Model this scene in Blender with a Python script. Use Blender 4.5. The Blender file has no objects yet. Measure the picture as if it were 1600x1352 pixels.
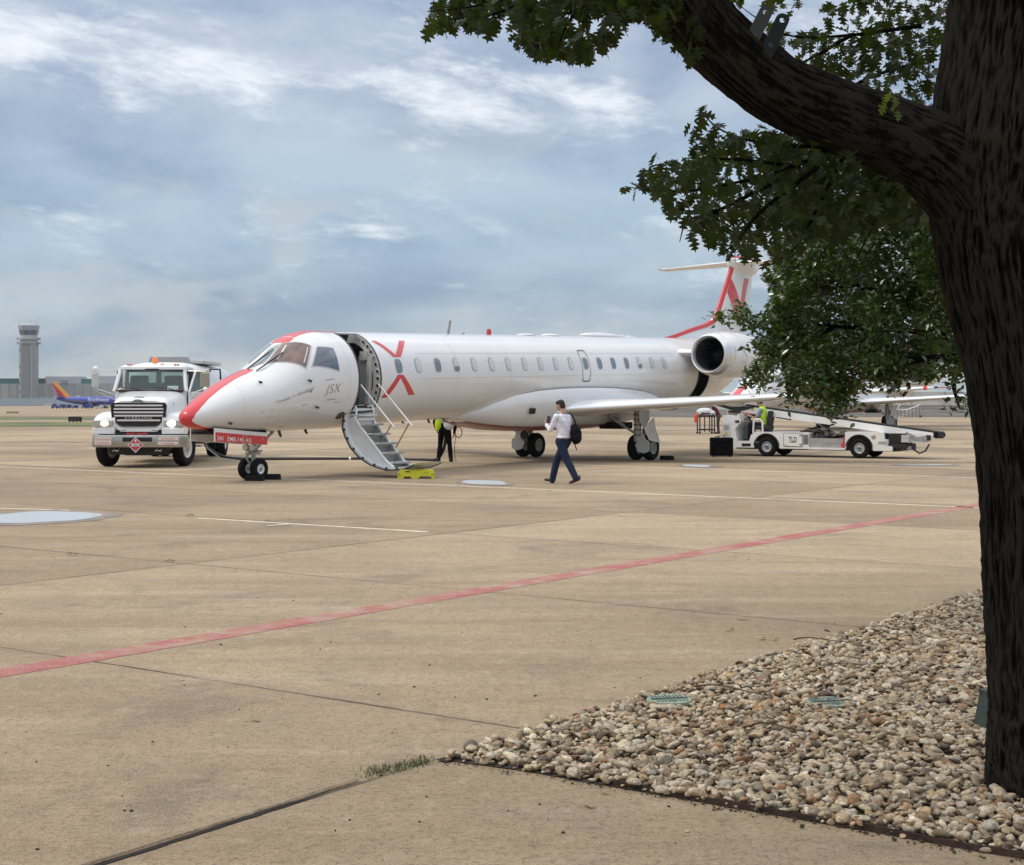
import bpy, bmesh, math, random
import numpy as np
from mathutils import Vector, Matrix, Euler, noise as mnoise
random.seed(7); RNG = np.random.default_rng(7)
R = math.radians
sc = bpy.context.scene
COL = sc.collection
PI = math.pi

# ------------------------------------------------------------------ camera
FPX, YH, CH = 2395.0, 618.6, 1.924          # focal length (px of 1600), horizon row, eye height
cd = bpy.data.cameras.new("camera"); cam = bpy.data.objects.new("camera", cd); COL.objects.link(cam)
cam.location = (0, 0, CH); cam.rotation_euler = (R(90), 0, 0)
cd.sensor_width = 36.0; cd.lens = FPX / 1600 * 36.0
cd.shift_y = -(676.0 - YH) / 1600.0
cd.clip_start = 0.1; cd.clip_end = 9000
sc.camera = cam

# ------------------------------------------------------------------ world, sun, exposure
SUN_EL, SUN_AZ = 52.0, 262.0                 # to the left of the camera
sc.view_settings.view_transform = 'Standard'; sc.view_settings.look = 'None'
sc.view_settings.exposure = 0.22; sc.view_settings.gamma = 1.0
w = bpy.data.worlds.new("World"); sc.world = w; w.use_nodes = True
nt = w.node_tree; nt.nodes.clear()
def N(tree, typ, **kw):
    n = tree.nodes.new(typ)
    for k, v in kw.items():
        if k == 'inp':
            for a, b in v.items(): n.inputs[a].default_value = b
        else: setattr(n, k, v)
    return n
def math_(tree, op, a, b=None, c=None, clamp=False):
    n = tree.nodes.new('ShaderNodeMath'); n.operation = op; n.use_clamp = clamp
    for i, x in enumerate((a, b, c)):
        if x is None: continue
        if isinstance(x, (int, float)): n.inputs[i].default_value = x
        else: tree.links.new(x, n.inputs[i])
    return n.outputs[0]
def mixc(tree, fac, a, b, mode='MIX'):
    n = tree.nodes.new('ShaderNodeMix'); n.data_type = 'RGBA'; n.blend_type = mode
    for sock, x in ((n.inputs[0], fac), (n.inputs[6], a), (n.inputs[7], b)):
        if isinstance(x, (int, float)): sock.default_value = x
        elif isinstance(x, tuple): sock.default_value = (*x[:3], 1)
        else: tree.links.new(x, sock)
    return n.outputs[2]
def smooth(tree, x, lo, hi):
    n = tree.nodes.new('ShaderNodeMapRange'); n.interpolation_type = 'SMOOTHSTEP'
    tree.links.new(x, n.inputs[0]); n.inputs[1].default_value = lo; n.inputs[2].default_value = hi
    return n.outputs[0]
def noise_(tree, vec, scale, detail=6, rough=.55, dist=0.0):
    n = tree.nodes.new('ShaderNodeTexNoise'); tree.links.new(vec, n.inputs['Vector'])
    n.inputs['Scale'].default_value = scale; n.inputs['Detail'].default_value = detail
    n.inputs['Roughness'].default_value = rough; n.inputs['Distortion'].default_value = dist
    return n.outputs[0]
def comb(tree, x, y, z=0.0):
    n = tree.nodes.new('ShaderNodeCombineXYZ')
    for i, v in enumerate((x, y, z)):
        if isinstance(v, (int, float)): n.inputs[i].default_value = v
        else: tree.links.new(v, n.inputs[i])
    return n.outputs[0]

def build_world():
    tc = N(nt, 'ShaderNodeTexCoord'); sep = N(nt, 'ShaderNodeSeparateXYZ'); nt.links.new(tc.outputs['Generated'], sep.inputs[0])
    X, Y, Z = sep.outputs
    el = math_(nt, 'MAXIMUM', Z, 0.0)
    sky = N(nt, 'ShaderNodeTexSky', sky_type='NISHITA', sun_disc=False, sun_elevation=R(SUN_EL), sun_rotation=R(SUN_AZ),
            altitude=150, air_density=1.3, dust_density=2.5, ozone_density=1.6)
    skyc = mixc(nt, 1.0, sky.outputs[0], (SKY_K, SKY_K, SKY_K), 'MULTIPLY')
    # grey-blue cloud deck: paler at the horizon, bluer at mid height, brighter overhead
    low = mixc(nt, smooth(nt, el, -.01, 0.10), (.46, .525, .545), (.30, .415, .55))
    mid = mixc(nt, smooth(nt, el, .11, .22), low, (.38, .455, .58))
    base = mixc(nt, smooth(nt, el, .30, .75), mid, ZENITH)
    n1 = noise_(nt, comb(nt, math_(nt, 'MULTIPLY', X, 5.0), math_(nt, 'MULTIPLY', Z, 12.0), Y), 1.0, 7, .56, .25)
    base = mixc(nt, 1.0, base, mixc(nt, smooth(nt, n1, .34, .66), (.75, .80, .88), (1.36, 1.28, 1.18)), 'MULTIPLY')
    n2 = noise_(nt, comb(nt, math_(nt, 'ADD', math_(nt, 'MULTIPLY', X, 13.0), 5.3), math_(nt, 'MULTIPLY', math_(nt, 'ADD', Z, math_(nt, 'MULTIPLY', X, .10)), 38.0), 1.7), 1.0, 9, .64, .15)
    cl = math_(nt, 'SUBTRACT', Z, math_(nt, 'SUBTRACT', .203, math_(nt, 'MULTIPLY', math_(nt, 'ADD', X, .15), .10)))
    band = math_(nt, 'SUBTRACT', 1.0, smooth(nt, math_(nt, 'ABSOLUTE', cl), .004, .036))
    band = math_(nt, 'MULTIPLY', band, math_(nt, 'SUBTRACT', 1.0, smooth(nt, X, -.02, .20)))
    wis = smooth(nt, math_(nt, 'ADD', n2, math_(nt, 'MULTIPLY', band, .17)), .54, .82)
    col = mixc(nt, math_(nt, 'MULTIPLY', wis, .92), base, (.86, .90, .94))
    n3 = noise_(nt, comb(nt, math_(nt, 'MULTIPLY', X, 8.0), math_(nt, 'MULTIPLY', Z, 20.0), 6.1), 1.0, 8, .56, .1)
    pf = math_(nt, 'MULTIPLY', smooth(nt, n3, .50, .62), math_(nt, 'SUBTRACT', 1.0, smooth(nt, el, .10, .22)))
    col = mixc(nt, math_(nt, 'MULTIPLY', pf, .62), col, (.50, .54, .585))
    n4 = noise_(nt, comb(nt, math_(nt, 'MULTIPLY', X, 11.0), math_(nt, 'MULTIPLY', Z, 34.0), 9.1), 1.0, 6, .5, .1)
    hz = math_(nt, 'MULTIPLY', smooth(nt, n4, .44, .60), math_(nt, 'SUBTRACT', 1.0, smooth(nt, el, .018, .060)))
    col = mixc(nt, math_(nt, 'MULTIPLY', hz, .45), col, (.58, .60, .60))
    col = mixc(nt, .10, col, skyc)
    bg = N(nt, 'ShaderNodeBackground'); bg.inputs[1].default_value = 1.0
    nt.links.new(col, bg.inputs[0])
    out = N(nt, 'ShaderNodeOutputWorld'); nt.links.new(bg.outputs[0], out.inputs[0])
SKY_K = 0.1
ZENITH = (1.12, 1.16, 1.25)
build_world()
sd = bpy.data.lights.new("sun", 'SUN'); sd.energy = 1.5; sd.angle = R(14); sd.color = (1, .91, .78)
sun = bpy.data.objects.new("sun", sd); COL.objects.link(sun)
_a, _e = R(SUN_AZ), R(SUN_EL)
_dir = Vector((math.sin(_a) * math.cos(_e), math.cos(_a) * math.cos(_e), math.sin(_e)))
sun.rotation_euler = _dir.to_track_quat('Z', 'Y').to_euler()

# ------------------------------------------------------------------ materials
MATS = {}
def mat(name, col, rough=.5, metal=0.0, var=0.0, vscale=3.0, bump=0.0, bscale=40.0, coat=0.0, emit=None, estr=0.0, dirt=0.0, spec=.5, alpha=None):
    if name in MATS: return MATS[name]
    m = bpy.data.materials.new(name); m.use_nodes = True; t = m.node_tree
    b = t.nodes['Principled BSDF']
    b.inputs['Roughness'].default_value = rough; b.inputs['Metallic'].default_value = metal
    b.inputs['Coat Weight'].default_value = coat; b.inputs['Specular IOR Level'].default_value = spec
    tc = N(t, 'ShaderNodeTexCoord')
    if var or dirt:
        n = noise_(t, tc.outputs['Object'], vscale, 6, .6)
        k = 1.0 - var
        c = mixc(t, smooth(t, n, .35, .65), tuple(x * k for x in col), tuple(min(1, x * (1 + var * .6)) for x in col))
        if dirt:
            n2 = noise_(t, tc.outputs['Object'], vscale * 2.3, 8, .7)
            c = mixc(t, math_(t, 'MULTIPLY', smooth(t, n2, .52, .75), dirt), c, (.16, .13, .10))
        t.links.new(c, b.inputs['Base Color'])
        rr = N(t, 'ShaderNodeMapRange'); t.links.new(n, rr.inputs[0]); rr.inputs[3].default_value = max(0, rough - .06); rr.inputs[4].default_value = min(1, rough + .1)
        t.links.new(rr.outputs[0], b.inputs['Roughness'])
    else:
        b.inputs['Base Color'].default_value = (*col, 1)
    if bump:
        bn = N(t, 'ShaderNodeBump'); bn.inputs['Strength'].default_value = bump; bn.inputs['Distance'].default_value = .02
        t.links.new(noise_(t, tc.outputs['Object'], bscale, 6, .6), bn.inputs['Height']); t.links.new(bn.outputs[0], b.inputs['Normal'])
    if emit: b.inputs['Emission Color'].default_value = (*emit, 1); b.inputs['Emission Strength'].default_value = estr
    MATS[name] = m; return m

# ------------------------------------------------------------------ mesh helpers
def link(name, me, parent=None, loc=None):
    o = bpy.data.objects.new(name, me); COL.objects.link(o)
    if parent: o.parent = parent
    if loc is not None: o.location = loc
    return o
def tag(o, label=None, cat=None, group=None, kind=None):
    if label: o['label'] = label
    if cat: o['category'] = cat
    if group: o['group'] = group
    if kind: o['kind'] = kind
    return o
def empty(name, loc, rz=0, label=None, cat=None, group=None, kind=None):
    o = bpy.data.objects.new(name, None); COL.objects.link(o); o.empty_display_size = .3
    o.location = loc; o.rotation_euler = (0, 0, rz); return tag(o, label, cat, group, kind)
def frame_from(d, up=(0, 0, 1)):
    d = Vector(d).normalized(); u = Vector(up)
    if abs(d.dot(u)) > .98: u = Vector((1, 0, 0))
    x = u.cross(d).normalized(); y = d.cross(x).normalized(); return x, y, d
class MB:
    def __init__(s): s.v = []; s.f = []; s.m = []
    def add(s, vs, fs, mi=0):
        b = len(s.v); s.v += [tuple(x) for x in vs]; s.f += [tuple(i + b for i in f) for f in fs]; s.m += [mi] * len(fs); return s
    def box(s, c, d, rot=None, mi=0, bev=0.0):
        hx, hy, hz = d[0] / 2, d[1] / 2, d[2] / 2
        M = Euler(rot).to_matrix() if rot else Matrix.Identity(3); c = Vector(c)
        if bev:
            bm = bmesh.new(); bmesh.ops.create_cube(bm, size=1)
            for v in bm.verts: v.co = Vector((v.co.x * d[0], v.co.y * d[1], v.co.z * d[2]))
            bmesh.ops.bevel(bm, geom=bm.edges[:], offset=bev, segments=2, affect='EDGES', profile=.5)
            bm.verts.index_update()
            s.add([c + M @ v.co for v in bm.verts], [[v.index for v in f.verts] for f in bm.faces], mi); bm.free(); return s
        vs = [c + M @ Vector((x * hx, y * hy, z * hz)) for x in (-1, 1) for y in (-1, 1) for z in (-1, 1)]
        return s.add(vs, [(0, 1, 3, 2), (4, 6, 7, 5), (0, 4, 5, 1), (2, 3, 7, 6), (0, 2, 6, 4), (1, 5, 7, 3)], mi)
    def tube(s, pts, rad, n=12, mi=0, caps=True, ell=1.0, up=(0, 0, 1), closed=False):
        pts = [Vector(p) for p in pts]; L = len(pts)
        if isinstance(rad, (int, float)): rad = [rad] * L
        vs = []; fs = []; prev = None
        for i, p in enumerate(pts):
            if closed: d = pts[(i + 1) % L] - pts[i - 1]
            else: d = pts[min(i + 1, L - 1)] - pts[max(i - 1, 0)]
            if d.length < 1e-9: d = Vector((0, 0, 1))
            d.normalize()
            if prev is None: x, y, _ = frame_from(d, up)
            else:
                x = prev - d * prev.dot(d)
                if x.length < 1e-6: x, y, _ = frame_from(d, up)
                x.normalize(); y = d.cross(x)
            prev = x
            for k in range(n):
                a = 2 * PI * k / n; vs.append(p + (x * math.cos(a) + y * math.sin(a) * ell) * rad[i])
        for i in range(L if closed else L - 1):
            j = (i + 1) % L
            for k in range(n):
                k2 = (k + 1) % n; fs.append((i * n + k, i * n + k2, j * n + k2, j * n + k))
        if caps and not closed: fs += [tuple(range(n))[::-1], tuple((L - 1) * n + k for k in range(n))]
        return s.add(vs, fs, mi)
    def cyl(s, a, b, r, r2=None, n=20, mi=0): return s.tube([a, b], [r, r if r2 is None else r2], n, mi)
    def lathe(s, prof, origin=(0, 0, 0), axis=(0, 0, 1), n=32, mi=0, ref=(0, 0, 1)):
        x, y, d = frame_from(axis, ref if abs(Vector(axis).normalized().dot(Vector(ref))) < .98 else (1, 0, 0)); o = Vector(origin); vs = []; fs = []
        for h, r in prof:
            for k in range(n):
                a = 2 * PI * k / n; vs.append(o + d * h + (x * math.cos(a) + y * math.sin(a)) * max(r, 1e-4))
        for i in range(len(prof) - 1):
            for k in range(n):
                k2 = (k + 1) % n; fs.append((i * n + k, i * n + k2, (i + 1) * n + k2, (i + 1) * n + k))
        return s.add(vs, fs, mi)
    def prism(s, poly, fn, h0, h1, mi=0):
        n = len(poly); vs = [fn(x, y, h0) for x, y in poly] + [fn(x, y, h1) for x, y in poly]
        return s.add(vs, [tuple(range(n))[::-1], tuple(range(n, 2 * n))] + [(i, (i + 1) % n, n + (i + 1) % n, n + i) for i in range(n)], mi)
    def grid(s, fn, us, vs_, mi=0, skip=None):
        nu, nv = len(us), len(vs_); vs = [fn(u, v) for u in us for v in vs_]
        fs = [(i * nv + j, (i + 1) * nv + j, (i + 1) * nv + j + 1, i * nv + j + 1) for i in range(nu - 1) for j in range(nv - 1) if not (skip and skip(i, j))]
        return s.add(vs, fs, mi)
    def sphere(s, c, r, nu=14, nv=10, mi=0, sc_=(1, 1, 1)):
        c = Vector(c); vs = [c + Vector((0, 0, r * sc_[2]))]; fs = []
        for i in range(1, nv):
            th = PI * i / nv
            for k in range(nu):
                a = 2 * PI * k / nu; vs.append(c + Vector((r * sc_[0] * math.sin(th) * math.cos(a), r * sc_[1] * math.sin(th) * math.sin(a), r * sc_[2] * math.cos(th))))
        vs.append(c - Vector((0, 0, r * sc_[2]))); L = len(vs) - 1
        for k in range(nu):
            k2 = (k + 1) % nu; fs.append((0, 1 + k, 1 + k2)); fs.append((L, 1 + (nv - 2) * nu + k2, 1 + (nv - 2) * nu + k))
            for i in range(nv - 2): fs.append((1 + i * nu + k, 1 + (i + 1) * nu + k, 1 + (i + 1) * nu + k2, 1 + i * nu + k2))
        return s.add(vs, fs, mi)
    def build(s, name, mats, parent=None, smooth=False, fix=True, loc=None, weld=0.0, angle=40):
        me = bpy.data.meshes.new(name); me.from_pydata(s.v, [], s.f)
        for m in (mats if isinstance(mats, (list, tuple)) else [mats]): me.materials.append(m)
        me.polygons.foreach_set('material_index', s.m)
        if fix or weld:
            bm = bmesh.new(); bm.from_mesh(me)
            if weld: bmesh.ops.remove_doubles(bm, verts=bm.verts, dist=weld)
            if fix: bmesh.ops.recalc_face_normals(bm, faces=bm.faces)
            bm.to_mesh(me); bm.free()
        if smooth:
            me.polygons.foreach_set('use_smooth', [True] * len(me.polygons))
            try: me.set_sharp_from_angle(angle=R(angle))
            except Exception: pass
        me.update(); return link(name, me, parent, loc)
def fast_mesh(name, V, F, mats, parent=None, smooth=False, loc=None):
    me = bpy.data.meshes.new(name); V = np.asarray(V, np.float32).reshape(-1, 3); F = np.asarray(F, np.int32); n = F.shape[1]
    me.vertices.add(len(V)); me.vertices.foreach_set('co', V.ravel())
    me.loops.add(F.size); me.loops.foreach_set('vertex_index', F.ravel())
    me.polygons.add(len(F)); me.polygons.foreach_set('loop_start', np.arange(0, F.size, n, dtype=np.int32)); me.polygons.foreach_set('loop_total', np.full(len(F), n, np.int32))
    if smooth: me.polygons.foreach_set('use_smooth', np.ones(len(F), bool))
    for m in (mats if isinstance(mats, (list, tuple)) else [mats]): me.materials.append(m)
    me.update(calc_edges=True); me.validate(); return link(name, me, parent, loc)
def text(name, s, size, m, parent, fn, align='LEFT', off=0.0, shear=0.0, spacing=1.0, sub=0):
    c = bpy.data.curves.new('txt', 'FONT'); c.body = s; c.size = size; c.align_x = align; c.offset = off; c.shear = shear; c.space_character = spacing
    c.resolution_u = 3
    o = bpy.data.objects.new('txt', c); COL.objects.link(o); bpy.context.view_layer.update()
    ev = o.evaluated_get(bpy.context.evaluated_depsgraph_get()); tm = ev.to_mesh()
    vs = [v.co.copy() for v in tm.vertices]; fs = [tuple(p.vertices) for p in tm.polygons]; ev.to_mesh_clear()
    bpy.data.objects.remove(o); bpy.data.curves.remove(c)
    me = bpy.data.meshes.new(name); me.from_pydata([v for v in vs], [], fs)
    if sub:
        bm = bmesh.new(); bm.from_mesh(me); bmesh.ops.subdivide_edges(bm, edges=bm.edges[:], cuts=sub, use_grid_fill=False); bmesh.ops.triangulate(bm, faces=bm.faces[:]); bm.to_mesh(me); bm.free()
    for v in me.vertices: v.co = fn(v.co.x, v.co.y)
    me.materials.append(m); me.update(); return link(name, me, parent)
def at(u, v, Y): return Vector(((u - 800) / FPX * Y, Y, CH - (v - YH) / FPX * Y))
def gp(u, v, z=0.0):
    Y = FPX * (CH - z) / (v - YH); return Vector(((u - 800) / FPX * Y, Y, z))
def copy_tree(o, parent=None, skip=()):
    c = o.copy(); COL.objects.link(c)
    if parent: c.parent = parent
    for ch in list(o.children):
        if ch.name.split('.')[0] in skip: continue
        copy_tree(ch, c, skip)
    return c
def fuse(name, build_fn, m, parent=None, voxel=.012, it=3):
    """several overlapping limbs grown together into one continuous skin"""
    mb = MB(); build_fn(mb); o = mb.build(name, m, None)
    r = o.modifiers.new('r', 'REMESH'); r.mode = 'VOXEL'; r.voxel_size = voxel
    s = o.modifiers.new('s', 'SMOOTH'); s.iterations = it; s.factor = .5
    bpy.context.view_layer.update(); ev = o.evaluated_get(bpy.context.evaluated_depsgraph_get())
    me = bpy.data.meshes.new_from_object(ev); o.modifiers.clear(); old = o.data; o.data = me; bpy.data.meshes.remove(old); me.name = name
    me.polygons.foreach_set('use_smooth', [True] * len(me.polygons))
    if parent: o.parent = parent
    return o

# shared paints
WHITE = mat('white_paint', (.80, .80, .79), .28, 0, .05, .8, coat=.5)
JETW = mat('jet_white', (.76, .765, .76), .20, 0, .03, .5, coat=.8, dirt=.045)
RED = mat('red_paint', (.62, .045, .055), .35, coat=.3)
BLACK = mat('black_plastic', (.012, .012, .013), .5)
VOID = mat('dark_cavity', (.008, .008, .009), .9)  # near-black colour stands in for the shade inside openings
RUBBER = mat('tyre_rubber', (.009, .009, .009), .85, 0, .3, 8, spec=.25)
STEEL = mat('brushed_steel', (.55, .55, .54), .3, .9, .1, 6)
CHROME = mat('chrome', (.75, .75, .76), .12, 1.0)
GREY = mat('grey_paint', (.30, .30, .29), .45, 0, .12, 4, dirt=.2)
LGREY = mat('light_grey_paint', (.52, .52, .50), .4, 0, .08, 4, dirt=.12)
DGREY = mat('dark_grey_metal', (.06, .06, .06), .5, .3, .2, 6)
GLASSD = mat('dark_glass', (.03, .04, .05), .06, 0, coat=1.0)
INK = mat('dark_lettering', (.06, .06, .065), .5)
# ================================================================== SETTING
def gz(y):
    T = [(-1e4, 0), (150, 0), (700, -3.8), (760, -3.8), (820, -3.5), (1300, .1), (1e5, .1)]
    for (a, za), (b, zb) in zip(T, T[1:]):
        if y <= b: return za + (zb - za) * (y - a) / (b - a) if b > a else za
    return .1
YB = [-60, 0, 10, 20, 40, 80, 150, 250, 400, 550, 700, 760, 820, 900, 1000, 1150, 1300, 2500, 7000]
A1 = R(54.07); CA, SA = math.cos(A1), math.sin(A1)      # slab directions
def concrete():
    m = bpy.data.materials.new('apron_concrete'); m.use_nodes = True; t = m.node_tree; b = t.nodes['Principled BSDF']
    tc = N(t, 'ShaderNodeTexCoord'); P_ = tc.outputs['Object']; sp = N(t, 'ShaderNodeSeparateXYZ'); t.links.new(P_, sp.inputs[0]); x, y, z = sp.outputs
    big = noise_(t, P_, .16, 5, .6, .4); med = noise_(t, P_, 1.1, 6, .65); fine = noise_(t, P_, 26, 4, .7); grit = noise_(t, P_, 95, 3, .8)
    c = mixc(t, smooth(t, big, .32, .68), (.305, .234, .147), (.432, .336, .214))
    c = mixc(t, math_(t, 'MULTIPLY', smooth(t, med, .45, .75), .5), c, (.30, .245, .185))
    # long rain and tyre streaks running across the slabs
    str_ = noise_(t, comb(t, math_(t, 'MULTIPLY', x, .22), math_(t, 'MULTIPLY', y, 1.5), 0), 1.0, 5, .6)
    c = mixc(t, math_(t, 'MULTIPLY', smooth(t, str_, .50, .70), .50), c, (.52, .42, .30))
    c = mixc(t, math_(t, 'MULTIPLY', math_(t, 'SUBTRACT', 1.0, smooth(t, str_, .34, .47)), .42), c, (.225, .165, .105))
    stain = noise_(t, P_, .42, 7, .7, .8)
    c = mixc(t, math_(t, 'MULTIPLY', smooth(t, stain, .51, .68), .75), c, (.205, .163, .122))
    c = mixc(t, math_(t, 'MULTIPLY', smooth(t, fine, .47, .66), .62), c, (.165, .122, .080))
    c = mixc(t, math_(t, 'MULTIPLY', smooth(t, grit, .54, .66), .85), c, (.66, .55, .40))
    grit2 = noise_(t, P_, 60, 3, .8)
    c = mixc(t, math_(t, 'MULTIPLY', smooth(t, grit2, .56, .66), .65), c, (.12, .085, .055))
    blot = noise_(t, P_, 7.0, 5, .7)
    c = mixc(t, math_(t, 'MULTIPLY', smooth(t, blot, .50, .70), .42), c, (.20, .15, .105))
    c = mixc(t, math_(t, 'MULTIPLY', math_(t, 'SUBTRACT', 1.0, smooth(t, blot, .34, .46)), .30), c, (.52, .43, .32))
    pit = N(t, 'ShaderNodeTexVoronoi', feature='F1'); t.links.new(P_, pit.inputs['Vector']); pit.inputs['Scale'].default_value = 48
    c = mixc(t, math_(t, 'MULTIPLY', math_(t, 'SUBTRACT', 1.0, smooth(t, pit.outputs[0], .10, .26)), .55), c, (.13, .10, .075))
    # slabs poured at different times differ in tone
    sa_ = math_(t, 'FLOOR', math_(t, 'DIVIDE', math_(t, 'SUBTRACT', math_(t, 'ADD', math_(t, 'MULTIPLY', x, CA), math_(t, 'MULTIPLY', y, SA)), 7.21), 4.82)); sb_ = math_(t, 'FLOOR', math_(t, 'DIVIDE', math_(t, 'ADD', math_(t, 'SUBTRACT', math_(t, 'MULTIPLY', x, SA), math_(t, 'MULTIPLY', y, CA)), 5.03), 8.25))
    wn_ = N(t, 'ShaderNodeTexWhiteNoise', noise_dimensions='2D'); t.links.new(comb(t, sa_, sb_, 0), wn_.inputs[0])
    c = mixc(t, 1.0, c, mixc(t, wn_.outputs[0], (.80, .78, .77), (1.13, 1.13, 1.12)), 'MULTIPLY')
    # saw-cut joints between slabs
    wob = math_(t, 'MULTIPLY', math_(t, 'SUBTRACT', noise_(t, P_, 4.0, 6, .75), .5), .05)
    a = math_(t, 'ADD', math_(t, 'ADD', math_(t, 'MULTIPLY', x, CA), math_(t, 'MULTIPLY', y, SA)), wob)
    q = math_(t, 'ADD', math_(t, 'SUBTRACT', math_(t, 'MULTIPLY', x, SA), math_(t, 'MULTIPLY', y, CA)), wob)
    def joint(v, off, per):
        f = math_(t, 'FRACT', math_(t, 'DIVIDE', math_(t, 'SUBTRACT', v, off - per * 1000), per))
        return math_(t, 'MULTIPLY', math_(t, 'SUBTRACT', .5, math_(t, 'ABSOLUTE', math_(t, 'SUBTRACT', f, .5))), per)
    ja = joint(a, 7.21, 4.82); jb = joint(q, -5.075, 8.25); jm = math_(t, 'MINIMUM', ja, jb)
    wn = math_(t, 'ADD', .010, math_(t, 'MULTIPLY', noise_(t, P_, .7, 3, .6), .012))
    line = math_(t, 'SUBTRACT', 1.0, smooth(t, math_(t, 'DIVIDE', jm, wn), .6, 1.2))
    soft = math_(t, 'SUBTRACT', 1.0, smooth(t, jm, .0, .16))
    patchy = smooth(t, noise_(t, P_, .35, 4, .6), .38, .60)
    c = mixc(t, math_(t, 'MULTIPLY', soft, .22), c, (.24, .19, .14))
    c = mixc(t, math_(t, 'MULTIPLY', line, math_(t, 'ADD', .25, math_(t, 'MULTIPLY', patchy, .65))), c, (.045, .035, .028))
    t.links.new(c, b.inputs['Base Color']); b.inputs['Roughness'].default_value = .88; b.inputs['Specular IOR Level'].default_value = .25
    bn = N(t, 'ShaderNodeBump'); bn.inputs['Strength'].default_value = .5; bn.inputs['Distance'].default_value = .012
    h = math_(t, 'SUBTRACT', math_(t, 'ADD', fine, math_(t, 'MULTIPLY', grit, .5)), math_(t, 'MULTIPLY', line, 3.0))
    t.links.new(h, bn.inputs['Height']); t.links.new(bn.outputs[0], b.inputs['Normal'])
    return m
CONC = concrete()
def sheet(name, xs, ys, dz, m, kind='structure'):
    mb = MB(); mb.grid(lambda x, y: (x, y, gz(y) + dz), xs, ys); return tag(mb.build(name, m, fix=False), kind=kind)
sheet('ground', [-3000, -400, -60, 60, 400, 3000], YB, 0, CONC)
ASPH = mat('far_asphalt', (.085, .105, .12), .7, 0, .15, .01)
sheet('taxiway', [-1500, 1500], [820, 900, 1000, 1150, 1290], .10, ASPH)
GRASS = mat('dry_lawn', (.13, .145, .05), .9, 0, .35, .25)
def lawn(name, x0, x1, y0, y1, lab):
    mb = MB(); n = 60; top = []; bot = []
    for i in range(n + 1):
        x = x0 + (x1 - x0) * i / n; bot.append((x, y0 + random.uniform(-.5, .5), .012)); top.append((x, y1 + random.uniform(-.7, .7), .012))
    mb.add(bot + top, [(i, i + 1, n + 2 + i, n + 1 + i) for i in range(n)])
    return tag(mb.build(name, GRASS, fix=False), kind='stuff', label=lab)
lawn('grass_strip', -110, -20, 122, 137, 'far strip of green grass beside the taxiway, left of the fuel truck')
lawn('grass_strip', -110, -17, 95, 110, 'near strip of green grass behind the fuel truck')
sheet('road', [-160, -24], [139.2, 142.5], .01, mat('edge_asphalt', (.12, .11, .10), .8, 0, .2, .4))

# painted lines: long thin strips with worn paint
def worn_paint(name, col, wear):
    m = bpy.data.materials.new(name); m.use_nodes = True; t = m.node_tree; b = t.nodes['Principled BSDF']
    P_ = N(t, 'ShaderNodeTexCoord').outputs['Object']
    n1 = noise_(t, P_, 60, 6, .75); n2 = noise_(t, P_, 3.0, 5, .6); n3 = noise_(t, P_, .5, 3, .6)
    k = math_(t, 'ADD', math_(t, 'ADD', math_(t, 'MULTIPLY', n1, .45), math_(t, 'MULTIPLY', n2, .35)), math_(t, 'MULTIPLY', n3, .20))
    fade = noise_(t, P_, 1.3, 6, .7); c0 = mixc(t, math_(t, 'MULTIPLY', smooth(t, fade, .42, .66), .55), col, (.36, .24, .18)) if col[0] < .5 else mixc(t, 0.0, col, col)
    c = mixc(t, smooth(t, k, wear, wear + .14), c0, (.40, .31, .22))
    t.links.new(c, b.inputs['Base Color']); b.inputs['Roughness'].default_value = .8; return m
WPAINT = worn_paint('white_line_paint', (.70, .62, .48), .47)
RPAINT = worn_paint('red_line_paint', (.36, .095, .085), .465)
def strip(name, p, q, wdt, m, dz=.0025, n=40, wob=.006):
    p = Vector(p); q = Vector(q); d = (q - p); d.z = 0; nn = Vector((-d.y, d.x, 0)).normalized(); mb = MB(); vs = []
    for i in range(n + 1):
        c = p.lerp(q, i / n)
        vs += [c + nn * (wdt / 2 + random.uniform(-wob, wob)) + Vector((0, 0, dz)), c - nn * (wdt / 2 + random.uniform(-wob, wob)) + Vector((0, 0, dz))]
    mb.add(vs, [(2 * i, 2 * i + 1, 2 * i + 3, 2 * i + 2) for i in range(n)])
    return tag(mb.build(name, m, fix=False), kind='structure')
strip('red_line', (-7.6, 5.0, 0), (9.6, 28.95, 0), .31, RPAINT, n=160)
strip('white_line', (-19.0, 45.1, 0), (9.5, 25.3, 0), .13, WPAINT, n=120)
strip('white_line', (-13.5, 54.3, 0), (13.2, 34.0, 0), .13, WPAINT, n=120)
strip('white_line', (-4.95, 24.1, 0), (-1.2, 21.65, 0), .12, WPAINT)
strip('white_line', gp(418, 822.5), gp(450, 820), .10, WPAINT, .008, 6)
strip('white_line', (-24.0, 66.0, 0), (22, 33.5, 0), .14, WPAINT, n=90)
strip('white_line', (-32, 78, 0), (30, 62, 0), .14, WPAINT, n=60)
for a, b in (((-10, 23.9), (40, 24.0)), ((-60, 57), (-10, 61.5)), ((-50, 69), (40, 73)), ((0, 91), (60, 84)), ((-18, 83), (20, 97)), ((4, 58), (50, 49))):
    if a[1] > 30: strip('white_line', (*a, 0), (*b, 0), .15, WPAINT, n=40)
strip('white_line', gp(0, 794.5), gp(110, 797.5), .12, WPAINT)
# dark tyre sweeps far out on the apron
TYRE = mat('tyre_mark', (.16, .12, .085), .85, 0, .3, .6)
for a, b, wd in (((-3, 100), (60, 97), 1.4), ((8, 86), (60, 81), .9), ((-40, 63.5), (-8, 64), .5)):
    strip('tyre_mark', (*a, 0), (*b, 0), wd, TYRE, .003, 60, .2)

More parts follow.
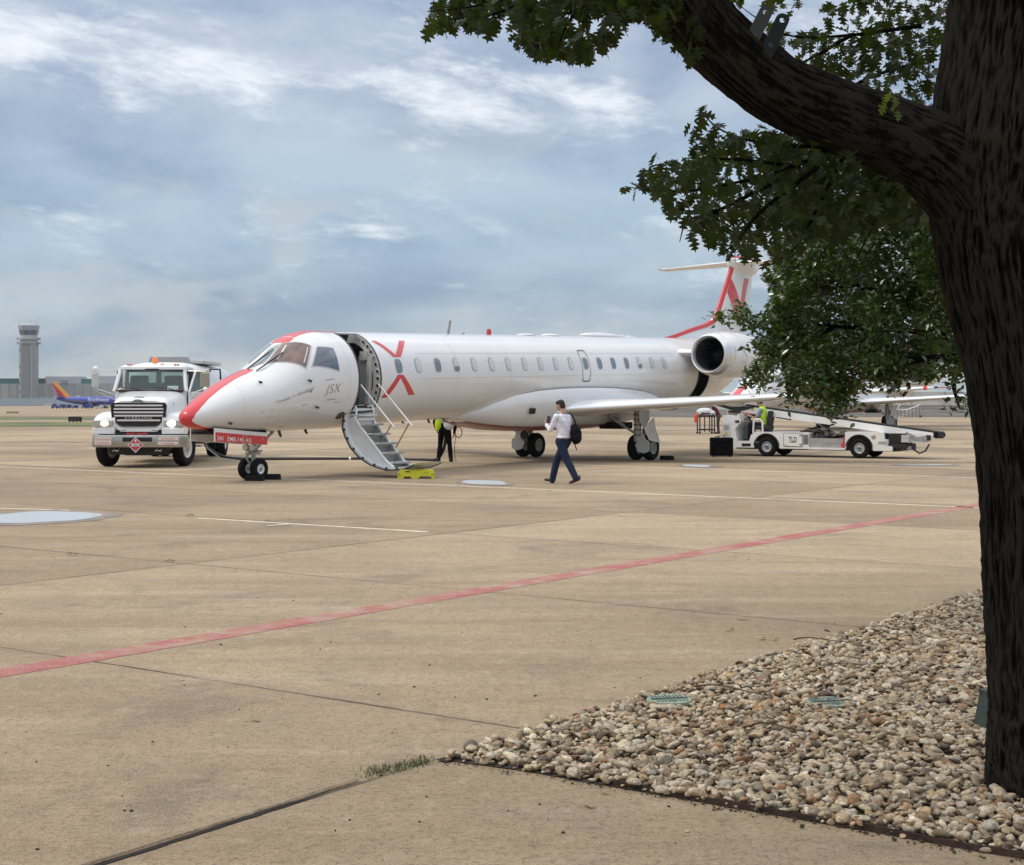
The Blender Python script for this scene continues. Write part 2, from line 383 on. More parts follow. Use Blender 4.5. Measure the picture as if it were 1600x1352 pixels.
# wide open joint of the foreground slab
def foreground_joint():
    a, b = gp(128, 1362), gp(566, 1222); c = gp(690, 1190); pts = []
    mb = MB(); vs = []; n = 120; d = (b - a).normalized(); nn = Vector((-d.y, d.x, 0))
    ext = a - d * 2.5
    for i in range(n + 1):
        p = ext.lerp(b, i / n) ; o = mnoise.noise(Vector((i * .13, 0, 4))) * .012; w1 = .010 + .008 * mnoise.noise(Vector((i * .37, 7, 0))); w2 = .012 + .010 * mnoise.noise(Vector((i * .41, 3, 9)))
        if i > n * .82: w1 *= max(.2, (n - i) / (n * .18)); w2 *= max(.2, (n - i) / (n * .18))
        vs += [p + nn * (o + w1) + Vector((0, 0, .005)), p + nn * (o - w2) + Vector((0, 0, .005))]
    mb.add(vs, [(2 * i, 2 * i + 1, 2 * i + 3, 2 * i + 2) for i in range(n)])
    tag(mb.build('joint_gap', mat('joint_dirt', (.022, .018, .014), .95, 0, .4, 20), fix=False), kind='structure')
    # the slab edge on the far side stands a little proud
    mb = MB(); vs = []
    for i in range(n + 1):
        p = ext.lerp(b, i / n); o = mnoise.noise(Vector((i * .13, 0, 4))) * .012 + .024
        vs += [p + nn * (o + .05) + Vector((0, 0, .004)), p + nn * (o + .012) + Vector((0, 0, .014)), p + nn * (o - .004) + Vector((0, 0, .004))]
    mb.add(vs, [(3 * i + k, 3 * i + k + 1, 3 * i + k + 4, 3 * i + k + 3) for i in range(n) for k in (0, 1)])
    tag(mb.build('slab_edge', CONC, fix=False), kind='structure')
foreground_joint()

# puddles: a shallow sheet of water inside a wet rim
def water_mat():
    m = bpy.data.materials.new('puddle_water'); m.use_nodes = True; t = m.node_tree; b = t.nodes['Principled BSDF']
    b.inputs['Base Color'].default_value = (.55, .55, .53, 1); b.inputs['Roughness'].default_value = .12; b.inputs['Specular IOR Level'].default_value = 1.0; b.inputs['IOR'].default_value = 2.2
    return m
WATER = water_mat(); WET = mat('wet_concrete', (.25, .19, .14), .45, 0, .2, 2.0)
def puddle(c, rx, ry, seed, ang=0.0):
    def ring(k, z):
        out = []
        for i in range(72):
            a = 2 * PI * i / 72; r = k * (1 + .16 * mnoise.noise(Vector((math.cos(a) * 1.3 + seed, math.sin(a) * 1.3, 0))) + (k - 1) * .5 * mnoise.noise(Vector((math.cos(a) * 4, math.sin(a) * 4, seed))))
            x, y = rx * r * math.cos(a), ry * r * math.sin(a); out.append((c.x + x * math.cos(ang) - y * math.sin(ang), c.y + x * math.sin(ang) + y * math.cos(ang), z))
        return out
    mb = MB(); mb.add(ring(1.28, .0055), [tuple(range(72))]); tag(mb.build('wet_patch', WET, fix=False), kind='structure')
    mb = MB(); mb.add(ring(1.0, .0095), [tuple(range(72))]); tag(mb.build('puddle', WATER, fix=False), kind='structure')
puddle(gp(62, 808.5), .90, 1.15, 1.0)
puddle(gp(757, 754.5), .46, .95, 5.0, .3)
puddle(gp(1092, 728.5), .42, .8, 9.0, .2)
puddle(gp(1440, 727), .85, .42, 13.0, .1)

# small litter: twigs, dead leaves, pebbles on the slabs
CRUMB = mat('dark_debris', (.05, .038, .028), .9); PALE = mat('pale_debris', (.50, .43, .33), .8)
def debris():
    mb = MB()
    for _ in range(190):
        u, v = random.uniform(-50, 1350), random.uniform(780, 1345) ** 1.0
        if u > 650 and v > 1000 + (1345 - u) * .2 and v < 1240: continue
        p = gp(u, v); r = random.uniform(.002, .0075)
        mb.sphere((p.x, p.y, r * .6), r, 6, 4, random.choice((0, 0, 0, 1)), (random.uniform(.6, 1.8), random.uniform(.6, 1.8), .7))
    tag(mb.build('grit', [CRUMB, PALE], smooth=True), 'dark crumbs and pale chips of grit scattered over the concrete', kind='stuff')
debris()
def dead_leaf(u, v, s, lab, m=None, rz=None):
    p = gp(u, v); o = MB(); rz = random.uniform(0, 6) if rz is None else rz
    prof = [(-.5, 0), (-.3, .16), (-.1, .1), (.05, .26), (.2, .12), (.35, .18), (.5, 0)]; vs = []; fs = []
    for i, (x, y) in enumerate(prof): vs += [(x * s, y * s, .006 + abs(y) * s * .6), (x * s, 0, .004 + .15 * s * math.cos(x * 3)), (x * s, -y * s, .006 + abs(y) * s * .9)]
    for i in range(len(prof) - 1):
        for k in (0, 1): fs.append((3 * i + k, 3 * i + k + 1, 3 * i + k + 4, 3 * i + k + 3))
    o.add(vs, fs); e = o.build('fallen_leaf', m or mat('dead_leaf', (.33, .24, .15), .7), smooth=True); e.location = (p.x, p.y, 0.002); e.rotation_euler = (0, 0, rz)
    tag(e, lab, 'leaf', 'fallen leaves on the concrete')
for a in ((919, 1262, .085, 'curled brown leaf on the slab in front of the gravel edging'), (398, 1127, .10, 'pale crumpled leaf on the concrete below the red line'),
          (943, 1241, .06, 'pale scrap of leaf beside the start of the metal edging'), (1160, 969, .12, 'thin brown twig-like leaf on the concrete above the gravel corner'),
          (1190, 1000, .09, 'small dark leaf close to the gravel border'), (1210, 1001, .07, 'tiny brown leaf touching the gravel border'),
          (860, 1121, .10, 'flat brown leaf lying near the end of the slab joint'), (1140, 986, .09, 'small brown leaf between joint and gravel')): dead_leaf(*a)
dead_leaf(296, 807, .16, 'dark clump of litter at the start of the short white line', CRUMB, .3)
dead_leaf(112, 868, .14, 'dark twig litter lying left of the slab joint', CRUMB, 0)
dead_leaf(265, 878.5, .12, 'dark weed clump at the crossing of two slab joints', CRUMB, 0)
dead_leaf(418, 815, .10, 'dark twig touching the short white line', CRUMB, 0)

# ------------------------------------------------------------------ far terminal, tower, sign boards
FACADE = mat('terminal_concrete', (.37, .36, .35), .8, 0, .12, .05); FACADE2 = mat('terminal_panel', (.47, .49, .50), .7, 0, .06, .05); TEAL = mat('teal_glazing', (.045, .16, .15), .15)
def terminal():
    e = empty('terminal_building', (-360, 1300, .1), 0, 'long low grey terminal building with strips of teal glass on the horizon', 'building')
    mb = MB(); mb.box((0, 20, 6), (420, 40, 12.2))
    for k in range(60): mb.box((-207 + k * 7, -.25, 6), (.5, .5, 12), mi=1)
    mb.build('wall', [FACADE, mat('terminal_rib', (.33, .325, .32), .8)], e)
    for x, wd in ((-123, 172), (-.75, 10.5), (120, 30)):
        mb = MB(); mb.box((x, 9, 14.2), (wd, 14, 4)); mb.build('window', TEAL, e)
    for x, wd, h in ((-21, 30, 6), (44, 79, 6.3)):
        mb = MB(); mb.box((x, 10, 12.2 + h / 2), (wd, 18, h)); mb.build('upper_storey', FACADE2, e)
    mb = MB(); mb.box((-20, .0, 14), (5, 2, 3.2)); mb.build('plant_room', FACADE, e)
    mb = MB(); mb.box((-123, 9, 16.5), (174, 17, .6)); mb.build('roof', FACADE2, e)
terminal()
def tower():
    e = empty('control_tower', (-405.0, 1285, .1), 0, 'tall grey concrete control tower with glazed cab and roof antennas', 'tower')
    C1 = mat('tower_concrete', (.31, .305, .285), .8, 0, .08, .05); C2 = mat('tower_concrete_ribbed', (.25, .24, .225), .85)
    mb = MB(); mb.prism([(-6.9, -4), (-4.5, -6.9), (4.5, -6.9), (6.9, -4), (6.9, 4), (4.5, 6.9), (-4.5, 6.9), (-6.9, 4)], lambda x, y, h: (x, y, h), 0, 46); mb.build('shaft', C1, e)
    mb = MB(); mb.box((-.3, -7.0, 23), (6.6, .5, 45.6)); mb.build('shaft_panel', C2, e)
    mb = MB(); mb.box((-4.3, -7.1, 23), (1.0, .4, 44)); mb.box((4.4, -7.1, 23), (1.0, .4, 44)); mb.build('rib', mat('tower_light_rib', (.38, .37, .35), .8), e)
    for z in (3, 10, 17, 24, 38):
        mb = MB(); mb.box((-5.2, -7.2, z + 2), (.7, .5, 2.4)); mb.build('window', GLASSD, e)
    oct_ = lambda r: [(r * math.cos(R(22.5 + 45 * k)), r * math.sin(R(22.5 + 45 * k))) for k in range(8)]
    def loft(name, secs, m):
        mb = MB(); vs = []; 
        for z, r in secs: vs += [(x, y, z) for x, y in oct_(r)]
        n = len(secs); fs = [(i * 8 + k, i * 8 + (k + 1) % 8, (i + 1) * 8 + (k + 1) % 8, (i + 1) * 8 + k) for i in range(n - 1) for k in range(8)] + [tuple(range(8))[::-1], tuple((n - 1) * 8 + k for k in range(8))]
        mb.add(vs, fs); mb.build(name, m, e)
    loft('collar', [(44.5, 7.4), (45.4, 8.9), (46.6, 8.9), (46.8, 7.3)], C1)
    loft('gallery', [(46.6, 7.2), (48.6, 7.2), (48.8, 8.8), (50.0, 8.8), (50.1, 7.4), (51.4, 7.4), (51.6, 6.8), (52.6, 6.8)], mat('tower_pale', (.42, .42, .41), .7))
    loft('cab_glass', [(52.6, 6.7), (56.6, 7.8)], mat('tower_glass', (.10, .12, .13), .1))
    for k in range(8):
        a = R(22.5 + 45 * k); mb = MB(); mb.cyl((6.75 * math.cos(a), 6.75 * math.sin(a), 52.6), (7.9 * math.cos(a), 7.9 * math.sin(a), 56.6), .28, n=6); mb.build('mullion', C1, e)
    loft('roof', [(56.6, 7.9), (58.2, 8.4), (60.6, 8.9), (61.0, 8.2), (62.2, 4.8), (62.5, 1)], mat('tower_roof', (.36, .37, .37), .6))
    for sx in (-1, 1):
        for z in (45.6, 49.2): mb = MB(); mb.box((sx * 9.1, 0, z + .5), (.25, 5, 1.4)); mb.box((sx * 8.4, 0, z - .1), (1.6, 5, .3)); mb.build('balcony', C2, e)
    for x, y, h in ((-8, 0, 5), (-4, 0, 3.4), (0, 1, 7), (2.2, 0, 3.6), (5.8, 0, 4.6), (7.6, 0, 5)):
        mb = MB(); mb.cyl((x, y, 60.5), (x, y, 61.5 + h), .16, .08, n=6); mb.build('antenna', GREY, e)
tower()
# low white ledge and trailer beside the tower foot
def far_block(name, u0, u1, v0, v1, Y, m, lab, cat, dep=4, vis=None):
    z = gz(Y); a = at(u0, v1, Y); b = at(u1, v0, Y); e = empty(name, ((a.x + b.x) / 2, Y, a.z), 0, lab, cat)
    wd, h = b.x - a.x, b.z - a.z; mb = MB(); mb.box((0, dep / 2, h / 2), (wd, dep, h)); mb.box((0, dep / 2, h + .06 * h), (wd * 1.03, dep * 1.03, .12 * h)); mb.build('wall', m, e)
    for k in range(4): mb = MB(); mb.box((-wd * .38 + k * wd * .25, -.05, h * .5), (wd * .1, .12, h * .3)); mb.build('door', DGREY, e)
    return e
far_block('low_building', 48, 81, 620.5, 622.4, 1240, FACADE2, 'thin pale low building at the foot of the control tower', 'building', 8)
far_block('white_shed', 69, 81, 631.2, 634.6, 640, mat('shed_white', (.6, .6, .58), .6), 'small white shed left of the blue ground vehicles', 'shed', 3)
def signboard(u0, u1, vb, vt, lab, m):
    b = gp((u0 + u1) / 2, vb); wd = (u1 - u0) / FPX * b.y; h = (vb - vt) / FPX * b.y
    e = empty('taxiway_sign', (b.x, b.y, 0), 0, lab, 'sign'); 
    mb = MB(); mb.box((0, 0, h * .58), (wd, .22, h * .78), bev=.02); 
    for k in range(4): mb.box((-wd * .36 + k * wd * .24, 0, h * .99), (wd * .14, .16, h * .1))
    mb.build('board', m, e)
    for sx in (-1, -.33, .33, 1): mb = MB(); mb.box((sx * wd * .42, 0, h * .1), (.06, .1, h * .2)); mb.build('leg', DGREY, e)
signboard(107, 127.5, 660.2, 651.2, 'black-backed taxiway sign on legs in the grass left of the fuel truck', mat('sign_back', (.018, .018, .017), .7))
signboard(10, 29, 646.4, 643.2, 'low tan sign far out beside the taxiway at the left edge', mat('tan_board', (.28, .25, .17), .8))

# ------------------------------------------------------------------ background wall, fence, stair at right
def blockwall():
    m = bpy.data.materials.new('block_wall'); m.use_nodes = True; t = m.node_tree; b = t.nodes['Principled BSDF']; P_ = N(t, 'ShaderNodeTexCoord').outputs['Object']
    sp = N(t, 'ShaderNodeSeparateXYZ'); t.links.new(P_, sp.inputs[0])
    v = comb(t, math_(t, 'MULTIPLY', sp.outputs[0], .3), math_(t, 'MULTIPLY', sp.outputs[2], 6), 0)
    c = mixc(t, smooth(t, noise_(t, v, 1, 5, .6), .35, .65), (.30, .29, .275), (.42, .41, .39)); t.links.new(c, b.inputs['Base Color']); b.inputs['Roughness'].default_value = .9
    e = empty('retaining_wall', (8, 138, 0), 0, 'long low grey retaining wall across the far side of the apron', 'wall')
    mb = MB(); mb.box((41, .25, .53), (82, .5, 1.06)); mb.build('wall', m, e)
    mb = MB(); mb.box((41, .22, 1.10), (82, .62, .09)); mb.build('coping', mat('coping', (.50, .46, .40), .85), e)
    for x in range(4, 82, 5): mb = MB(); mb.box((x, -.012, .53), (.05, .02, 1.0)); mb.build('wall_joint', GREY, e)
blockwall()
def fence():
    e = empty('panel_fence', (8, 150, 0), 0, 'pale grey panelled fence standing above the retaining wall', 'fence')
    m = mat('fence_panel', (.50, .50, .49), .7, 0, .08, .4)
    for k in range(24):
        mb = MB(); mb.box((3 + k * 3.3, 0, 1.62), (3.2, .08, 1.36)); mb.build('panel', m, e)
    for k in range(25): mb = MB(); mb.box((1.35 + k * 3.3, -.06, 1.2), (.08, .1, 2.3)); mb.build('post', GREY, e)
    mb = MB(); mb.box((41, .0, .5), (82, .4, 1.0)); mb.build('base', LGREY, e)
fence()
def stair():
    a = at(1401, 652, 136); e = empty('steel_stair', (a.x, 136, 0), 0, 'small stair with slanted white handrail against the retaining wall', 'stair')
    k = 136 / FPX; W_ = mat('rail_white', (.75, .74, .70), .4); L = 37 * k
    mb = MB(); mb.tube([(.3, 0, 1.13), (0, 0, .72), (.9, 0, .68), (L, 0, 1.12)], .045, 8); mb.build('handrail', W_, e)
    for i in range(7): mb = MB(); x = .05 + i * (L - .1) / 6; zt = .68 + max(0, (x - .9)) / (L - .9) * .44; mb.cyl((x, 0, 0), (x, 0, zt), .022, n=6); mb.build('baluster', DGREY, e)
    for i in range(5): mb = MB(); mb.box((.5 + i * .36, .35, .09 + i * .19), (.34, .8, .05)); mb.build('tread', LGREY, e)
    mb = MB(); mb.box((L, -.02, .09), (.16, .16, .18)); mb.build('foot_block', BLACK, e)
stair()
# a tan equipment stack standing on the wall
def pallet():
    a = at(1388, 633.3, 137.9); e = empty('stacked_pallet', (a.x, 138.2, 1.148), 0, 'tan stacked pallets on top of the retaining wall', 'pallet')
    for k in range(3): mb = MB(); mb.box((0, 0, .05 + k * .12), (1.3, .5, .06)); mb.build('deck', mat('pallet_wood', (.34, .28, .15), .8), e)
    mb = MB()
    for sx in (-.5, 0, .5):
        for k in range(3): mb.box((sx, 0, .02 + k * .12), (.1, .45, .06))
    mb.build('block', mat('pallet_block', (.2, .16, .09), .9), e)
pallet()
# ================================================================== PASSENGER JET
TOP=[(0,1.43),(.03,1.53),(.1,1.60),(.32,1.74),(.73,1.98),(1.14,2.19),(1.55,2.37),(1.93,2.50),(2.4,2.74),(2.96,3.13),(3.4,3.36),(4.02,3.48),(5,3.492),(7.4,3.545),(20.5,3.84),(23,3.89),(25,3.88),(26.6,3.8),(27.6,3.65),(28.2,3.4)]
BOT=[(0,1.45),(.03,1.35),(.15,1.25),(.4,1.19),(.73,1.16),(1.5,1.11),(2.6,1.09),(3.3,1.10),(4.68,1.125),(6,1.18),(7.4,1.245),(9,1.295),(20.5,1.548),(22,1.60),(23.5,1.70),(25.2,2.02),(26.6,2.62),(27.6,2.95),(28.2,3.25)]
WID=[(0,.005),(.03,.11),(.15,.23),(.4,.37),(.73,.51),(1.14,.65),(1.55,.77),(1.93,.86),(2.4,.95),(2.96,1.03),(3.4,1.08),(4.02,1.12),(5,1.14),(20.5,1.14),(22,1.12),(23.5,1.0),(25.2,.78),(26.6,.46),(27.6,.26),(28.2,.08)]
def pchip(T,x):
    T=np.array(T,float);X=T[:,0];Y=T[:,1];h=np.diff(X);d=np.diff(Y)/h
    m=np.zeros(len(X));
    for i in range(1,len(X)-1):
        if d[i-1]*d[i]>0:
            w1=2*h[i]+h[i-1];w2=h[i]+2*h[i-1];m[i]=(w1+w2)/(w1/d[i-1]+w2/d[i])
    m[0]=d[0];m[-1]=d[-1]
    x=np.clip(np.asarray(x,float),X[0],X[-1]);i=np.clip(np.searchsorted(X,x)-1,0,len(X)-2);t=(x-X[i])/h[i]
    return (1+2*t)*(1-t)**2*Y[i]+t*(1-t)**2*h[i]*m[i]+t*t*(3-2*t)*Y[i+1]+t*t*(t-1)*h[i]*m[i+1]
def FP(s,ph,off=0.):
    s=np.asarray(s,float);ph=np.asarray(ph,float)
    a=pchip(TOP,s);b=pchip(BOT,s);w=pchip(WID,s)+off
    return np.stack([s+0*ph,w*np.sin(ph),(a+b)/2+((a-b)/2+off)*np.cos(ph)],-1)  # s,t(port),z

def J(s, t, z): return Vector((s, -t, z))
def fs_(s, deg, off=0.0):
    p = FP(s, R(deg), off); return Vector((float(p[0]), -float(p[1]), float(p[2])))
def patch(mb, corners, nu, nv, off, mi=0):
    """four corners (s, deg) -> a curved skin patch following the fuselage"""
    (a, b, c, d) = corners
    def f(u, v):
        s = (a[0] * (1 - u) + b[0] * u) * (1 - v) + (d[0] * (1 - u) + c[0] * u) * v
        g = (a[1] * (1 - u) + b[1] * u) * (1 - v) + (d[1] * (1 - u) + c[1] * u) * v
        return fs_(s, g, off)
    mb.grid(f, [i / nu for i in range(nu + 1)], [i / nv for i in range(nv + 1)], mi)
def rr_disc(mb, sc_, dc, hs, hd, off, power=4, n=32, inner=0.0, mi=0, rings=3):
    """rounded-rectangle disc (or ring when inner>0) laid on the fuselage skin"""
    vs = []; ks = [inner + (1 - inner) * i / rings for i in range(rings + 1)]
    for k in ks:
        for i in range(n):
            a = 2 * PI * i / n; c, s = math.cos(a), math.sin(a)
            x = abs(c) ** (2 / power) * (1 if c > 0 else -1); y = abs(s) ** (2 / power) * (1 if s > 0 else -1)
            vs.append(fs_(sc_ + hs * x * k, dc + hd * y * k, off))
    fs = [(i * n + j, i * n + (j + 1) % n, (i + 1) * n + (j + 1) % n, (i + 1) * n + j) for i in range(rings) for j in range(n)]
    mb.add(vs, fs, mi)
def naca(x, t=.12):
    x = max(0, min(1, x)); return 5 * t * (.2969 * math.sqrt(x) - .1260 * x - .3516 * x * x + .2843 * x ** 3 - .1030 * x ** 4)
def foil_loft(mb, secs, mi=0, n=20):
    """secs: (fn(xc, side)->Vector). closes the tip"""
    xs = [.5 * (1 - math.cos(PI * i / n)) for i in range(n + 1)]
    ring = [(x, 1) for x in xs[::-1]] + [(x, -1) for x in xs[1:-1]]
    L = len(ring); vs = []; fs = []
    for fn in secs: vs += [fn(x, sd) for x, sd in ring]
    for i in range(len(secs) - 1):
        for k in range(L): k2 = (k + 1) % L; fs.append((i * L + k, i * L + k2, (i + 1) * L + k2, (i + 1) * L + k))
    fs += [tuple(range(L)), tuple((len(secs) - 1) * L + k for k in range(L))[::-1]]
    mb.add(vs, fs, mi)
JETG = mat('jet_belly_seam', (.30, .30, .29), .5)
FRAMEG = mat('window_frame_grey', (.44, .45, .46), .4)
SHADE = mat('window_blind', (.62, .63, .64), .25, coat=.8)
SHADE2 = mat('window_half_dark', (.17, .20, .22), .12, coat=1)
JRED = mat('livery_red', (.62, .032, .038), .3, coat=.5)
TITAN = mat('gear_metal', (.42, .42, .38), .4, .3, .2, 10)
GEARP = mat('gear_door_paint', (.55, .56, .55), .35, 0, .06, 3)
BROWNG = mat('cockpit_sunshade', (.15, .085, .06), .12, 0, .35, 3.0, coat=1)
BLUEG = mat('cockpit_side_glass', (.10, .13, .17), .08, 0, .3, 2, coat=1)
CABIN = mat('cabin_lining', (.52, .52, .50), .5, 0, .1, 4)

def wheel(name, parent, c, r, wd, rim_r, axis=(0, 1, 0), rim_m=None, ny=0.6, lugs=0, groove=True, hub_m=None, dish=.35, out=-1, flat=False):
    """tyre with a rounded shoulder and grooves; rim dish, hub and bolts are its children"""
    ax = Vector(axis).normalized(); c = Vector(c); h = wd / 2
    prof = [(-h * .72, rim_r), (-h * .95, rim_r + (r - rim_r) * .25), (-h, rim_r + (r - rim_r) * .55), (-h * .9, r - (r - rim_r) * .16), (-h * .62, r - .008)]
    if groove:
        for g in (-.4, 0, .4): prof += [(h * (g - .06), r), (h * (g - .04), r - .012), (h * (g + .04), r - .012), (h * (g + .06), r)]
    prof += [(h * .62, r - .008), (h * .9, r - (r - rim_r) * .16), (h, rim_r + (r - rim_r) * .55), (h * .95, rim_r + (r - rim_r) * .25), (h * .72, rim_r), (-h * .72, rim_r)]
    mb = MB(); mb.lathe(prof, c, ax, 36); ty = mb.build(name, RUBBER, parent, smooth=True, weld=.0005, angle=50)
    sub_parent = parent if flat else ty
    o = out; rm = rim_m or GEARP
    mb = MB(); pr = [(o * h * .74, rim_r * 1.01), (o * h * .80, rim_r * .97), (o * h * .72, rim_r * .86), (o * h * (.72 - dish), rim_r * .78), (o * h * (.70 - dish), rim_r * .50), (o * h * .62, rim_r * .40), (o * h * .70, rim_r * .30), (o * h * .70, .001)]
    mb.lathe(pr, c, ax, 28)
    mb.lathe([(-o * h * .74, rim_r * 1.0), (-o * h * .4, rim_r * .8), (-o * h * .4, .001)], c, ax, 20)
    mb.build('rim', rm, sub_parent, smooth=True, angle=30)
    x, y, _ = frame_from(ax); mb = MB()
    mb.cyl(c + ax * o * h * .6, c + ax * o * h * 1.02, rim_r * .2, n=12)
    for k in range(lugs or 8):
        a = 2 * PI * k / (lugs or 8); q = c + (x * math.cos(a) + y * math.sin(a)) * rim_r * .42; mb.cyl(q + ax * o * h * .55, q + ax * o * h * .78, rim_r * .055, n=6)
    mb.build('hub', hub_m or DGREY, sub_parent)
    return ty

def build_jet():
    X0, Y0, YAW = -7.204, 33.423, .967
    e = empty('passenger_jet', (X0, Y0, 0), YAW)
    # ---- fuselage skin with the open passenger door and baggage door cut out
    st = [0, .004, .015, .03, .06, .1, .15, .22, .32, .45, .6] + [round(.75 + .15 * i, 3) for i in range(26)]
    st = sorted(set([x for x in st if x < 4.55] + [4.60, 4.66, 4.85, 5.03, 5.21, 5.40, 5.5] + [6 + .5 * i for i in range(31)] + [21.5, 22.0, 22.28, 22.56, 22.85, 23.2, 23.6, 24, 24.5, 25, 25.4, 25.8, 26.2, 26.6, 27, 27.4, 27.8, 28.1, 28.2]))
    NP = 72
    def hole(i, j):
        s0, s1 = st[i], st[i + 1]; a = j * 360 / NP
        if 4.66 <= s0 and s1 <= 5.40 and 20 <= a < 130: return True
        return 22.0 <= s0 and s1 <= 22.85 and 65 <= a < 140
    mb = MB(); vs = []
    for s in st:
        for k in range(NP): vs.append(fs_(s, k * 360 / NP))
    fs = [(i * NP + j, i * NP + (j + 1) % NP, (i + 1) * NP + (j + 1) % NP, (i + 1) * NP + j) for i in range(len(st) - 1) for j in range(NP) if not hole(i, j)]
    fs += [tuple((len(st) - 1) * NP + j for j in range(NP))]
    mb.add(vs, fs); mb.add([], [])
    fu = mb.build('fuselage', JETW, e, smooth=True, angle=60)
    def sub(b, name, m, **k): return b.build(name, m, fu, **k)
    # door surround and cabin seen through it
    mb = MB(); dg = list(range(20, 131, 5))
    for s_, o in ((4.66, 1), (5.40, -1)):
        mb.grid(lambda g, d, s_=s_: fs_(s_ - .0 * d, g, -d), dg, [0, .10, .22])
    for g in (20, 130): mb.grid(lambda s, d, g=g: fs_(s, g, -d), [4.66, 4.9, 5.15, 5.40], [0, .10, .22])
    sub(mb, 'door_surround', LGREY)
    mb = MB(); mb.grid(lambda g, d: fs_(4.664, g, -d), dg, [.02, .24]); mb.grid(lambda s, d: fs_(s, 20.4, -d), [4.66, 5.1], [.01, .25]); sub(mb, 'door_jamb_shade', VOID, fix=False)  # black sheets over forward jamb and top, doorway shade as colour
    mb = MB()
    for s_ in (4.60, 5.46): mb.grid(lambda g, d, s_=s_: fs_(s_ + (-.055 if s_ < 5 else .0) * (1 - d) * 0 + (s_ < 5) * .06 * d - (s_ > 5) * .06 * d, g, .006), list(range(18, 133, 5)), [0, 1])
    for g in (18.5, 131.5): mb.grid(lambda s, d, g=g: fs_(s, g + d, .007), [4.62, 4.8, 5.0, 5.2, 5.44], [-1.2, 1.2])
    sub(mb, 'door_seal', mat('door_seal_rubber', (.05, .05, .05), .6))
    mb = MB()   # latch hooks round the surround
    for g in range(26, 128, 9): q = fs_(5.385, g, -.06); mb.box(q, (.03, .06, .07)); q = fs_(4.675, g, -.06); mb.box(q, (.03, .06, .07))
    sub(mb, 'door_latch', CHROME)
    mb = MB()   # vestibule: floor, bulkheads, ceiling, far wall
    mb.box(J(5.03, .05, 1.66), (.74, 1.5, .05)); sub(mb, 'cabin_floor', mat('cabin_carpet', (.03, .03, .035), .9))
    mb = MB(); mb.box(J(5.40, .62, 2.30), (.04, .30, 1.25)); mb.box(J(5.36, .82, 2.30), (.12, .10, 1.15), rot=(R(4), 0, 0)); mb.box(J(5.36, .66, 2.90), (.12, .18, .22)); sub(mb, 'cabin_bulkhead', CABIN)
    mb = MB(); mb.box(J(5.40, .55, 2.50), (.03, .16, .34)); sub(mb, 'wall_panel', BLACK)
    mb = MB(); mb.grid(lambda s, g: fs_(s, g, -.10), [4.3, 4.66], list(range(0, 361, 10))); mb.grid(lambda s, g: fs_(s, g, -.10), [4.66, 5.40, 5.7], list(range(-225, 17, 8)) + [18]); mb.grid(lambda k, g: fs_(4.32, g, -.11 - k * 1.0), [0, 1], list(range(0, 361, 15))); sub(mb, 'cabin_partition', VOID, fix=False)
    # baggage hold
    mb = MB()
    mb.grid(lambda s, g: fs_(s, g, -.26), [21.95, 22.3, 22.6, 22.9], list(range(60, 146, 5)))
    for s_ in (21.99, 22.86): mb.grid(lambda g, d, s_=s_: fs_(s_, g, -.01 - d), list(range(60, 146, 5)), [0, .25])
    for g_ in (64.5, 140.5): mb.grid(lambda s, d, g_=g_: fs_(s, g_, -.01 - d), [22.0, 22.85], [0, .25])
    sub(mb, 'baggage_hold', VOID, fix=False)
    mb = MB()
    for s_ in (21.98, 22.86): mb.grid(lambda g, d, s_=s_: fs_(s_ + d * .03, g, .006), list(range(63, 143, 5)), [-1, 1])
    sub(mb, 'hold_door_seal', mat('door_seal_rubber', (.05, .05, .05), .6))
    # ---- cabin windows
    darkw = {0: 2, 2: 2, 3: 1, 11: 2, 12: 2, 13: 2, 14: 2, 15: 1}
    for k in range(18):
        s = 6.16 + .7945 * k
        mb = MB(); rr_disc(mb, s, 74.5, .136, 9.6, .004, 3.2); fr = sub(mb, 'window', FRAMEG)
        mb = MB(); rr_disc(mb, s + .012, 74.5, .118, 8.4, .009, 3.2); mb.build('pane', None or (SHADE2 if darkw.get(k) == 2 else SHADE), fu)
        if darkw.get(k, 0) == 1: mb = MB(); rr_disc(mb, s + .01, 79.5, .105, 3.2, .013, 3); mb.build('pane_gap', SHADE2, fu)
        # starboard side too
        mb = MB(); rr_disc(mb, s, -74.5, .136, 9.6, .004, 3.2); sub(mb, 'window', FRAMEG)
    # emergency exit outline
    mb = MB(); 
    for g0, g1, hs in ((53, 101, .2),):
        rr_disc(mb, 14.90, 77, .225, 25, .009, 6, 120, .91, rings=1)
    sub(mb, 'emergency_exit', mat('exit_outline', (.20, .20, .21), .5))
    # cockpit glazing
    def pane(c, name, m, off=.012, b=.0, frame=True):
        if frame:
            cs = sum(x for x, _ in c) / 4; cg = sum(g for _, g in c) / 4
            mb = MB(); patch(mb, [(cs + (x - cs) * 1.10, cg + (g - cg) * 1.10) for x, g in c], 8, 8, off - .007); sub(mb, 'window_frame', mat('glazing_frame', (.55, .55, .55), .35))
        mb = MB(); patch(mb, c, 8, 8, off); return sub(mb, name, m, smooth=True)
    pane([(2.34, 17), (2.97, 63), (3.38, 40), (2.98, 9)], 'windshield', BROWNG)
    pane([(3.16, 66), (3.93, 79), (3.97, 51), (3.53, 45)], 'side_window', BLUEG)
    CLEAR = mat('windshield_glass', (.22, .29, .30), .06, 0, .2, 3, coat=1)
    pane([(2.03, -3), (2.32, 13), (2.95, 6), (2.80, -3)], 'windshield', CLEAR)
    pane([(2.34, -17), (2.97, -55), (3.30, -38), (2.98, -9)], 'windshield', CLEAR)
    pane([(3.16, -66), (3.93, -79), (3.97, -51), (3.53, -45)], 'side_window', BLUEG)
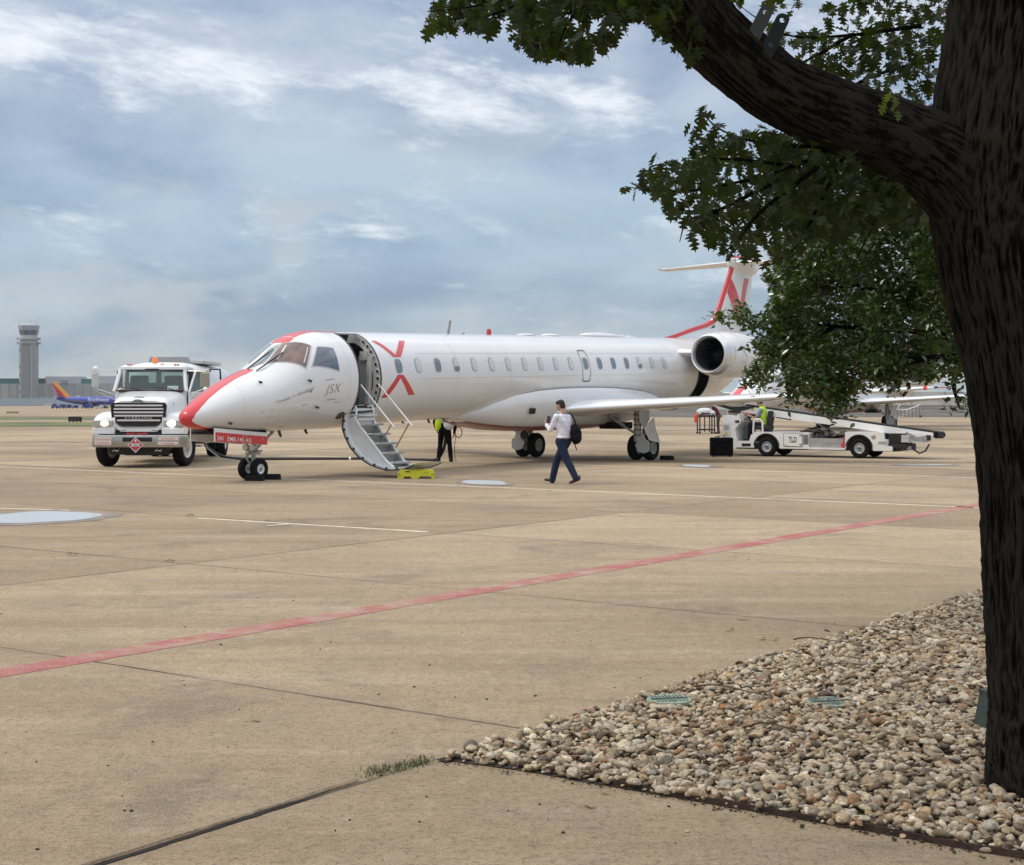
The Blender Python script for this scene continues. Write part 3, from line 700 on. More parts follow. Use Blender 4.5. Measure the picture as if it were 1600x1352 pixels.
    mb = MB(); c = [(2.34, 17), (2.97, 63), (3.38, 40), (2.98, 9)]     # pale edges of the folded blind behind the glass
    for a, b in ((.20, .24), (.90, .925)):
        f = lambda u, v: ((c[0][0] * (1 - u) + c[1][0] * u) * (1 - v) + (c[3][0] * (1 - u) + c[2][0] * u) * v, (c[0][1] * (1 - u) + c[1][1] * u) * (1 - v) + (c[3][1] * (1 - u) + c[2][1] * u) * v)
        patch(mb, [f(a, .12), f(b, .12), f(b, .84), f(a, .84)], 2, 4, .016)
    sub(mb, 'blind_edge', WHITE)
    mb = MB()
    for g in (2, 20): mb.tube([fs_(1.98, g + 1, .02), fs_(2.2, g + 2, .05), fs_(2.62, g + 4, .045)], .014, 6); mb.tube([fs_(2.05, g + 2, .05), fs_(2.75, g - 4 + 8, .035)], .012, 6)
    sub(mb, 'wiper', BLACK)
    # ---- red livery: stripe over the nose, over the cockpit, and the X
    mb = MB(); line = [(.0, 178), (.05, 170), (.10, 112), (.14, 90), (.20, 64), (.35, 44), (.6, 28), (.95, 20), (1.4, 16), (1.9, 14.5), (2.3, 14)]
    ss = [0, .01, .03, .06, .10, .14, .2, .27, .35, .45, .6, .75, .95, 1.15, 1.4, 1.65, 1.9, 2.0]
    def wtop(s): return float(np.interp(s, [a for a, _ in line], [b for _, b in line]))
    mb.grid(lambda s, k: fs_(s, k * wtop(s), .005), ss, [i / 12 for i in range(-12, 13)])
    bl = [(.08, 78), (.14, 62), (.2, 52), (.30, 44), (.45, 34), (.65, 25), (1.0, 20), (1.6, 16), (2.1, 14)]
    def wbot(s): return float(np.interp(s, [a for a, _ in bl], [b for _, b in bl]))
    mb.grid(lambda s, k: fs_(s, 180 + k * wbot(s), .0055), [.09, .14, .2, .3, .45, .65, 1, 1.3, 1.6, 2.1], [i / 10 for i in range(-10, 11)])
    mb.grid(lambda s, k: fs_(s, k, .0045), [0, .01, .03, .06, .085, .115], list(range(0, 361, 8)))
    sub(mb, 'nose_stripe', JRED, smooth=True, fix=False)
    mb = MB(); mb.grid(lambda s, k: fs_(s, 1 + k * (14.5 if s < 3.3 else 12.5), .005), [3.02, 3.2, 3.4, 3.6, 3.85, 4.1, 4.4, 4.8], [i / 6 for i in range(-6, 7)]); sub(mb, 'roof_stripe', JRED, smooth=True, fix=False)
    mb = MB()
    for c in ([(5.60, 36.5), (5.78, 36.5), (6.22, 63), (6.05, 63)], [(6.70, 36), (6.93, 36), (6.34, 63), (6.10, 63)],
              [(6.08, 85.5), (6.26, 85.5), (5.75, 113), (5.52, 113)], [(6.11, 85.5), (6.29, 85.5), (6.84, 111.5), (6.60, 111.5)]): patch(mb, c, 3, 10, .006)
    sub(mb, 'cross_mark', JRED, smooth=True, fix=False)
    def onf(s0, g0, off=.009):
        def f(x, y):
            r = 1.14; return fs_(s0 + x, g0 - math.degrees(y / r), off)
        return f
    LET = mat('title_lettering', (.16, .16, .16), .45)
    text('lettering', 'JSX', .30, LET, fu, onf(3.50, 104), off=-.006, shear=.25, spacing=1.1)
    text('lettering', 'Franklin T. Westlund', .125, LET, fu, onf(2.02, 95), off=-.001, shear=.45)
    for s, g, l in ((1.79, 49, .13), (3.0, 82, .16), (1.0, 129, .12), (3.35, 120, .15)):
        mb = MB(); q = fs_(s, g, .02); mb.box(q, (.10, .02, .045), rot=(0, R(10), 0)); mb.cyl(q, q + Vector((-l, -.06, .02)), .011, n=6); sub(mb, 'probe', DGREY)
    mb = MB()
    for s, g, hs, hd in ((3.02, 96, .035, 1.4), (.62, 130, .05, .5), (1.7, 108, .02, 1.0), (1.95, 107, .05, .4), (2.9, 112, .09, .35), (3.6, 88, .16, .35), (3.75, 112, .16, .4), (3.95, 116, .1, .3), (2.0, 121, .14, .3), (2.6, 150, .1, .5)): rr_disc(mb, s, g, hs, hd, .005, 4, 16, rings=1)
    sub(mb, 'placard', mat('placard_grey', (.25, .25, .25), .5))
    mb = MB(); rr_disc(mb, 4.33, 136, .13, 6.0, .006, 2.2, 24, rings=2); sub(mb, 'vent', mat('vent_bronze', (.13, .10, .06), .4, .5))
    mb = MB()
    for s in (8.6, 11.0, 20.3): mb.grid(lambda g, d, s=s: fs_(s + d, g, .003), list(range(30, 160, 6)), [0, .008])
    for s in (1.25, 3.0 + 1.3): mb.grid(lambda g, d, s=s: fs_(s + d, g, .003), list(range(20, 175, 6)), [0, .006])
    for g in (92, 58): mb.grid(lambda s, d, g=g: fs_(s, g + d, .003), [7 + .5 * i for i in range(28)], [0, .35])
    sub(mb, 'skin_seam', mat('skin_seam', (.50, .50, .49), .5), fix=False)
    # ---- roof antennas
    def blade(s, h, m, lean=.12, name='antenna', wd=.10, g=0):
        q = fs_(s, g, -.02); mb = MB(); mb.prism([(0, 0), (wd, 0), (wd + lean, h), (lean, h)], lambda x, y, hh: q + Vector((x, hh, y)), -.012, .012); mb.build(name, m, fu)
    blade(9.6, .38, GREY, .10, wd=.09); blade(11.6, .05, WHITE)
    q = fs_(11.55, 0); mb = MB(); mb.lathe([(0, .07), (.10, .07), (.16, .05), (.19, .0)], q - Vector((0, 0, .01)), (0, 0, 1), 14); sub(mb, 'beacon', mat('beacon_red', (.5, .02, .03), .2, coat=1), smooth=True)
    for s, L, h in ((13.4, .35, .055), (14.7, .40, .06), (17.7, 1.35, .12)):
        q = fs_(s, 0); mb = MB(); mb.sphere(q, 1, 20, 10, sc_=(L, .24, h)); sub(mb, 'antenna_fairing', JETW, smooth=True)
    blade(19.0, .16, LGREY, .05, wd=.03); blade(10.2, .06, GREY); blade(4.9, .03, mat('roof_red', (.4, .1, .1), .5), .0, wd=.5); blade(3.9, .03, GREY, 0, wd=.4)
    for s, h in ((3.9, .10), (3.0, .14), (7.6, .05), (8.7, .09)):
        q = fs_(s, 180); mb = MB(); mb.prism([(0, .02), (.10, .02), (.16, -h), (.10, -h)], lambda x, y, hh: q + Vector((x, hh, y)), -.01, .01); mb.build('belly_antenna', DGREY, fu)
    # ---- wing-to-body fairing, its belly red
    S = [9.4, 9.9, 10.6, 11.4, 12.4, 13.4, 14.4, 15.4, 16.4, 17.4, 18.4, 19.2, 20.0, 20.8]
    zb = [1.30, 1.20, 1.07, .975, .925, .915, .915, .92, .93, .99, 1.12, 1.26, 1.40, 1.55]
    zt = [1.35, 1.52, 1.75, 1.93, 2.06, 2.12, 2.15, 2.16, 2.15, 2.12, 2.06, 1.97, 1.86, 1.72]
    wd = [.25, .62, .92, 1.10, 1.21, 1.265, 1.28, 1.28, 1.27, 1.24, 1.17, 1.05, .85, .45]
    def fair(i, k, off=0):
        a = (k - 90); th = R(180 * k / 24)       # k 0..24 : port top -> belly -> starboard top
        c = math.cos(th); s_ = math.sin(th); half = zt[i] - zb[i]
        x = (wd[i] + off) * abs(c) ** .62 * (1 if c > 0 else -1)
        z = zt[i] - (half + off) * abs(s_) ** .85
        if k in (0, 24): x *= .9
        return J(S[i], x, z)
    mb = MB(); mb.grid(lambda i, k: fair(i, k), range(len(S)), range(25)); mb.build('belly_fairing', JETW, fu, smooth=True, angle=60)
    mb = MB(); mb.grid(lambda i, k: fair(i, k, .006), range(1, len(S) - 1), range(8, 17)); mb.build('belly_stripe', mat('belly_red', (.24, .035, .035), .35, coat=.3), fu, smooth=True, fix=False)
    mb = MB(); mb.box(J(12.0, 1.17, 1.50), (.22, .05, .17), rot=(R(12), 0, R(-9)), bev=.02); sub(mb, 'fuel_panel', BLACK)
    mb = MB(); mb.box(J(16.9, .95, 1.02), (.8, .7, .20)); sub(mb, 'wheel_well', VOID)
    # ---- wings
    def wsec(t, le, ch, z, th, inc=.0):
        def f(side):
            return lambda x, sd: J(le + x * ch, side * t, z + sd * naca(x, th) * ch - inc * x * ch + .018 * ch * math.sin(PI * x))
        return f
    secs = [wsec(.6, 13.35, 4.85, 1.49, .115, .02), wsec(1.2, 13.70, 4.35, 1.53, .115, .02), wsec(3.1, 14.82, 3.05, 1.66, .11, .015), wsec(6.5, 16.80, 2.0, 1.89, .105), wsec(9.6, 18.60, 1.17, 2.11, .10), wsec(9.95, 18.86, 1.02, 2.135, .08), wsec(10.05, 19.10, .72, 2.14, .03)]
    for side in (1, -1):
        mb = MB(); foil_loft(mb, [s(side) for s in secs], n=22); wg = mb.build('wing', JETW, e, smooth=True, angle=50)
        # leading-edge strip left as polished metal
        mb = MB(); le = lambda t, k: (lambda q, c, z: J(q + abs(k) ** 2 * c * .045 - .003, side * t, z + (1 if k > 0 else -1) * naca(abs(k) ** 2 * .045, .113) * c * 1.02))(float(np.interp(t, [1.2, 3.1, 6.5, 9.6], [13.70, 14.82, 16.8, 18.6])), float(np.interp(t, [1.2, 3.1, 6.5, 9.6], [4.35, 3.05, 2.0, 1.17])), float(np.interp(t, [1.2, 3.1, 6.5, 9.6], [1.53, 1.66, 1.89, 2.11])))
        mb.grid(le, [1.2, 3.1, 4.8, 6.5, 8, 9.6], [i / 6 for i in range(-6, 7)]); mb.build('leading_edge', mat('leading_edge_metal', (.80, .80, .80), .22, .6), wg, smooth=True, fix=False)
        for t in (2.6, 4.6, 6.6): s0 = float(np.interp(t, [3.1, 9.6], [17.2, 19.4])); zz = 1.52 + .062 * t - .12; mb = MB(); mb.sphere(J(s0, side * t, zz), 1, 12, 8, sc_=(.75, .07, .09)); mb.build('flap_fairing', JETW, wg, smooth=True)
        mb = MB(); mb.grid(lambda t, k: J(float(np.interp(t, [1.2, 3.1, 6.5, 9.6], [17.5, 17.4, 18.5, 19.6])) + k * .3, side * t, float(np.interp(t, [1.2, 9.6], [1.44, 2.07])) - .035), [1.3, 3.1, 6.5, 9.4], [0, .9]); mb.build('flap', mat('flap_underside', (.45, .20, .19), .5), wg, fix=False)
        mb = MB(); mb.sphere(J(18.95, side * 9.9, 2.14), 1, 10, 8, sc_=(.14, .07, .06)); mb.build('navigation_light', mat('nav_red', (.7, .03, .03), .2, emit=(1, .05, .04), estr=.15) if side > 0 else mat('nav_green', (.02, .4, .1), .2), wg, smooth=True)
        mb = MB(); foil_loft(mb, [lambda x, sd: J(19.05 + x * .95, side * 10.02, 2.14 + sd * .03 * naca(x, .1) * 10 * .4), lambda x, sd: J(19.75 + x * .45, side * 10.22, 2.17 + sd * .01)], n=8); mb.build('wing_tip', JRED, wg, smooth=True)
    # ---- fin, dorsal fillet, bullet, tailplane
    FZ = [3.6, 4.2, 4.63, 5.5, 6.67]; FL = [24.4, 24.95, 25.22, 25.82, 26.62]; FT = [27.35, 27.62, 27.82, 28.1, 28.5]
    def fin_y(s, z, off=0.0):
        le, te = float(np.interp(z, FZ, FL)), float(np.interp(z, FZ, FT)); x = (s - le) / (te - le)
        return naca(x, .11) * (te - le) + off
    mb = MB(); foil_loft(mb, [(lambda x, sd, i=i: J(FL[i] + x * (FT[i] - FL[i]), sd * naca(x, .11) * (FT[i] - FL[i]), FZ[i])) for i in range(5)], n=20); fin = mb.build('tail_fin', JETW, e, smooth=True, angle=50)
    mb = MB(); n = 14
    def dors(i, k):
        s = 21.6 + (25.6 - 21.6) * i / n; zt_ = float(np.interp(s, [21.6, 22.4, 23.6, 24.6, 25.1, 25.6], [3.86, 4.0, 4.26, 4.45, 4.60, 4.95])); wdt = .02 + .09 * i / n
        return J(s, k * wdt, zt_ if abs(k) < .5 else (zt_ - .05 if abs(k) < .9 else 3.75)) if abs(k) < .99 else J(s, k * wdt * 1.8, 3.72)
    mb.grid(dors, range(n + 1), [-1, -.7, -.3, .3, .7, 1]); mb.build('dorsal_fillet', JETW, fin, smooth=True)
    mb = MB()
    def dstripe(i, k):
        s = 21.6 + (25.35 - 21.6) * i / n; zt_ = float(np.interp(s, [21.6, 22.4, 23.6, 24.6, 25.1, 25.6], [3.86, 4.0, 4.26, 4.45, 4.60, 4.95])); wdt = .03 + .095 * i / n
        return J(s, k * wdt, zt_ + .006 if abs(k) < .8 else zt_ - .11)
    mb.grid(dstripe, range(n + 1), [-1, -.6, .6, 1])
    for sd in (1, -1):
        mb.grid(lambda z, k: (lambda le: J(le + k * .17 - .004, sd * (fin_y(le + k * .17, z, .006)), z))(float(np.interp(z, FZ, FL))), [4.55, 4.63, 5, 5.5, 6, 6.4, 6.75], [0, .1, .25, .5, .75, 1])
        for quad in ([(5.95, .02), (5.95, .20), (4.95, .44), (4.95, .33)],):
            pass
        def q4(a, b, c, d):
            def f(u, v):
                s = (a[0] * (1 - u) + b[0] * u) * (1 - v) + (d[0] * (1 - u) + c[0] * u) * v; z = (a[1] * (1 - u) + b[1] * u) * (1 - v) + (d[1] * (1 - u) + c[1] * u) * v
                return J(s, sd * fin_y(s, z, .006), z)
            mb.grid(f, [0, .5, 1], [i / 8 for i in range(9)])
        q4((26.10, 5.62), (26.44, 6.15), (27.28, 5.18), (26.96, 4.42)); q4((27.50, 6.22), (27.98, 6.22), (27.36, 5.0), (26.92, 4.42))
    mb.build('fin_stripe', JRED, fin, smooth=True, fix=False)
    mb = MB(); mb.grid(lambda z, k: J(float(np.interp(z, FZ, FT)) - .0 + k, fin_y(float(np.interp(z, FZ, FT)) - .45, z, .006), z), [4.4, 5.2, 6.2], [-.47, -.45]); mb.build('rudder_seam', mat('seam_dark', (.10, .10, .10), .5), fin, fix=False)
    mb = MB(); foil_loft(mb, [(lambda x, sd, h=h, l=l, c=c, tt=tt: J(l + x * c, sd * naca(x, tt) * c, h)) for h, l, c, tt in ((6.40, 26.9, 1.7, .16), (6.62, 26.4, 2.5, .15), (6.86, 26.35, 2.75, .14), (7.00, 26.9, 1.9, .10), (7.03, 27.3, 1.1, .04))], n=16); mb.build('fin_cap', JETW, fin, smooth=True)
    mb = MB(); mb.sphere(J(27.6, 0, 6.93), 1, 16, 10, sc_=(1.15, .17, .10)); mb.build('fin_cap_stripe', JRED, fin, smooth=True)
    for side in (1, -1):
        mb = MB(); foil_loft(mb, [(lambda x, sd, t=t, l=l, c=c: J(l + x * c, side * t, 6.74 + sd * naca(x, .09) * c)) for t, l, c in ((.02, 26.55, 1.9), (.5, 26.75, 1.72), (3.6, 27.95, 1.02), (3.76, 28.12, .80))], n=16); tp = mb.build('tailplane', JETW, e, smooth=True, angle=50)
        mb = MB(); mb.sphere(J(28.45, side * 3.72, 6.76), 1, 10, 6, sc_=(.62, .05, .055)); mb.build('tip_horn', LGREY, tp, smooth=True)
    # ---- engines
    NAC = mat('nacelle_white', (.80, .80, .79), .25, 0, .03, 1, coat=.6); LIP = mat('inlet_lip_metal', (.74, .74, .73), .26, .6)
    for side in (1, -1):
        o = J(20.8, side * 2.07, 3.27); ax = (1, 0, -.0)
        mb = MB(); mb.lathe([(.34, .705), (.7, .745), (1.3, .765), (2.0, .75), (2.8, .67), (3.5, .55), (4.0, .46), (4.02, .43), (3.6, .42)], o, ax, 48); en = mb.build('engine', NAC, e, smooth=True)
        mb = MB(); mb.lathe([(.34, .706), (.2, .685), (.08, .655), (.01, .62), (-.01, .595), (.01, .57), (.07, .545), (.16, .53)], o, ax, 48); mb.build('inlet_lip', LIP, en, smooth=True)
        mb = MB(); mb.lathe([(.16, .53), (.4, .525), (.9, .55)], o, ax, 40); mb.build('inlet_duct', mat('duct_dark', (.045, .05, .055), .35), en, smooth=True)
        mb = MB(); mb.lathe([(.98, .55), (.98, .17)], o, ax, 40)
        for k in range(22):
            a = 2 * PI * k / 22; c, s_ = math.cos(a), math.sin(a); c2, s2 = math.cos(a + .16), math.sin(a + .16)
            mb.add([o + Vector((.80, c * .16, s_ * .16)), o + Vector((.76, c * .54, s_ * .54)), o + Vector((.92, c2 * .54, s2 * .54)), o + Vector((.92, c2 * .16, s2 * .16))], [(0, 1, 2, 3)])
        mb.build('fan', mat('fan_metal', (.05, .055, .06), .35, .8), en)
        mb = MB(); mb.lathe([(.50, .001), (.56, .05), (.68, .11), (.82, .155), (.92, .17)], o, ax, 24); mb.build('spinner', DGREY, en, smooth=True)
        mb = MB(); mb.lathe([(3.8, .42), (4.15, .34), (4.45, .30), (4.44, .27), (4.0, .25)], o, ax, 32); mb.build('exhaust', mat('exhaust_metal', (.18, .16, .14), .4, .8), en, smooth=True)
        mb = MB(); foil_loft(mb, [lambda x, sd, t=t, l=l, c=c: J(l + x * c, side * t, 3.33 + sd * naca(x, .10) * c) for t, l, c in ((.75, 20.75, 3.9), (1.42, 21.1, 3.1))], n=14); mb.build('pylon', JETW, en, smooth=True)
        mb = MB(); mb.lathe([(1.02, .758), (1.035, .758)], o, ax, 48); mb.lathe([(2.3, .727), (2.315, .727)], o, ax, 48); mb.build('cowl_seam', mat('skin_seam', (.50, .50, .49), .5), en, fix=False)
        mb = MB()
        for sx, a in ((1.1, 250), (1.3, 262), (1.7, 240)): mb.sphere(o + Vector((sx, -side * math.sin(R(a)) * .2, -.74)), 1, 8, 5, sc_=(.05, .03, .03))
        mb.build('drain', DGREY, en, smooth=True)
        if side > 0:
            def onn(s0, g0, rr=.768):
                return lambda x, y: o + Vector((s0 + x, -math.sin(R(g0) - y / .76) * (rr if s0 + x < 1.9 else rr - (s0 + x - 1.9) * .10), math.cos(R(g0) - y / .76) * (rr if s0 + x < 1.9 else rr - (s0 + x - 1.9) * .10)))
            [text('lettering', s_, .86, mat('engine_lettering', (.33, .35, .38), .4), en, onn(x_, 112), off=-.028, shear=.05, sub=1) for s_, x_ in (('J', .34), ('S', .98))]
            text('lettering', 'X', .80, JRED, en, onn(1.95, 112, .78), off=-.02, sub=1)
    # ---- nose gear
    ng = empty('nose_gear', (2.2, 0, 0)); ng.parent = e
    mb = MB(); mb.cyl((0, 0, .30), (.02, 0, .62), .05); mb.cyl((.02, 0, .58), (.04, 0, 1.2), .075); mb.cyl((0, -.17, .25), (0, .17, .25), .035); mb.build('strut', TITAN, ng, smooth=True)
    mb = MB(); mb.tube([(-.09, 0, .36), (-.22, 0, .50), (-.10, 0, .64)], .028, 8); mb.box((.0, 0, .60), (.20, .30, .05)); mb.cyl((-.02, -.26, .66), (-.02, .20, .66), .022); mb.box((-.02, -.24, .66), (.06, .10, .05)); mb.build('torque_link', TITAN, ng, smooth=False)
    mb = MB(); mb.cyl((.1, 0, .70), (.75, 0, 1.15), .035); mb.cyl((-.02, -.12, .76), (-.3, -.14, 1.1), .02); mb.cyl((-.02, .12, .76), (-.3, .14, 1.1), .02); mb.build('drag_brace', TITAN, ng, smooth=True)
    for sy in (-1, 1): mb = MB(); mb.lathe([(-.06, .075), (.02, .085), (.03, .08), (.03, .001)], (-.12, sy * .11, .74), (-1, 0, 0), 16); mb.build('taxi_light', mat('lamp_lens', (.6, .6, .58), .15, .4), ng, smooth=True)
    for sy in (-1, 1): wheel('wheel', ng, (0, sy * .19, .2475), .2475, .165, .115, (0, 1, 0), WHITE, out=sy, hub_m=mat('hub_green', (.16, .20, .17), .4, .4), dish=.3, flat=True)
    for sd in (1, -1):
        mb = MB(); z = lambda s: (float(pchip(BOT, s)) + .03)
        mb.prism([(.61, 1.215), (2.27, 1.075), (2.27, .80), (.61, .915)], lambda x, y, h: J(x, sd * (.36 + h), y), 0, .025); gd = mb.build('gear_door', WHITE, e)
        mb = MB(); mb.prism([(.635, 1.125), (2.262, .99), (2.262, .804), (.635, .92)], lambda x, y, h: J(x, sd * (.388 + h), y), 0, .004); d = mb.build('door_panel', JRED, gd)
        if sd > 0:
            text('lettering', '241', .135, WHITE, gd, lambda x, y: J(.68 + x * 1.05, .396, .945 - .075 * x + y), off=.001)
            text('lettering', 'EMB-145 AG', .135, WHITE, gd, lambda x, y: J(.99 + x * .98, .396, .925 - .075 * x + y), off=.001, spacing=1.08)
            text('lettering', 'NOSE GEAR', .035, LGREY, gd, lambda x, y: J(1.45 + x, .396, 1.02 - .08 * x + y)); text('lettering', 'JSX', .05, LGREY, gd, lambda x, y: J(2.08 + x, .396, .93 + y))
    mb = MB(); mb.box(J(1.45, 0, 1.10), (1.7, .66, .06)); w_ = mb.build('gear_well', VOID, ng); w_.location = (-2.2, 0, 0)
    # ---- main gear
    for sd in (1, -1):
        mg = empty('main_gear', (16.65, -sd * 2.05, 0)); mg.parent = e
        mb = MB(); mb.cyl((-.35, 0, .55), (-.30, 0, 1.62), .10, .13); mb.tube([(-.35, 0, .62), (-.2, 0, .42), (.0, 0, .38)], .085, 12); mb.cyl((0, -.3, .38), (0, .3, .38), .05); mb.build('strut', TITAN, mg, smooth=True)
        mb = MB()
        for z in (.75, .9, 1.05, 1.2, 1.35): mb.lathe([(-.015, .145), (.015, .145)], (-.33, 0, z), (.05, 0, 1), 16)
        mb.build('strut_band', DGREY, mg)
        mb = MB(); mb.cyl((-.35, sd * .08, .80), (-.45, sd * 1.0, 1.35), .035); mb.cyl((-.38, sd * .45, 1.03), (-.45, sd * 1.0, 1.37), .055); mb.cyl((.0, 0, .48), (.1, 0, 1.3), .05); mb.build('side_brace', TITAN, mg, smooth=True)
        mb = MB(); mb.tube([(.05, 0, .42), (.16, 0, .7), (.05, 0, .95)], .03, 8); mb.tube([(-.28, -.05, .62), (-.1, -.1, .95), (.0, -.06, 1.4)], .018, 6); mb.build('brake_line', BLACK, mg, smooth=True)
        # three faceted leg doors on the outboard side
        def plate(pts, th, m): mb = MB(); n_ = len(pts); mb.add([Vector(a) for a in pts] + [Vector(a) + Vector(th) for a in pts], [tuple(range(n_)), tuple(range(n_, 2 * n_))] + [(k, (k + 1) % n_, n_ + (k + 1) % n_, n_ + k) for k in range(n_)]); mb.build('leg_door', m, mg)
        y = lambda t: -sd * t
        plate([(-.50, y(.13), 1.52), (-.02, y(.16), 1.56), (.03, y(.20), 1.25), (-.28, y(.20), .96), (-.48, y(.15), 1.14)], (.02, 0, 0), GEARP)
        plate([(-.02, y(.36), 1.27), (-.36, y(.22), .97), (-.30, y(.37), .60), (.24, y(.42), .52), (-.02, y(.40), .98)], (.015, y(.02), 0), WHITE)
        plate([(-.39, y(.17), .85), (-.39, y(-.06), .45), (-.39, y(.03), .27), (-.39, y(.24), .21), (-.39, y(.42), .28), (-.39, y(.43), .55), (-.39, y(.32), .62)], (.02, 0, 0), GEARP)
        if sd < 0:
            mb = MB(); mb.box((-.75, .1, 1.02), (.5, .05, .36), rot=(0, R(8), R(20))); mb.box((-.45, -.08, .72), (.16, .12, .24), rot=(0, R(35), 0)); mb.build('leg_door', DGREY, mg)
        for sy in (-1, 1): wheel('wheel', mg, (0, sy * .24, .38), .38, .26, .19, (0, 1, 0), mat('main_rim', (.40, .42, .40), .4, .2), out=sy, dish=.25, hub_m=TITAN, flat=True)
        for sy in (-1, 1): mb = MB(); mb.lathe([(0, .195), (.012, .195), (.012, .175)], (0, sy * .345, .38), (0, sy, 0), 28); mb.build('rim_flange', LGREY, mg, smooth=True)
    return e, fu

def airstair(e):
    st = empty('airstair', (0, 0, 0)); st.parent = e
    SHELL = mat('airstair_shell', (.72, .73, .72), .3, 0, .06, 3, coat=.3); TRIM = mat('airstair_seal', (.04, .04, .04), .6); RAIL = mat('airstair_rail', (.72, .71, .68), .35, .1)
    cur = [(.80, 1.52), (.74, 1.36), (.72, 1.14), (.80, .95), (.96, .70), (1.22, .47), (1.56, .30), (1.95, .20), (2.25, .185), (2.60, .225), (2.92, .33)]
    # outer skin with thickness, between the two side webs
    inn = [(t + .05, z + .045) for t, z in cur]
    mb = MB(); poly = cur + inn[::-1]; mb.prism(poly, lambda t, z, h: J(h, t, z), 4.50, 5.50); mb.build('door_shell', SHELL, st, smooth=True, angle=30)
    mb = MB()
    for s0 in (4.485, 5.495): mb.tube([J(s0, t, z) for t, z in cur], .018, 6)
    mb.build('edge_seal', TRIM, st)
    mb = MB()
    for i in range(1, 10):
        for f in (.3,):
            a, b = cur[i - 1], cur[i]; t = a[0] + (b[0] - a[0]) * f; z = a[1] + (b[1] - a[1]) * f
            for s0 in (4.50, 5.48): mb.box(J(s0, t + .03, z + .03), (.03, .05, .05))
    mb.build('latch', BLACK, st)
    # side webs: big flat cheek plates filling shell up to the stringer line
    web = cur[1:9] + [(2.10, .27), (1.93, .385), (1.07, 1.25), (.90, 1.42)]
    for s0 in (4.66, 5.30): mb = MB(); mb.prism(web, lambda t, z, h: J(h, t, z), s0, s0 + .02); mb.build('side_web', SHELL if s0 < 5 else LGREY, st)
    mb = MB()
    for s0 in (4.66, 5.30): mb.tube([J(s0 + .01, t, z) for t, z in ((.94, 1.42), (1.07, 1.25), (1.93, .385), (2.15, .25))], .03, 8)
    mb.build('stringer', WHITE, st, smooth=True)
    TREAD = mat('tread_metal', (.66, .66, .64), .4, .1); RISER = mat('riser_red', (.30, .06, .05), .5)
    for k in range(5):
        t, z = 1.06 + .212 * k, 1.235 - .222 * k
        mb = MB(); mb.box(J(4.99, t + .11, z), (.66, .27, .035), bev=.006); tr = mb.build('tread', TREAD, st)
        mb = MB(); mb.box(J(4.99, t + .247, z - .004), (.66, .02, .045)); mb.build('tread_nosing', GREY, st)
        mb = MB(); mb.box(J(4.99, t - .03, z - .12), (.63, .015, .17)); r_ = mb.build('riser', GEARP, st)
        mb = MB(); mb.box(J(4.80, t - .018, z - .12), (.16, .012, .07)); mb.build('riser_strip', RISER, st)
    mb = MB(); mb.box(J(4.99, .98, 1.30), (.64, .03, .26)); mb.box(J(4.99, 1.0, 1.46), (.66, .22, .035)); mb.build('landing_plate', TREAD, st)
    # arched grab rails at the sill and two long handrails on stanchions
    for s0 in (4.68, 5.32): mb = MB(); mb.tube([J(s0, .98, 1.30), J(s0, 1.0, 1.62), J(s0 + .0, .92, 1.70), J(s0 - .04, .84, 1.66)], .028, 10); mb.build('grab_rail', WHITE, st, smooth=True)
    mb = MB(); mb.box(J(5.0, 1.0, 1.60), (.66, .03, .03)); mb.box(J(5.0, 1.04, 1.36), (.62, .03, .05)); mb.build('cross_bar', RAIL, st)
    for s0, a, b, c in ((4.74, (1.08, 2.19), (2.12, 1.17), ((2.02, 1.24), (1.42, .40))), (5.36, (1.12, 2.20), (2.17, 1.20), ((2.06, 1.26), (1.62, .62)))):
        mb = MB(); mb.tube([J(s0, *a), J(s0, *b)], .020, 10); hr = mb.build('handrail', RAIL, st, smooth=True)
        mb = MB(); mb.tube([J(s0, *c[0]), J(s0, *c[1])], .017, 8); mb.build('stanchion', mat('stanchion_metal', (.30, .28, .25), .35, .7), st, smooth=True)
    return st

jet, _fus = build_jet()
jet2 = copy_tree(jet)
# the second jet stands further back, behind the belt loader
jet2.location = (10.9, 77.0, 0)
airstair(jet)
G_ = 'white regional jets parked on the apron'
tag(jet, 'white regional jet with red nose stripe, open front door and lowered airstair', 'aircraft', G_)
tag(jet2, 'second white jet parked far behind the belt loader, mostly hidden by leaves', 'aircraft', G_)
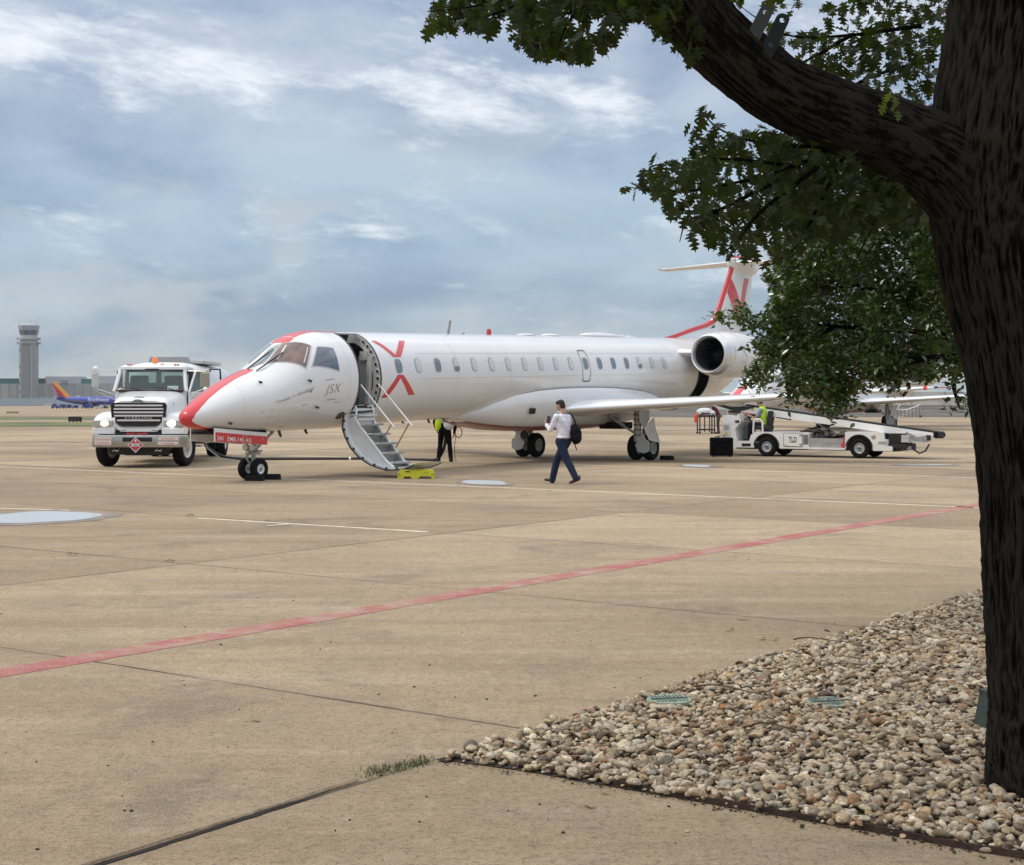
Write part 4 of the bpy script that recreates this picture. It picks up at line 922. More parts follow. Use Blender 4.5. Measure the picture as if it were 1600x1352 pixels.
# ================================================================== FUEL TRUCK
def fuel_truck():
    e = empty('fuel_truck', (-10.0, 41.9, 0), R(2.6), 'white fuel tanker truck with lit headlights, chrome bumper and open driver door', 'truck')
    TW = mat('truck_white', (.80, .81, .81), .28, 0, .06, 1.2, coat=.5, dirt=.05); POL = mat('polished_bumper', (.42, .41, .38), .28, .75, .15, 5); BLK = mat('truck_black', (.013, .013, .013), .55)
    AL = mat('truck_aluminium', (.55, .55, .53), .35, .7, .1, 4)
    def p(mb, name, m, **k): return mb.build(name, m, e, **k)
    # chassis and axle
    mb = MB(); mb.box((-.42, 3.4, .72), (.10, 8.8, .24)); mb.box((.42, 3.4, .72), (.10, 8.8, .24)); mb.box((0, .0, .42), (1.7, .16, .14)); mb.box((0, -.7, .50), (1.5, .6, .30)); mb.box((0, 7.0, .5), (1.6, .22, .22)); mb.box((0, .4, .52), (.8, 1.4, .3)); mb.box((0, -.25, .36), (1.0, .3, .10)); p(mb, 'chassis', BLK)
    # bonnet: lofted, tapering to the grille
    def ring(y, hw, zt, zb, n=10):
        out = [(-hw * 1.04, y, zb)]
        for i in range(n + 1):
            a = PI - PI * i / n; out.append((hw * math.copysign(abs(math.cos(a)) ** .42, math.cos(a)) * (1.04 - .06 * math.sin(a)), y, zt - .40 + .40 * math.sin(a) ** .55))
        return out + [(hw * 1.04, y, zb)]
    secs = [(-1.00, .70, 1.80, 1.02), (-.92, .735, 1.85, 1.0), (-.5, .77, 1.92, .98), (.1, .84, 1.99, .98), (.72, .93, 2.06, .98), (.80, .94, 2.07, .98)]
    vs = []; fs = []; L = len(ring(0, 1, 2, 1))
    for s in secs: vs += ring(*s)
    for i in range(len(secs) - 1):
        for k in range(L - 1): fs.append((i * L + k, i * L + k + 1, (i + 1) * L + k + 1, (i + 1) * L + k))
    fs.append(tuple(range(L))); mb = MB(); mb.add(vs, fs); bon = p(mb, 'bonnet', TW, smooth=True, angle=35)
    mb = MB(); mb.box((-.03, -.82, 1.875), (.26, .02, .02)); mb.box((-.03, -.7, 1.90), (.24, .02, .015)); mb.build('bonnet_badge', AL, bon)
    mb = MB()
    for k in range(3): mb.box((.845, .18 + k * .12, 1.62), (.03, .05, .22), rot=(0, R(-4), 0))
    mb.build('side_vent', BLK, bon)
    text('number', '15', .19, BLK, bon, lambda x, y: Vector((.80 + .02 * x + .006, -.42 + x * .9, 1.62 + y)))
    mb = MB(); mb.cyl((.80, -.05, 1.52), (.815, -.05, 1.52), .05, n=14); mb.build('round_sticker', GREY, bon)
    # grille
    G = [(-.69, 1.73), (.69, 1.73), (.735, 1.66), (.70, 1.33), (.52, 1.15), (.44, 1.11), (-.44, 1.11), (-.52, 1.15), (-.70, 1.33), (-.735, 1.66)]
    mb = MB(); mb.prism([(x, z) for x, z in G], lambda x, z, h: (x, -1.02 + h, z), 0, .05); gr = p(mb, 'grille', BLK)
    mb = MB()
    for a, b in zip(G, G[1:] + G[:1]): mb.cyl((a[0], -1.03, a[1]), (b[0], -1.03, b[1]), .014, n=6)
    mb.build('grille_surround', DGREY, gr)
    for z, hw in ((1.665, .63), (1.572, .655), (1.482, .655), (1.392, .64), (1.268, .57)): mb = MB(); mb.box((0, -1.045, z), (2 * hw, .03, .044), bev=.006); mb.build('grille_bar', mat('grille_bar_white', (.68, .68, .69), .3), gr)
    text('lettering', 'STERLING', .092, mat('grille_letter', (.6, .6, .6), .4), gr, lambda x, y: Vector((x * 1.5 - .005, -1.034, 1.308 + y)), align='CENTER', spacing=1.25, off=.001)
    mb = MB(); mb.sphere((-.03, -1.03, 1.785), 1, 24, 10, sc_=(.165, .03, .062)); em = mb.build('emblem_rim', CHROME, gr, smooth=True)
    mb = MB(); mb.sphere((-.03, -1.055, 1.785), 1, 24, 10, sc_=(.135, .012, .044)); mb.build('emblem', mat('emblem_blue_grey', (.20, .27, .30), .2, .5), gr, smooth=True)
    mb = MB(); mb.prism([(-.62, 1.20), (-.50, 1.08), (-.42, 1.045), (.42, 1.045), (.50, 1.08), (.62, 1.20), (.66, 1.13), (.47, .965), (-.47, .965), (-.66, 1.13)], lambda x, z, h: (x, -1.03 + h, z), 0, .06); p(mb, 'grille_chin', TW)
    mb = MB()
    for sx in (-1, 1):
        for k in range(3): mb.box((sx * (.36 + k * .05), -1.035, 1.0), (.03, .01, .022))
        mb.box((sx * .14, -1.0, .95), (.05, .05, .05))
    p(mb, 'chin_slots', DGREY)
    # wings with wheel arches
    for sx in (-1, 1):
        pr = [(-1.06, .90), (-1.10, 1.08), (-1.04, 1.34), (-.86, 1.44), (-.3, 1.50), (.3, 1.50), (.72, 1.36), (.92, 1.12), (.95, .90), (.66, .90)] + [(.64 * math.cos(R(a)), .52 + .64 * math.sin(R(a))) for a in range(36, 146, 9)] + [(-.66, .90)]
        n = len(pr); vs = []; X = [.62, .98, 1.14, 1.21]; dz = [0, 0, -.03, -.11]
        for x, d in zip(X, dz): vs += [(sx * x, y + (.06 if (x > 1.1 and y < -.8) else 0), z + (d if z > 1.2 else 0)) for y, z in pr]
        fs = [(i * n + k, i * n + (k + 1) % n, (i + 1) * n + (k + 1) % n, (i + 1) * n + k) for i in range(3) for k in range(n)] + [tuple(range(n)), tuple(3 * n + k for k in range(n))]
        mb = MB(); mb.add(vs, fs); w_ = p(mb, 'front_wing', TW, smooth=True, angle=45)
        mb = MB(); mb.box((sx * .93, -1.10, 1.19), (.54, .06, .17), bev=.02); lamp = mb.build('headlamp_housing', mat('lamp_housing', (.50, .50, .48), .15, .6, coat=1), w_)
        mb = MB(); mb.sphere((sx * .88, -1.125, 1.19), 1, 20, 10, sc_=(.115, .03, .085)); mb.build('headlight', mat('lit_headlight_%s' % ('warm' if sx < 0 else 'bright'), (.9, .85, .7), .1, emit=((1, .86, .55) if sx < 0 else (1, .96, .86)), estr=(1.0 if sx < 0 else 9)), w_, smooth=True)
        mb = MB(); mb.box((sx * 1.15, -1.085, 1.19), (.10, .07, .17), bev=.015); mb.build('turn_signal', mat('amber_lens', (.65, .13, .015), .2, coat=1), w_)
        mb = MB(); mb.box((sx * .92, -1.09, .985), (.58, .05, .16), bev=.02); mb.build('wing_panel', TW, w_)
    mb = MB(); mb.box((0, -.96, .99), (1.3, .06, .24)); p(mb, 'lower_radiator', BLK)
    for x, wd in ((-.20, .22), (.10, .30)): mb = MB(); mb.box((x, -1.07, .915), (wd, .03, .045)); p(mb, 'marker_strip', mat('red_marker', (.55, .04, .04), .3))
    # bumper
    bz = [(-1.27, -1.02), (-1.24, -1.22), (-1.1, -1.32), (1.1, -1.32), (1.24, -1.22), (1.27, -1.02)]; mb = MB(); vs = []
    for z, o in ((.56, .02), (.60, 0), (.84, 0), (.88, .02)): vs += [(x * 1.0 + .06, y + o, z) for x, y in bz]
    mb.add(vs, [(i * 6 + k, i * 6 + k + 1, i * 6 + k + 7, i * 6 + k + 6) for i in range(3) for k in range(5)] + [(0, 1, 2, 3, 4, 5), (18, 19, 20, 21, 22, 23)]); bp = p(mb, 'bumper', POL, smooth=True, angle=30)
    mb = MB(); mb.box((.02, -1.325, .765), (.78, .012, .115), bev=.003); mb.build('bumper_opening', BLK, bp)
    SIGN = mat('safety_sign_white', (.72, .62, .58), .5); SR = mat('safety_red', (.55, .06, .06), .5)
    for x0, x1, z0, z1, rows in ((-1.10, -.66, .625, .835, (('NO SMOKING', .745), ('FLAMMABLE', .65))), (.56, 1.10, .745, .835, (('NO SMOKING', .765),)), (.56, 1.10, .63, .71, (('FLAMMABLE', .645),))):
        mb = MB(); mb.box(((x0 + x1) / 2, -1.328, (z0 + z1) / 2), (x1 - x0, .006, z1 - z0)); mb.build('warning_sign', SIGN, bp)
        for s_, z in rows: text('lettering', s_, .062 if len(rows) > 1 else .055, SR, bp, lambda x, y, z=z, c=(x0 + x1) / 2: Vector((c + x, -1.3325, z + y)), align='CENTER')
    mb = MB(); c, d = Vector((-.02, -1.36, .625)), .207; mb.prism([(-d, 0), (0, -d), (d, 0), (0, d)], lambda x, z, h: c + Vector((x, h, z)), 0, .008); pl = p(mb, 'hazard_placard', mat('placard_white', (.75, .72, .70), .4))
    mb = MB(); d2 = .180; mb.prism([(-d2, 0), (0, -d2), (d2, 0), (0, d2)], lambda x, z, h: c + Vector((x, -.004 + h, z)), 0, .003); mb.build('placard_face', mat('placard_red', (.50, .04, .05), .4), pl)
    mb = MB(); mb.box(c + Vector((0, -.006, 0)), (.215, .004, .085)); mb.build('number_panel', mat('placard_white', (1, 1, 1)), pl)
    text('number', '1863', .088, BLK, pl, lambda x, y: c + Vector((x, -.0105, -.031 + y)), align='CENTER'); text('class_number', '3', .05, mat('placard_white', (1, 1, 1)), pl, lambda x, y: c + Vector((x, -.0075, -.155 + y)), align='CENTER')
    mb = MB(); mb.prism([(-.02, .08), (.02, .08), (.035, .11), (.012, .125), (.0, .16), (-.018, .12), (-.035, .11)], lambda x, z, h: c + Vector((x, -.0062 + h, z)), 0, .002); mb.build('flame_symbol', mat('placard_white', (1, 1, 1)), pl)
    for sx in (-1, 1): mb = MB(); mb.tube([(sx * .62, -1.1, .50), (sx * .62, -1.3, .47), (sx * .50, -1.3, .47), (sx * .50, -1.1, .50)], .022, 8); p(mb, 'tow_hook', AL, smooth=True)
    # cab
    mb = MB(); cw = 1.0
    low = [(-cw, .78), (cw, .78), (cw, 2.15), (-cw, 2.15)]
    def q(y0, y1, z0, z1, hw0, hw1, name, m):
        mb = MB(); mb.add([(-hw0, y0, z0), (hw0, y0, z0), (hw1, y1, z1), (-hw1, y1, z1)], [(0, 1, 2, 3)]); return mb
    mb = MB(); mb.box((-.03, 1.52, 1.50), (1.98, 1.40, 1.10), bev=.04); cab = p(mb, 'cab', TW)
    zt = 2.70; pil = [((-1.03, .80, 2.04), (-.90, 1.10, zt)), ((.95, .80, 2.04), (.86, 1.10, zt)), ((-1.02, 2.16, 2.04), (-.93, 2.12, zt)), ((.97, 2.16, 2.04), (.90, 2.12, zt))]
    for a, b in pil: mb = MB(); mb.tube([a, b], .055, 8); mb.build('pillar', TW, cab, smooth=True)
    mb = MB(); rp = [(-.93, 1.02), (-.80, .98), (.76, .98), (.90, 1.02), (.93, 1.5), (.93, 2.18), (-.96, 2.18), (-.96, 1.5)]
    n = len(rp); vs = [(x, y, 2.66) for x, y in rp] + [(x * 1.0, y, 2.73) for x, y in rp] + [(x * .88, 1.6 + (y - 1.6) * .84, 2.79) for x, y in rp]
    mb.add(vs, [(i * n + k, i * n + (k + 1) % n, (i + 1) * n + (k + 1) % n, (i + 1) * n + k) for i in (0, 1) for k in range(n)] + [tuple(range(n)), tuple(2 * n + k for k in range(n))]); mb.build('roof', TW, cab, smooth=True, angle=40)
    WG = bpy.data.materials.new('windscreen_glass'); WG.use_nodes = True; b = WG.node_tree.nodes['Principled BSDF']; b.inputs['Base Color'].default_value = (.62, .80, .76, 1); b.inputs['Roughness'].default_value = .02; b.inputs['Transmission Weight'].default_value = .93; b.inputs['IOR'].default_value = 1.12; b.inputs['Coat Weight'].default_value = .6
    mb = MB(); mb.grid(lambda u, v: Vector((-1.0 + .08 * v + (1.92 - .13 * v) * u, .80 + .28 * v - .07 * math.sin(PI * u), 2.07 + .60 * v)), [i / 10 for i in range(11)], [0, .5, 1]); mb.build('windscreen', WG, cab, smooth=True, fix=False)
    mb = MB(); f = lambda u, v: Vector((-1.0 + .08 * v + (1.92 - .13 * v) * u, .785 + .28 * v - .07 * math.sin(PI * u), 2.07 + .60 * v))
    mb.tube([f(i / 10, 0) for i in range(11)] + [f(1, k) for k in (.5, 1)] + [f(1 - i / 10, 1) for i in range(1, 11)] + [f(0, .5)], .022, 6, closed=True); mb.build('windscreen_seal', BLK, cab)
    for x0, x1 in ((-.82, -.25), (.15, .72)): mb = MB(); mb.tube([(x1 - .05, .70, 2.08), (x1 - .25, .68, 2.13), (x0, .70, 2.15)], .014, 6); mb.build('wiper', BLK, cab)
    mb = MB(); mb.box((-.03, 2.14, 2.12), (1.86, .05, .22)); mb.box((-.03, 2.14, 2.62), (1.86, .05, .16))
    for x in (-.93, -.03, .87): mb.box((x, 2.14, 2.38), (.14, .05, .5))
    mb.build('cab_rear_wall', mat('cab_interior', (.16, .18, .18), .8), cab)
    mb = MB(); mb.box((-.03, 2.17, 2.37), (1.8, .015, .46)); mb.build('rear_glass', WG, cab)
    mb = MB(); mb.box((-.5, 1.75, 2.18), (.5, .18, .55), bev=.05); mb.box((.45, 1.75, 2.18), (.5, .18, .55), bev=.05); mb.build('seat', mat('cab_seat', (.05, .06, .06), .8), cab)
    mb = MB(); mb.tube([(.45 + .22 * math.cos(2 * PI * k / 16), 1.18, 2.13 + .20 * math.sin(2 * PI * k / 16)) for k in range(16)], .015, 6, closed=True); mb.build('steering_wheel', BLK, cab)
    mb = MB(); mb.box((-.03, 1.0, 2.05), (1.8, .4, .08), bev=.03); mb.build('dashboard', mat('dash_red_brown', (.22, .06, .05), .7), cab)
    mb = MB(); mb.box((.55, .98, 2.12), (.30, .16, .06), rot=(R(40), 0, 0)); mb.build('papers', mat('paper', (.7, .7, .68), .8), cab)
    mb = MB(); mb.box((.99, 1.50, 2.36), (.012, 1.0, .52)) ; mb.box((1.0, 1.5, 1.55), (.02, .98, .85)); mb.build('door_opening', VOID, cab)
    mb = MB(); mb.box((-1.0, 1.5, 2.36), (.012, .95, .5)); mb.build('side_glass', GLASSD, cab)
    for x in (-.70, -.62, .60, .68): mb = MB(); mb.box((x, 1.08, 2.80), (.06, .08, .035), bev=.008); mb.build('roof_marker', mat('amber_lens', (1, 1, 1)), cab)
    # open driver's door, swung out on its front hinge
    a = R(22); dv = Vector((math.sin(a), math.cos(a), 0)); h0 = Vector((1.02, .80, 0))
    def D(t, z, o=0): return h0 + dv * t + Vector((math.cos(a), -math.sin(a), 0)) * o + Vector((0, 0, z))
    dp = [(0, .98), (.98, .98), (1.02, 1.9), (1.0, 2.66), (.40, 2.66), (.02, 2.02)]
    mb = MB(); mb.prism([(t, z) for t, z in dp[:3]] + [(1.02, 2.02), (.02, 2.02)], lambda t, z, h: D(t, z, h), -.02, .03); dr = p(mb, 'driver_door', TW)
    mb = MB(); mb.tube([D(.02, 2.02), D(.38, 2.64), D(.98, 2.66), D(1.02, 2.02)], .035, 8); mb.build('window_frame', TW, dr)
    mb = MB(); mb.prism([(.06, 2.04), (.98, 2.04), (.96, 2.62), (.42, 2.62)], lambda t, z, h: D(t, z, h), -.004, .004); mb.build('door_glass', mat('door_glass_teal', (.06, .11, .11), .05, coat=1), dr)
    mb = MB(); mb.box(D(.9, 1.85, .04), (.05, .16, .04)); mb.build('door_handle', BLK, dr)
    # mirrors
    for sx, x0, yy in ((-1, -1.50, .55), (1, 1.50, .62)):
        mb = MB(); mb.tube([(sx * .98, .95, 2.62), (x0 + sx * .02, yy + .05, 2.60), (x0 + sx * .02, yy, 2.5)], .014, 6); mb.tube([(sx * 1.0, .85, 1.95), (x0, yy, 2.13)], .014, 6); mb.tube([(sx * 1.0, .9, 1.80), (x0 + .06 * sx, yy, 2.10), (x0 + .08 * sx, yy, 2.62)], .012, 6); mi = p(mb, 'mirror_bracket', AL, smooth=True)
        mb = MB(); mb.box((x0, yy, 2.36), (.20 if sx < 0 else .26, .07, .42), bev=.03); mb.build('mirror', LGREY if sx < 0 else mat('mirror_beige', (.34, .31, .24), .35, .2), mi)
        mb = MB(); mb.sphere((x0 + .02, yy - .02, 2.67 if sx < 0 else 2.10), .075, 12, 8); mb.build('convex_mirror', WHITE, mi, smooth=True)
    # beacon
    mb = MB(); mb.cyl((.12, 1.75, 2.78), (.12, 1.75, 2.84), .05); mb.lathe([(0, .072), (.14, .075), (.18, .05), (.185, .001)], (.12 - .2, 1.75, 2.84), (0, 0, 1), 16); p(mb, 'beacon', mat('beacon_orange', (.75, .16, .02), .25, coat=1, emit=(1, .25, .03), estr=.25), smooth=True)
    # tank
    mb = MB(); prof = []
    for i in range(28): aa = 2 * PI * i / 28; c_, s_ = math.cos(aa), math.sin(aa); prof.append((1.24 * math.copysign(abs(c_) ** .55, c_), 2.02 + .88 * math.copysign(abs(s_) ** .62, s_)))
    vs = []
    for y, k in ((2.62, .90), (2.72, 1.0), (8.3, 1.0), (8.4, .9)): vs += [(x * k, y, 2.02 + (z - 2.02) * k) for x, z in prof]
    mb.add(vs, [(i * 28 + k, i * 28 + (k + 1) % 28, (i + 1) * 28 + (k + 1) % 28, (i + 1) * 28 + k) for i in range(3) for k in range(28)] + [tuple(range(28)), tuple(84 + k for k in range(28))]); tk = p(mb, 'tank', TW, smooth=True, angle=40)
    mb = MB(); mb.prism([(-.52, 2.85), (.66, 2.85), (.58, 3.06), (-.46, 3.06)], lambda x, z, h: (x, h, z), 3.0, 3.5); mb.build('manhole_box', mat('tank_box_grey', (.33, .33, .32), .5, .2), tk)
    mb = MB(); mb.box((.7, 5.4, 2.93), (.6, 3.6, .10), bev=.02); mb.build('walkway', LGREY, tk)
    mb = MB(); mb.tube([(1.10, 4.2, 2.38), (1.10, 4.2, 2.72), (1.40, 4.2, 2.72), (1.42, 4.2, 2.38)], .03, 8); mb.build('ladder_hoop', BLK, tk)
    mb = MB(); mb.box((.98, 3.45, .80), (.56, 2.3, .52), bev=.02); cbn = p(mb, 'pump_cabinet', mat('cabinet_beige', (.36, .34, .27), .5, 0, .15, 5))
    mb = MB()
    for k in range(3): mb.box((.98, 2.29, .80), (.01, .01, .5)); mb.box((.80 + .17 * k, 2.292, .80), (.012, .012, .5))
    mb.build('cabinet_seam', DGREY, cbn)
    mb = MB(); mb.box((-.98, 3.45, .80), (.56, 2.3, .52), bev=.02); p(mb, 'side_tank', AL)
    mb = MB(); mb.box((.95, 2.2, .66), (.5, .5, .04)); mb.box((1.05, 1.75, .50), (.40, .5, .04)); p(mb, 'step', AL)
    # wheels
    for sx in (-1, 1):
        w_ = empty('front_wheel', (sx * 1.02, 0, .51), R(-15)); w_.parent = e
        wheel('tyre', w_, (0, 0, 0), .51, .30, .29, (1, 0, 0), mat('wheel_white', (.62, .62, .60), .35, .2, .1, 6), out=1, flat=True, dish=.1, lugs=10, hub_m=AL)
        for xx in (1.06, .74):
            wheel('rear_wheel', e, (sx * xx, 7.0, .50), .50, .28, .28, (1, 0, 0), mat('wheel_white', (1, 1, 1)), out=sx, lugs=10, dish=.6, hub_m=AL)
    mb = MB(); mb.box((.95, 7.75, .75), (.6, .02, .6)); mb.box((-.95, 7.75, .75), (.6, .02, .6)); p(mb, 'mud_flap', BLK)
fuel_truck()

# hose from the truck across the apron to the man under the fuselage
def hose():
    pts = [Vector((-9.1, 45.2, .75)), Vector((-8.95, 45.0, .42)), Vector((-8.55, 45.2, .14)), Vector((-8.0, 45.7, .035)), Vector((-7.2, 45.9, .03)), Vector((-5.6, 46.0, .03)), Vector((-4.2, 46.0, .03)), Vector((-3.2, 45.6, .03)), Vector((-2.6, 45.3, .035)), Vector((-2.25, 44.9, .05)), Vector((-2.08, 44.75, .20)), Vector((-1.97, 44.7, .45)), Vector((-1.92, 44.75, .80))]
    P2 = []
    for i in range(len(pts) - 1):
        a, b, c, d = pts[max(i - 1, 0)], pts[i], pts[i + 1], pts[min(i + 2, len(pts) - 1)]
        for k in range(8): t = k / 8; P2.append(.5 * ((2 * b) + (c - a) * t + (2 * a - 5 * b + 4 * c - d) * t * t + (3 * b - a - 3 * c + d) * t ** 3))
    mb = MB(); mb.tube(P2, .05, 10); e = mb.build('fuel_hose', BLACK, smooth=True); tag(e, 'thick black fuel hose running along the apron behind the nose gear', 'hose')
    mb = MB(); mb.lathe([(-.03, .062), (.03, .062)], P2[44], (1, 0, 0), 12); mb.build('hose_clamp', WHITE, e)
    for o, lab in ((.0, 'thin dark bonding cable hanging from the tanker'),):
        mb = MB(); mb.tube([Vector((-9.0, 44.6, .7)), Vector((-8.8, 44.3, .4)), Vector((-8.4, 44.2, .12)), Vector((-7.8, 44.6, .02)), Vector((-7.3, 45.2, .02))], .014, 6); tag(mb.build('bonding_cable', LGREY, smooth=True), lab, 'cable')
hose()

# ================================================================== BELT LOADER
BLO = empty('belt_loader', (8.06, 48.6, 0), R(-30), 'white belt loader vehicle with raised conveyor and a driver in a yellow vest', 'vehicle')
def belt_loader(e):
    LW = mat('loader_white', (.80, .80, .78), .35, 0, .05, 2, dirt=.12); BLK = mat('loader_black', (.015, .015, .015), .6); PG = mat('loader_grey', (.36, .36, .35), .5, 0, .1, 5, dirt=.2)
    def p(mb, name, m, **k): return mb.build(name, m, e, **k)
    W = 1.75
    mb = MB(); mb.box((1.5, W / 2, .30), (5.2, 1.3, .16)); mb.box((1.5, W / 2, .42), (4.6, .5, .2)); p(mb, 'chassis', BLK)
    def side(poly, y0, y1, name, m): mb = MB(); mb.prism(poly, lambda x, z, h: (x, h, z), y0, y1); return p(mb, name, m)
    arc = lambda cx, r, a0, a1: [(cx + r * math.cos(R(a)), .30 + r * math.sin(R(a))) for a in range(a0, a1 + (1 if a1 > a0 else -1), 12 if a1 > a0 else -12)]
    fp = [(-1.47, .27), (-.42, .27)] + arc(0, .42, 180, 12) + [(.44, .26), (1.40, .26), (1.40, .78), (-.32, .78), (-.52, .68), (-.58, .48), (-.98, .48), (-1.0, .6), (-1.47, .6)]
    side(fp, 0.02, .10, 'front_side_panel', LW); side(fp, W - .10, W - .02, 'front_side_panel', LW)
    mb = MB(); mb.box((.45, W / 2, .745), (1.9, W - .22, .05)); mb.box((.95, W / 2, .52), (.85, W - .24, .42)); p(mb, 'deck', LW)
    mb = MB(); mb.box((-.72, W / 2, .44), (1.1, W - .2, .05)); p(mb, 'cab_floor', PG)
    # cowl
    cowl = [(-1.47, .30), (-1.02, .30), (-1.02, .58), (-1.06, .86), (-.86, 1.10), (-.92, 1.36), (-1.12, 1.22), (-1.26, 1.30), (-1.47, 1.30)]
    side(cowl, .03, .72, 'cowl', LW)
    mb = MB(); mb.prism([(-1.49, .62), (-1.22, .62), (-1.22, 1.05), (-1.49, 1.05)], lambda x, z, h: (x, h, z), .02, .035); cd_ = p(mb, 'cowl_door', mat('cowl_door', (.66, .66, .64), .4))
    mb = MB(); mb.box((-1.36, .012, .92), (.16, .012, .14)); mb.build('vent', PG, cd_); mb = MB(); mb.prism([(-1.42, .68), (-1.30, .68), (-1.36, .80)], lambda x, z, h: (x, h, z), .008, .018); mb.build('warning_triangle', mat('warning_yellow', (.65, .48, .03), .5), cd_)
    mb = MB(); mb.box((-.99, .022, 1.10), (.14, .012, .07)); p(mb, 'reflector', BLK)
    mb = MB(); mb.prism([(-1.02, .50), (-.60, .50), (-.66, 1.0), (-.86, 1.05), (-1.04, .85)], lambda x, z, h: (x, h, z), .70, .74); p(mb, 'leg_shield', PG)
    mb = MB(); mb.box((-.68, .02, .36), (.30, .03, .09), bev=.01); p(mb, 'step_recess', BLK)
    mb = MB(); c = Vector((-.74, .42, 1.22)); ax = Vector((-.55, 0, .85)).normalized(); x_, y_, _ = frame_from(ax)
    mb.tube([c + (x_ * math.cos(2 * PI * k / 20) + y_ * math.sin(2 * PI * k / 20)) * .19 for k in range(20)], .016, 6, closed=True); mb.cyl(c, c - ax * .45, .025); mb.tube([c + x_ * .19, c, c - x_ * .19], .012, 6); p(mb, 'steering_wheel', BLK)
    mb = MB(); mb.tube([(-.86, .08, 1.08), (-.95, .08, 1.42)], .018, 6); mb.box((-.95, .08, 1.40), (.12, .03, .06)); p(mb, 'grab_bar', BLK)
    # seat and white hoop
    mb = MB(); mb.box((-.22, .45, .90), (.48, .46, .12), bev=.03); mb.box((-.02, .45, 1.20), (.12, .44, .50), rot=(0, R(10), 0), bev=.04); mb.box((-.15, .45, .82), (.3, .3, .1)); p(mb, 'seat', BLK)
    mb = MB(); mb.tube([(-.46, .06, .76), (-.44, .06, 1.08), (-.38, .06, 1.17), (-.22, .06, 1.17), (-.15, .06, 1.08), (-.14, .06, .76)], .03, 10); p(mb, 'hoop_rail', LW, smooth=True)
    # side hatches and lettering
    mb = MB(); mb.box((.88, .012, .545), (.60, .014, .40), bev=.004); h = p(mb, 'side_hatch', LW)
    mb = MB()
    for a_, b_ in (((.575, .005, .34), (1.185, .005, .34)), ((.575, .005, .75), (1.185, .005, .75)), ((.575, .005, .34), (.575, .005, .75)), ((1.185, .005, .34), (1.185, .005, .75))): mb.cyl(a_, b_, .006, n=4)
    mb.build('hatch_gap', DGREY, h)
    mb = MB(); mb.box((1.14, .0, .68), (.09, .012, .02)); mb.box((1.14, .0, .40), (.09, .012, .02)); mb.build('hinge', BLK, h)
    text('lettering', 'TLD', .22, BLK, h, lambda x, y: Vector((.74 + x * .68, .003, .48 + y)), off=.004); mb = MB(); mb.box((.88, .003, .455), (.27, .004, .012)); mb.build('underline', BLK, h)
    mb = MB(); mb.prism([(.60, .36), (.66, .36), (.63, .42)], lambda x, z, hh: (x, hh, z), .0, .006); mb.build('warning_triangle', mat('warning_yellow', (1, 1, 1)), h)
    mb = MB(); mb.box((1.30, .012, .56), (.16, .012, .30)); lv = p(mb, 'louvre', PG)
    mb = MB()
    for k in range(7): mb.box((1.30, .003, .44 + k * .04), (.15, .012, .012))
    mb.build('slat', DGREY, lv)
    # low middle bay with exposed machinery
    mb = MB(); mb.box((1.98, .06, .45), (1.16, .04, .30)); mid = p(mb, 'bay_panel', PG); mb = MB(); mb.box((1.98, .03, .28), (1.16, .06, .06)); mb.build('bay_sill', LW, mid); mb = MB(); mb.box((1.98, .8, .62), (1.16, .04, .25)); mb.build('bay_back', LGREY, mid)
    text('lettering', 'Signature', .17, DGREY, mid, lambda x, y: Vector((1.90 + x * .75, .036, .40 + y)), shear=.4, off=-.006)
    mb = MB(); mb.prism([(2.44, .32), (2.54, .32), (2.54, .70), (2.49, .60), (2.50, .50), (2.43, .44)], lambda x, z, hh: (x, hh, z), .02, .04); mb.build('red_marking', RED, mid)
    mb = MB(); random.seed(4)
    for k in range(16): mb.box((1.05 + .095 * k, .45 + random.uniform(-.15, .15), .80 + random.uniform(-.04, .06) - (.12 if k > 8 else 0)), (random.uniform(.10, .24), random.uniform(.1, .3), random.uniform(.06, .17)), rot=(random.uniform(-.5, .5), random.uniform(-.5, .5), random.uniform(0, 3)))
    mb.tube([(1.2, .4, .86), (1.6, .3, .80), (1.9, .35, .64), (2.4, .3, .60)], .03, 8); mb.sphere((1.92, .3, .66), .13, 14, 8); p(mb, 'engine', mat('loader_engine', (.05, .04, .035), .6, .3, .4, 12))
    # rear fender block
    rp = [(2.56, .26), (2.58, .30)] + arc(3.0, .42, 174, 6) + [(3.44, .24), (4.02, .24), (4.04, .36), (3.82, .38), (3.76, .80), (2.56, .80)]
    side(rp, .02, .12, 'rear_side_panel', LW); side(rp, W - .12, W - .02, 'rear_side_panel', LW)
    mb = MB(); mb.box((3.1, W / 2, .78), (1.1, W - .24, .04)); mb.box((3.85, W / 2, .32), (.3, W - .1, .14)); p(mb, 'rear_deck', LW)
    mb = MB(); mb.box((3.72, .10, .48), (.34, .14, .22), bev=.01); bx = p(mb, 'tool_box', mat('tool_box', (.60, .60, .58), .5)); mb = MB(); mb.box((3.72, .025, .48), (.26, .012, .09)); mb.build('name_plate', PG, bx)
    mb = MB(); mb.box((3.45, .012, .66), (.12, .012, .10), rot=(0, R(-20), 0)); p(mb, 'tail_lamp', mat('lamp_tan', (.35, .30, .18), .4))
    mb = MB(); mb.box((4.1, .7, .62), (.5, .8, .30)); mb.box((4.15, .6, .40), (.6, 1.0, .12)); mb.box((4.45, .5, .36), (.28, .3, .16)); p(mb, 'hydraulic_unit', BLK)
    mb = MB(); mb.box((4.38, .25, .62), (.22, .2, .22)); mb.box((4.6, .3, .52), (.6, .12, .05)); mb.box((4.46, .33, .35), (.14, .12, .1)); p(mb, 'valve_block', LGREY)
    mb = MB(); mb.tube([(4.55, .25, .50), (4.62, .24, .30), (4.80, .24, .18), (4.98, .24, .26), (5.08, .3, .46)], .028, 8); p(mb, 'hose', BLK, smooth=True)
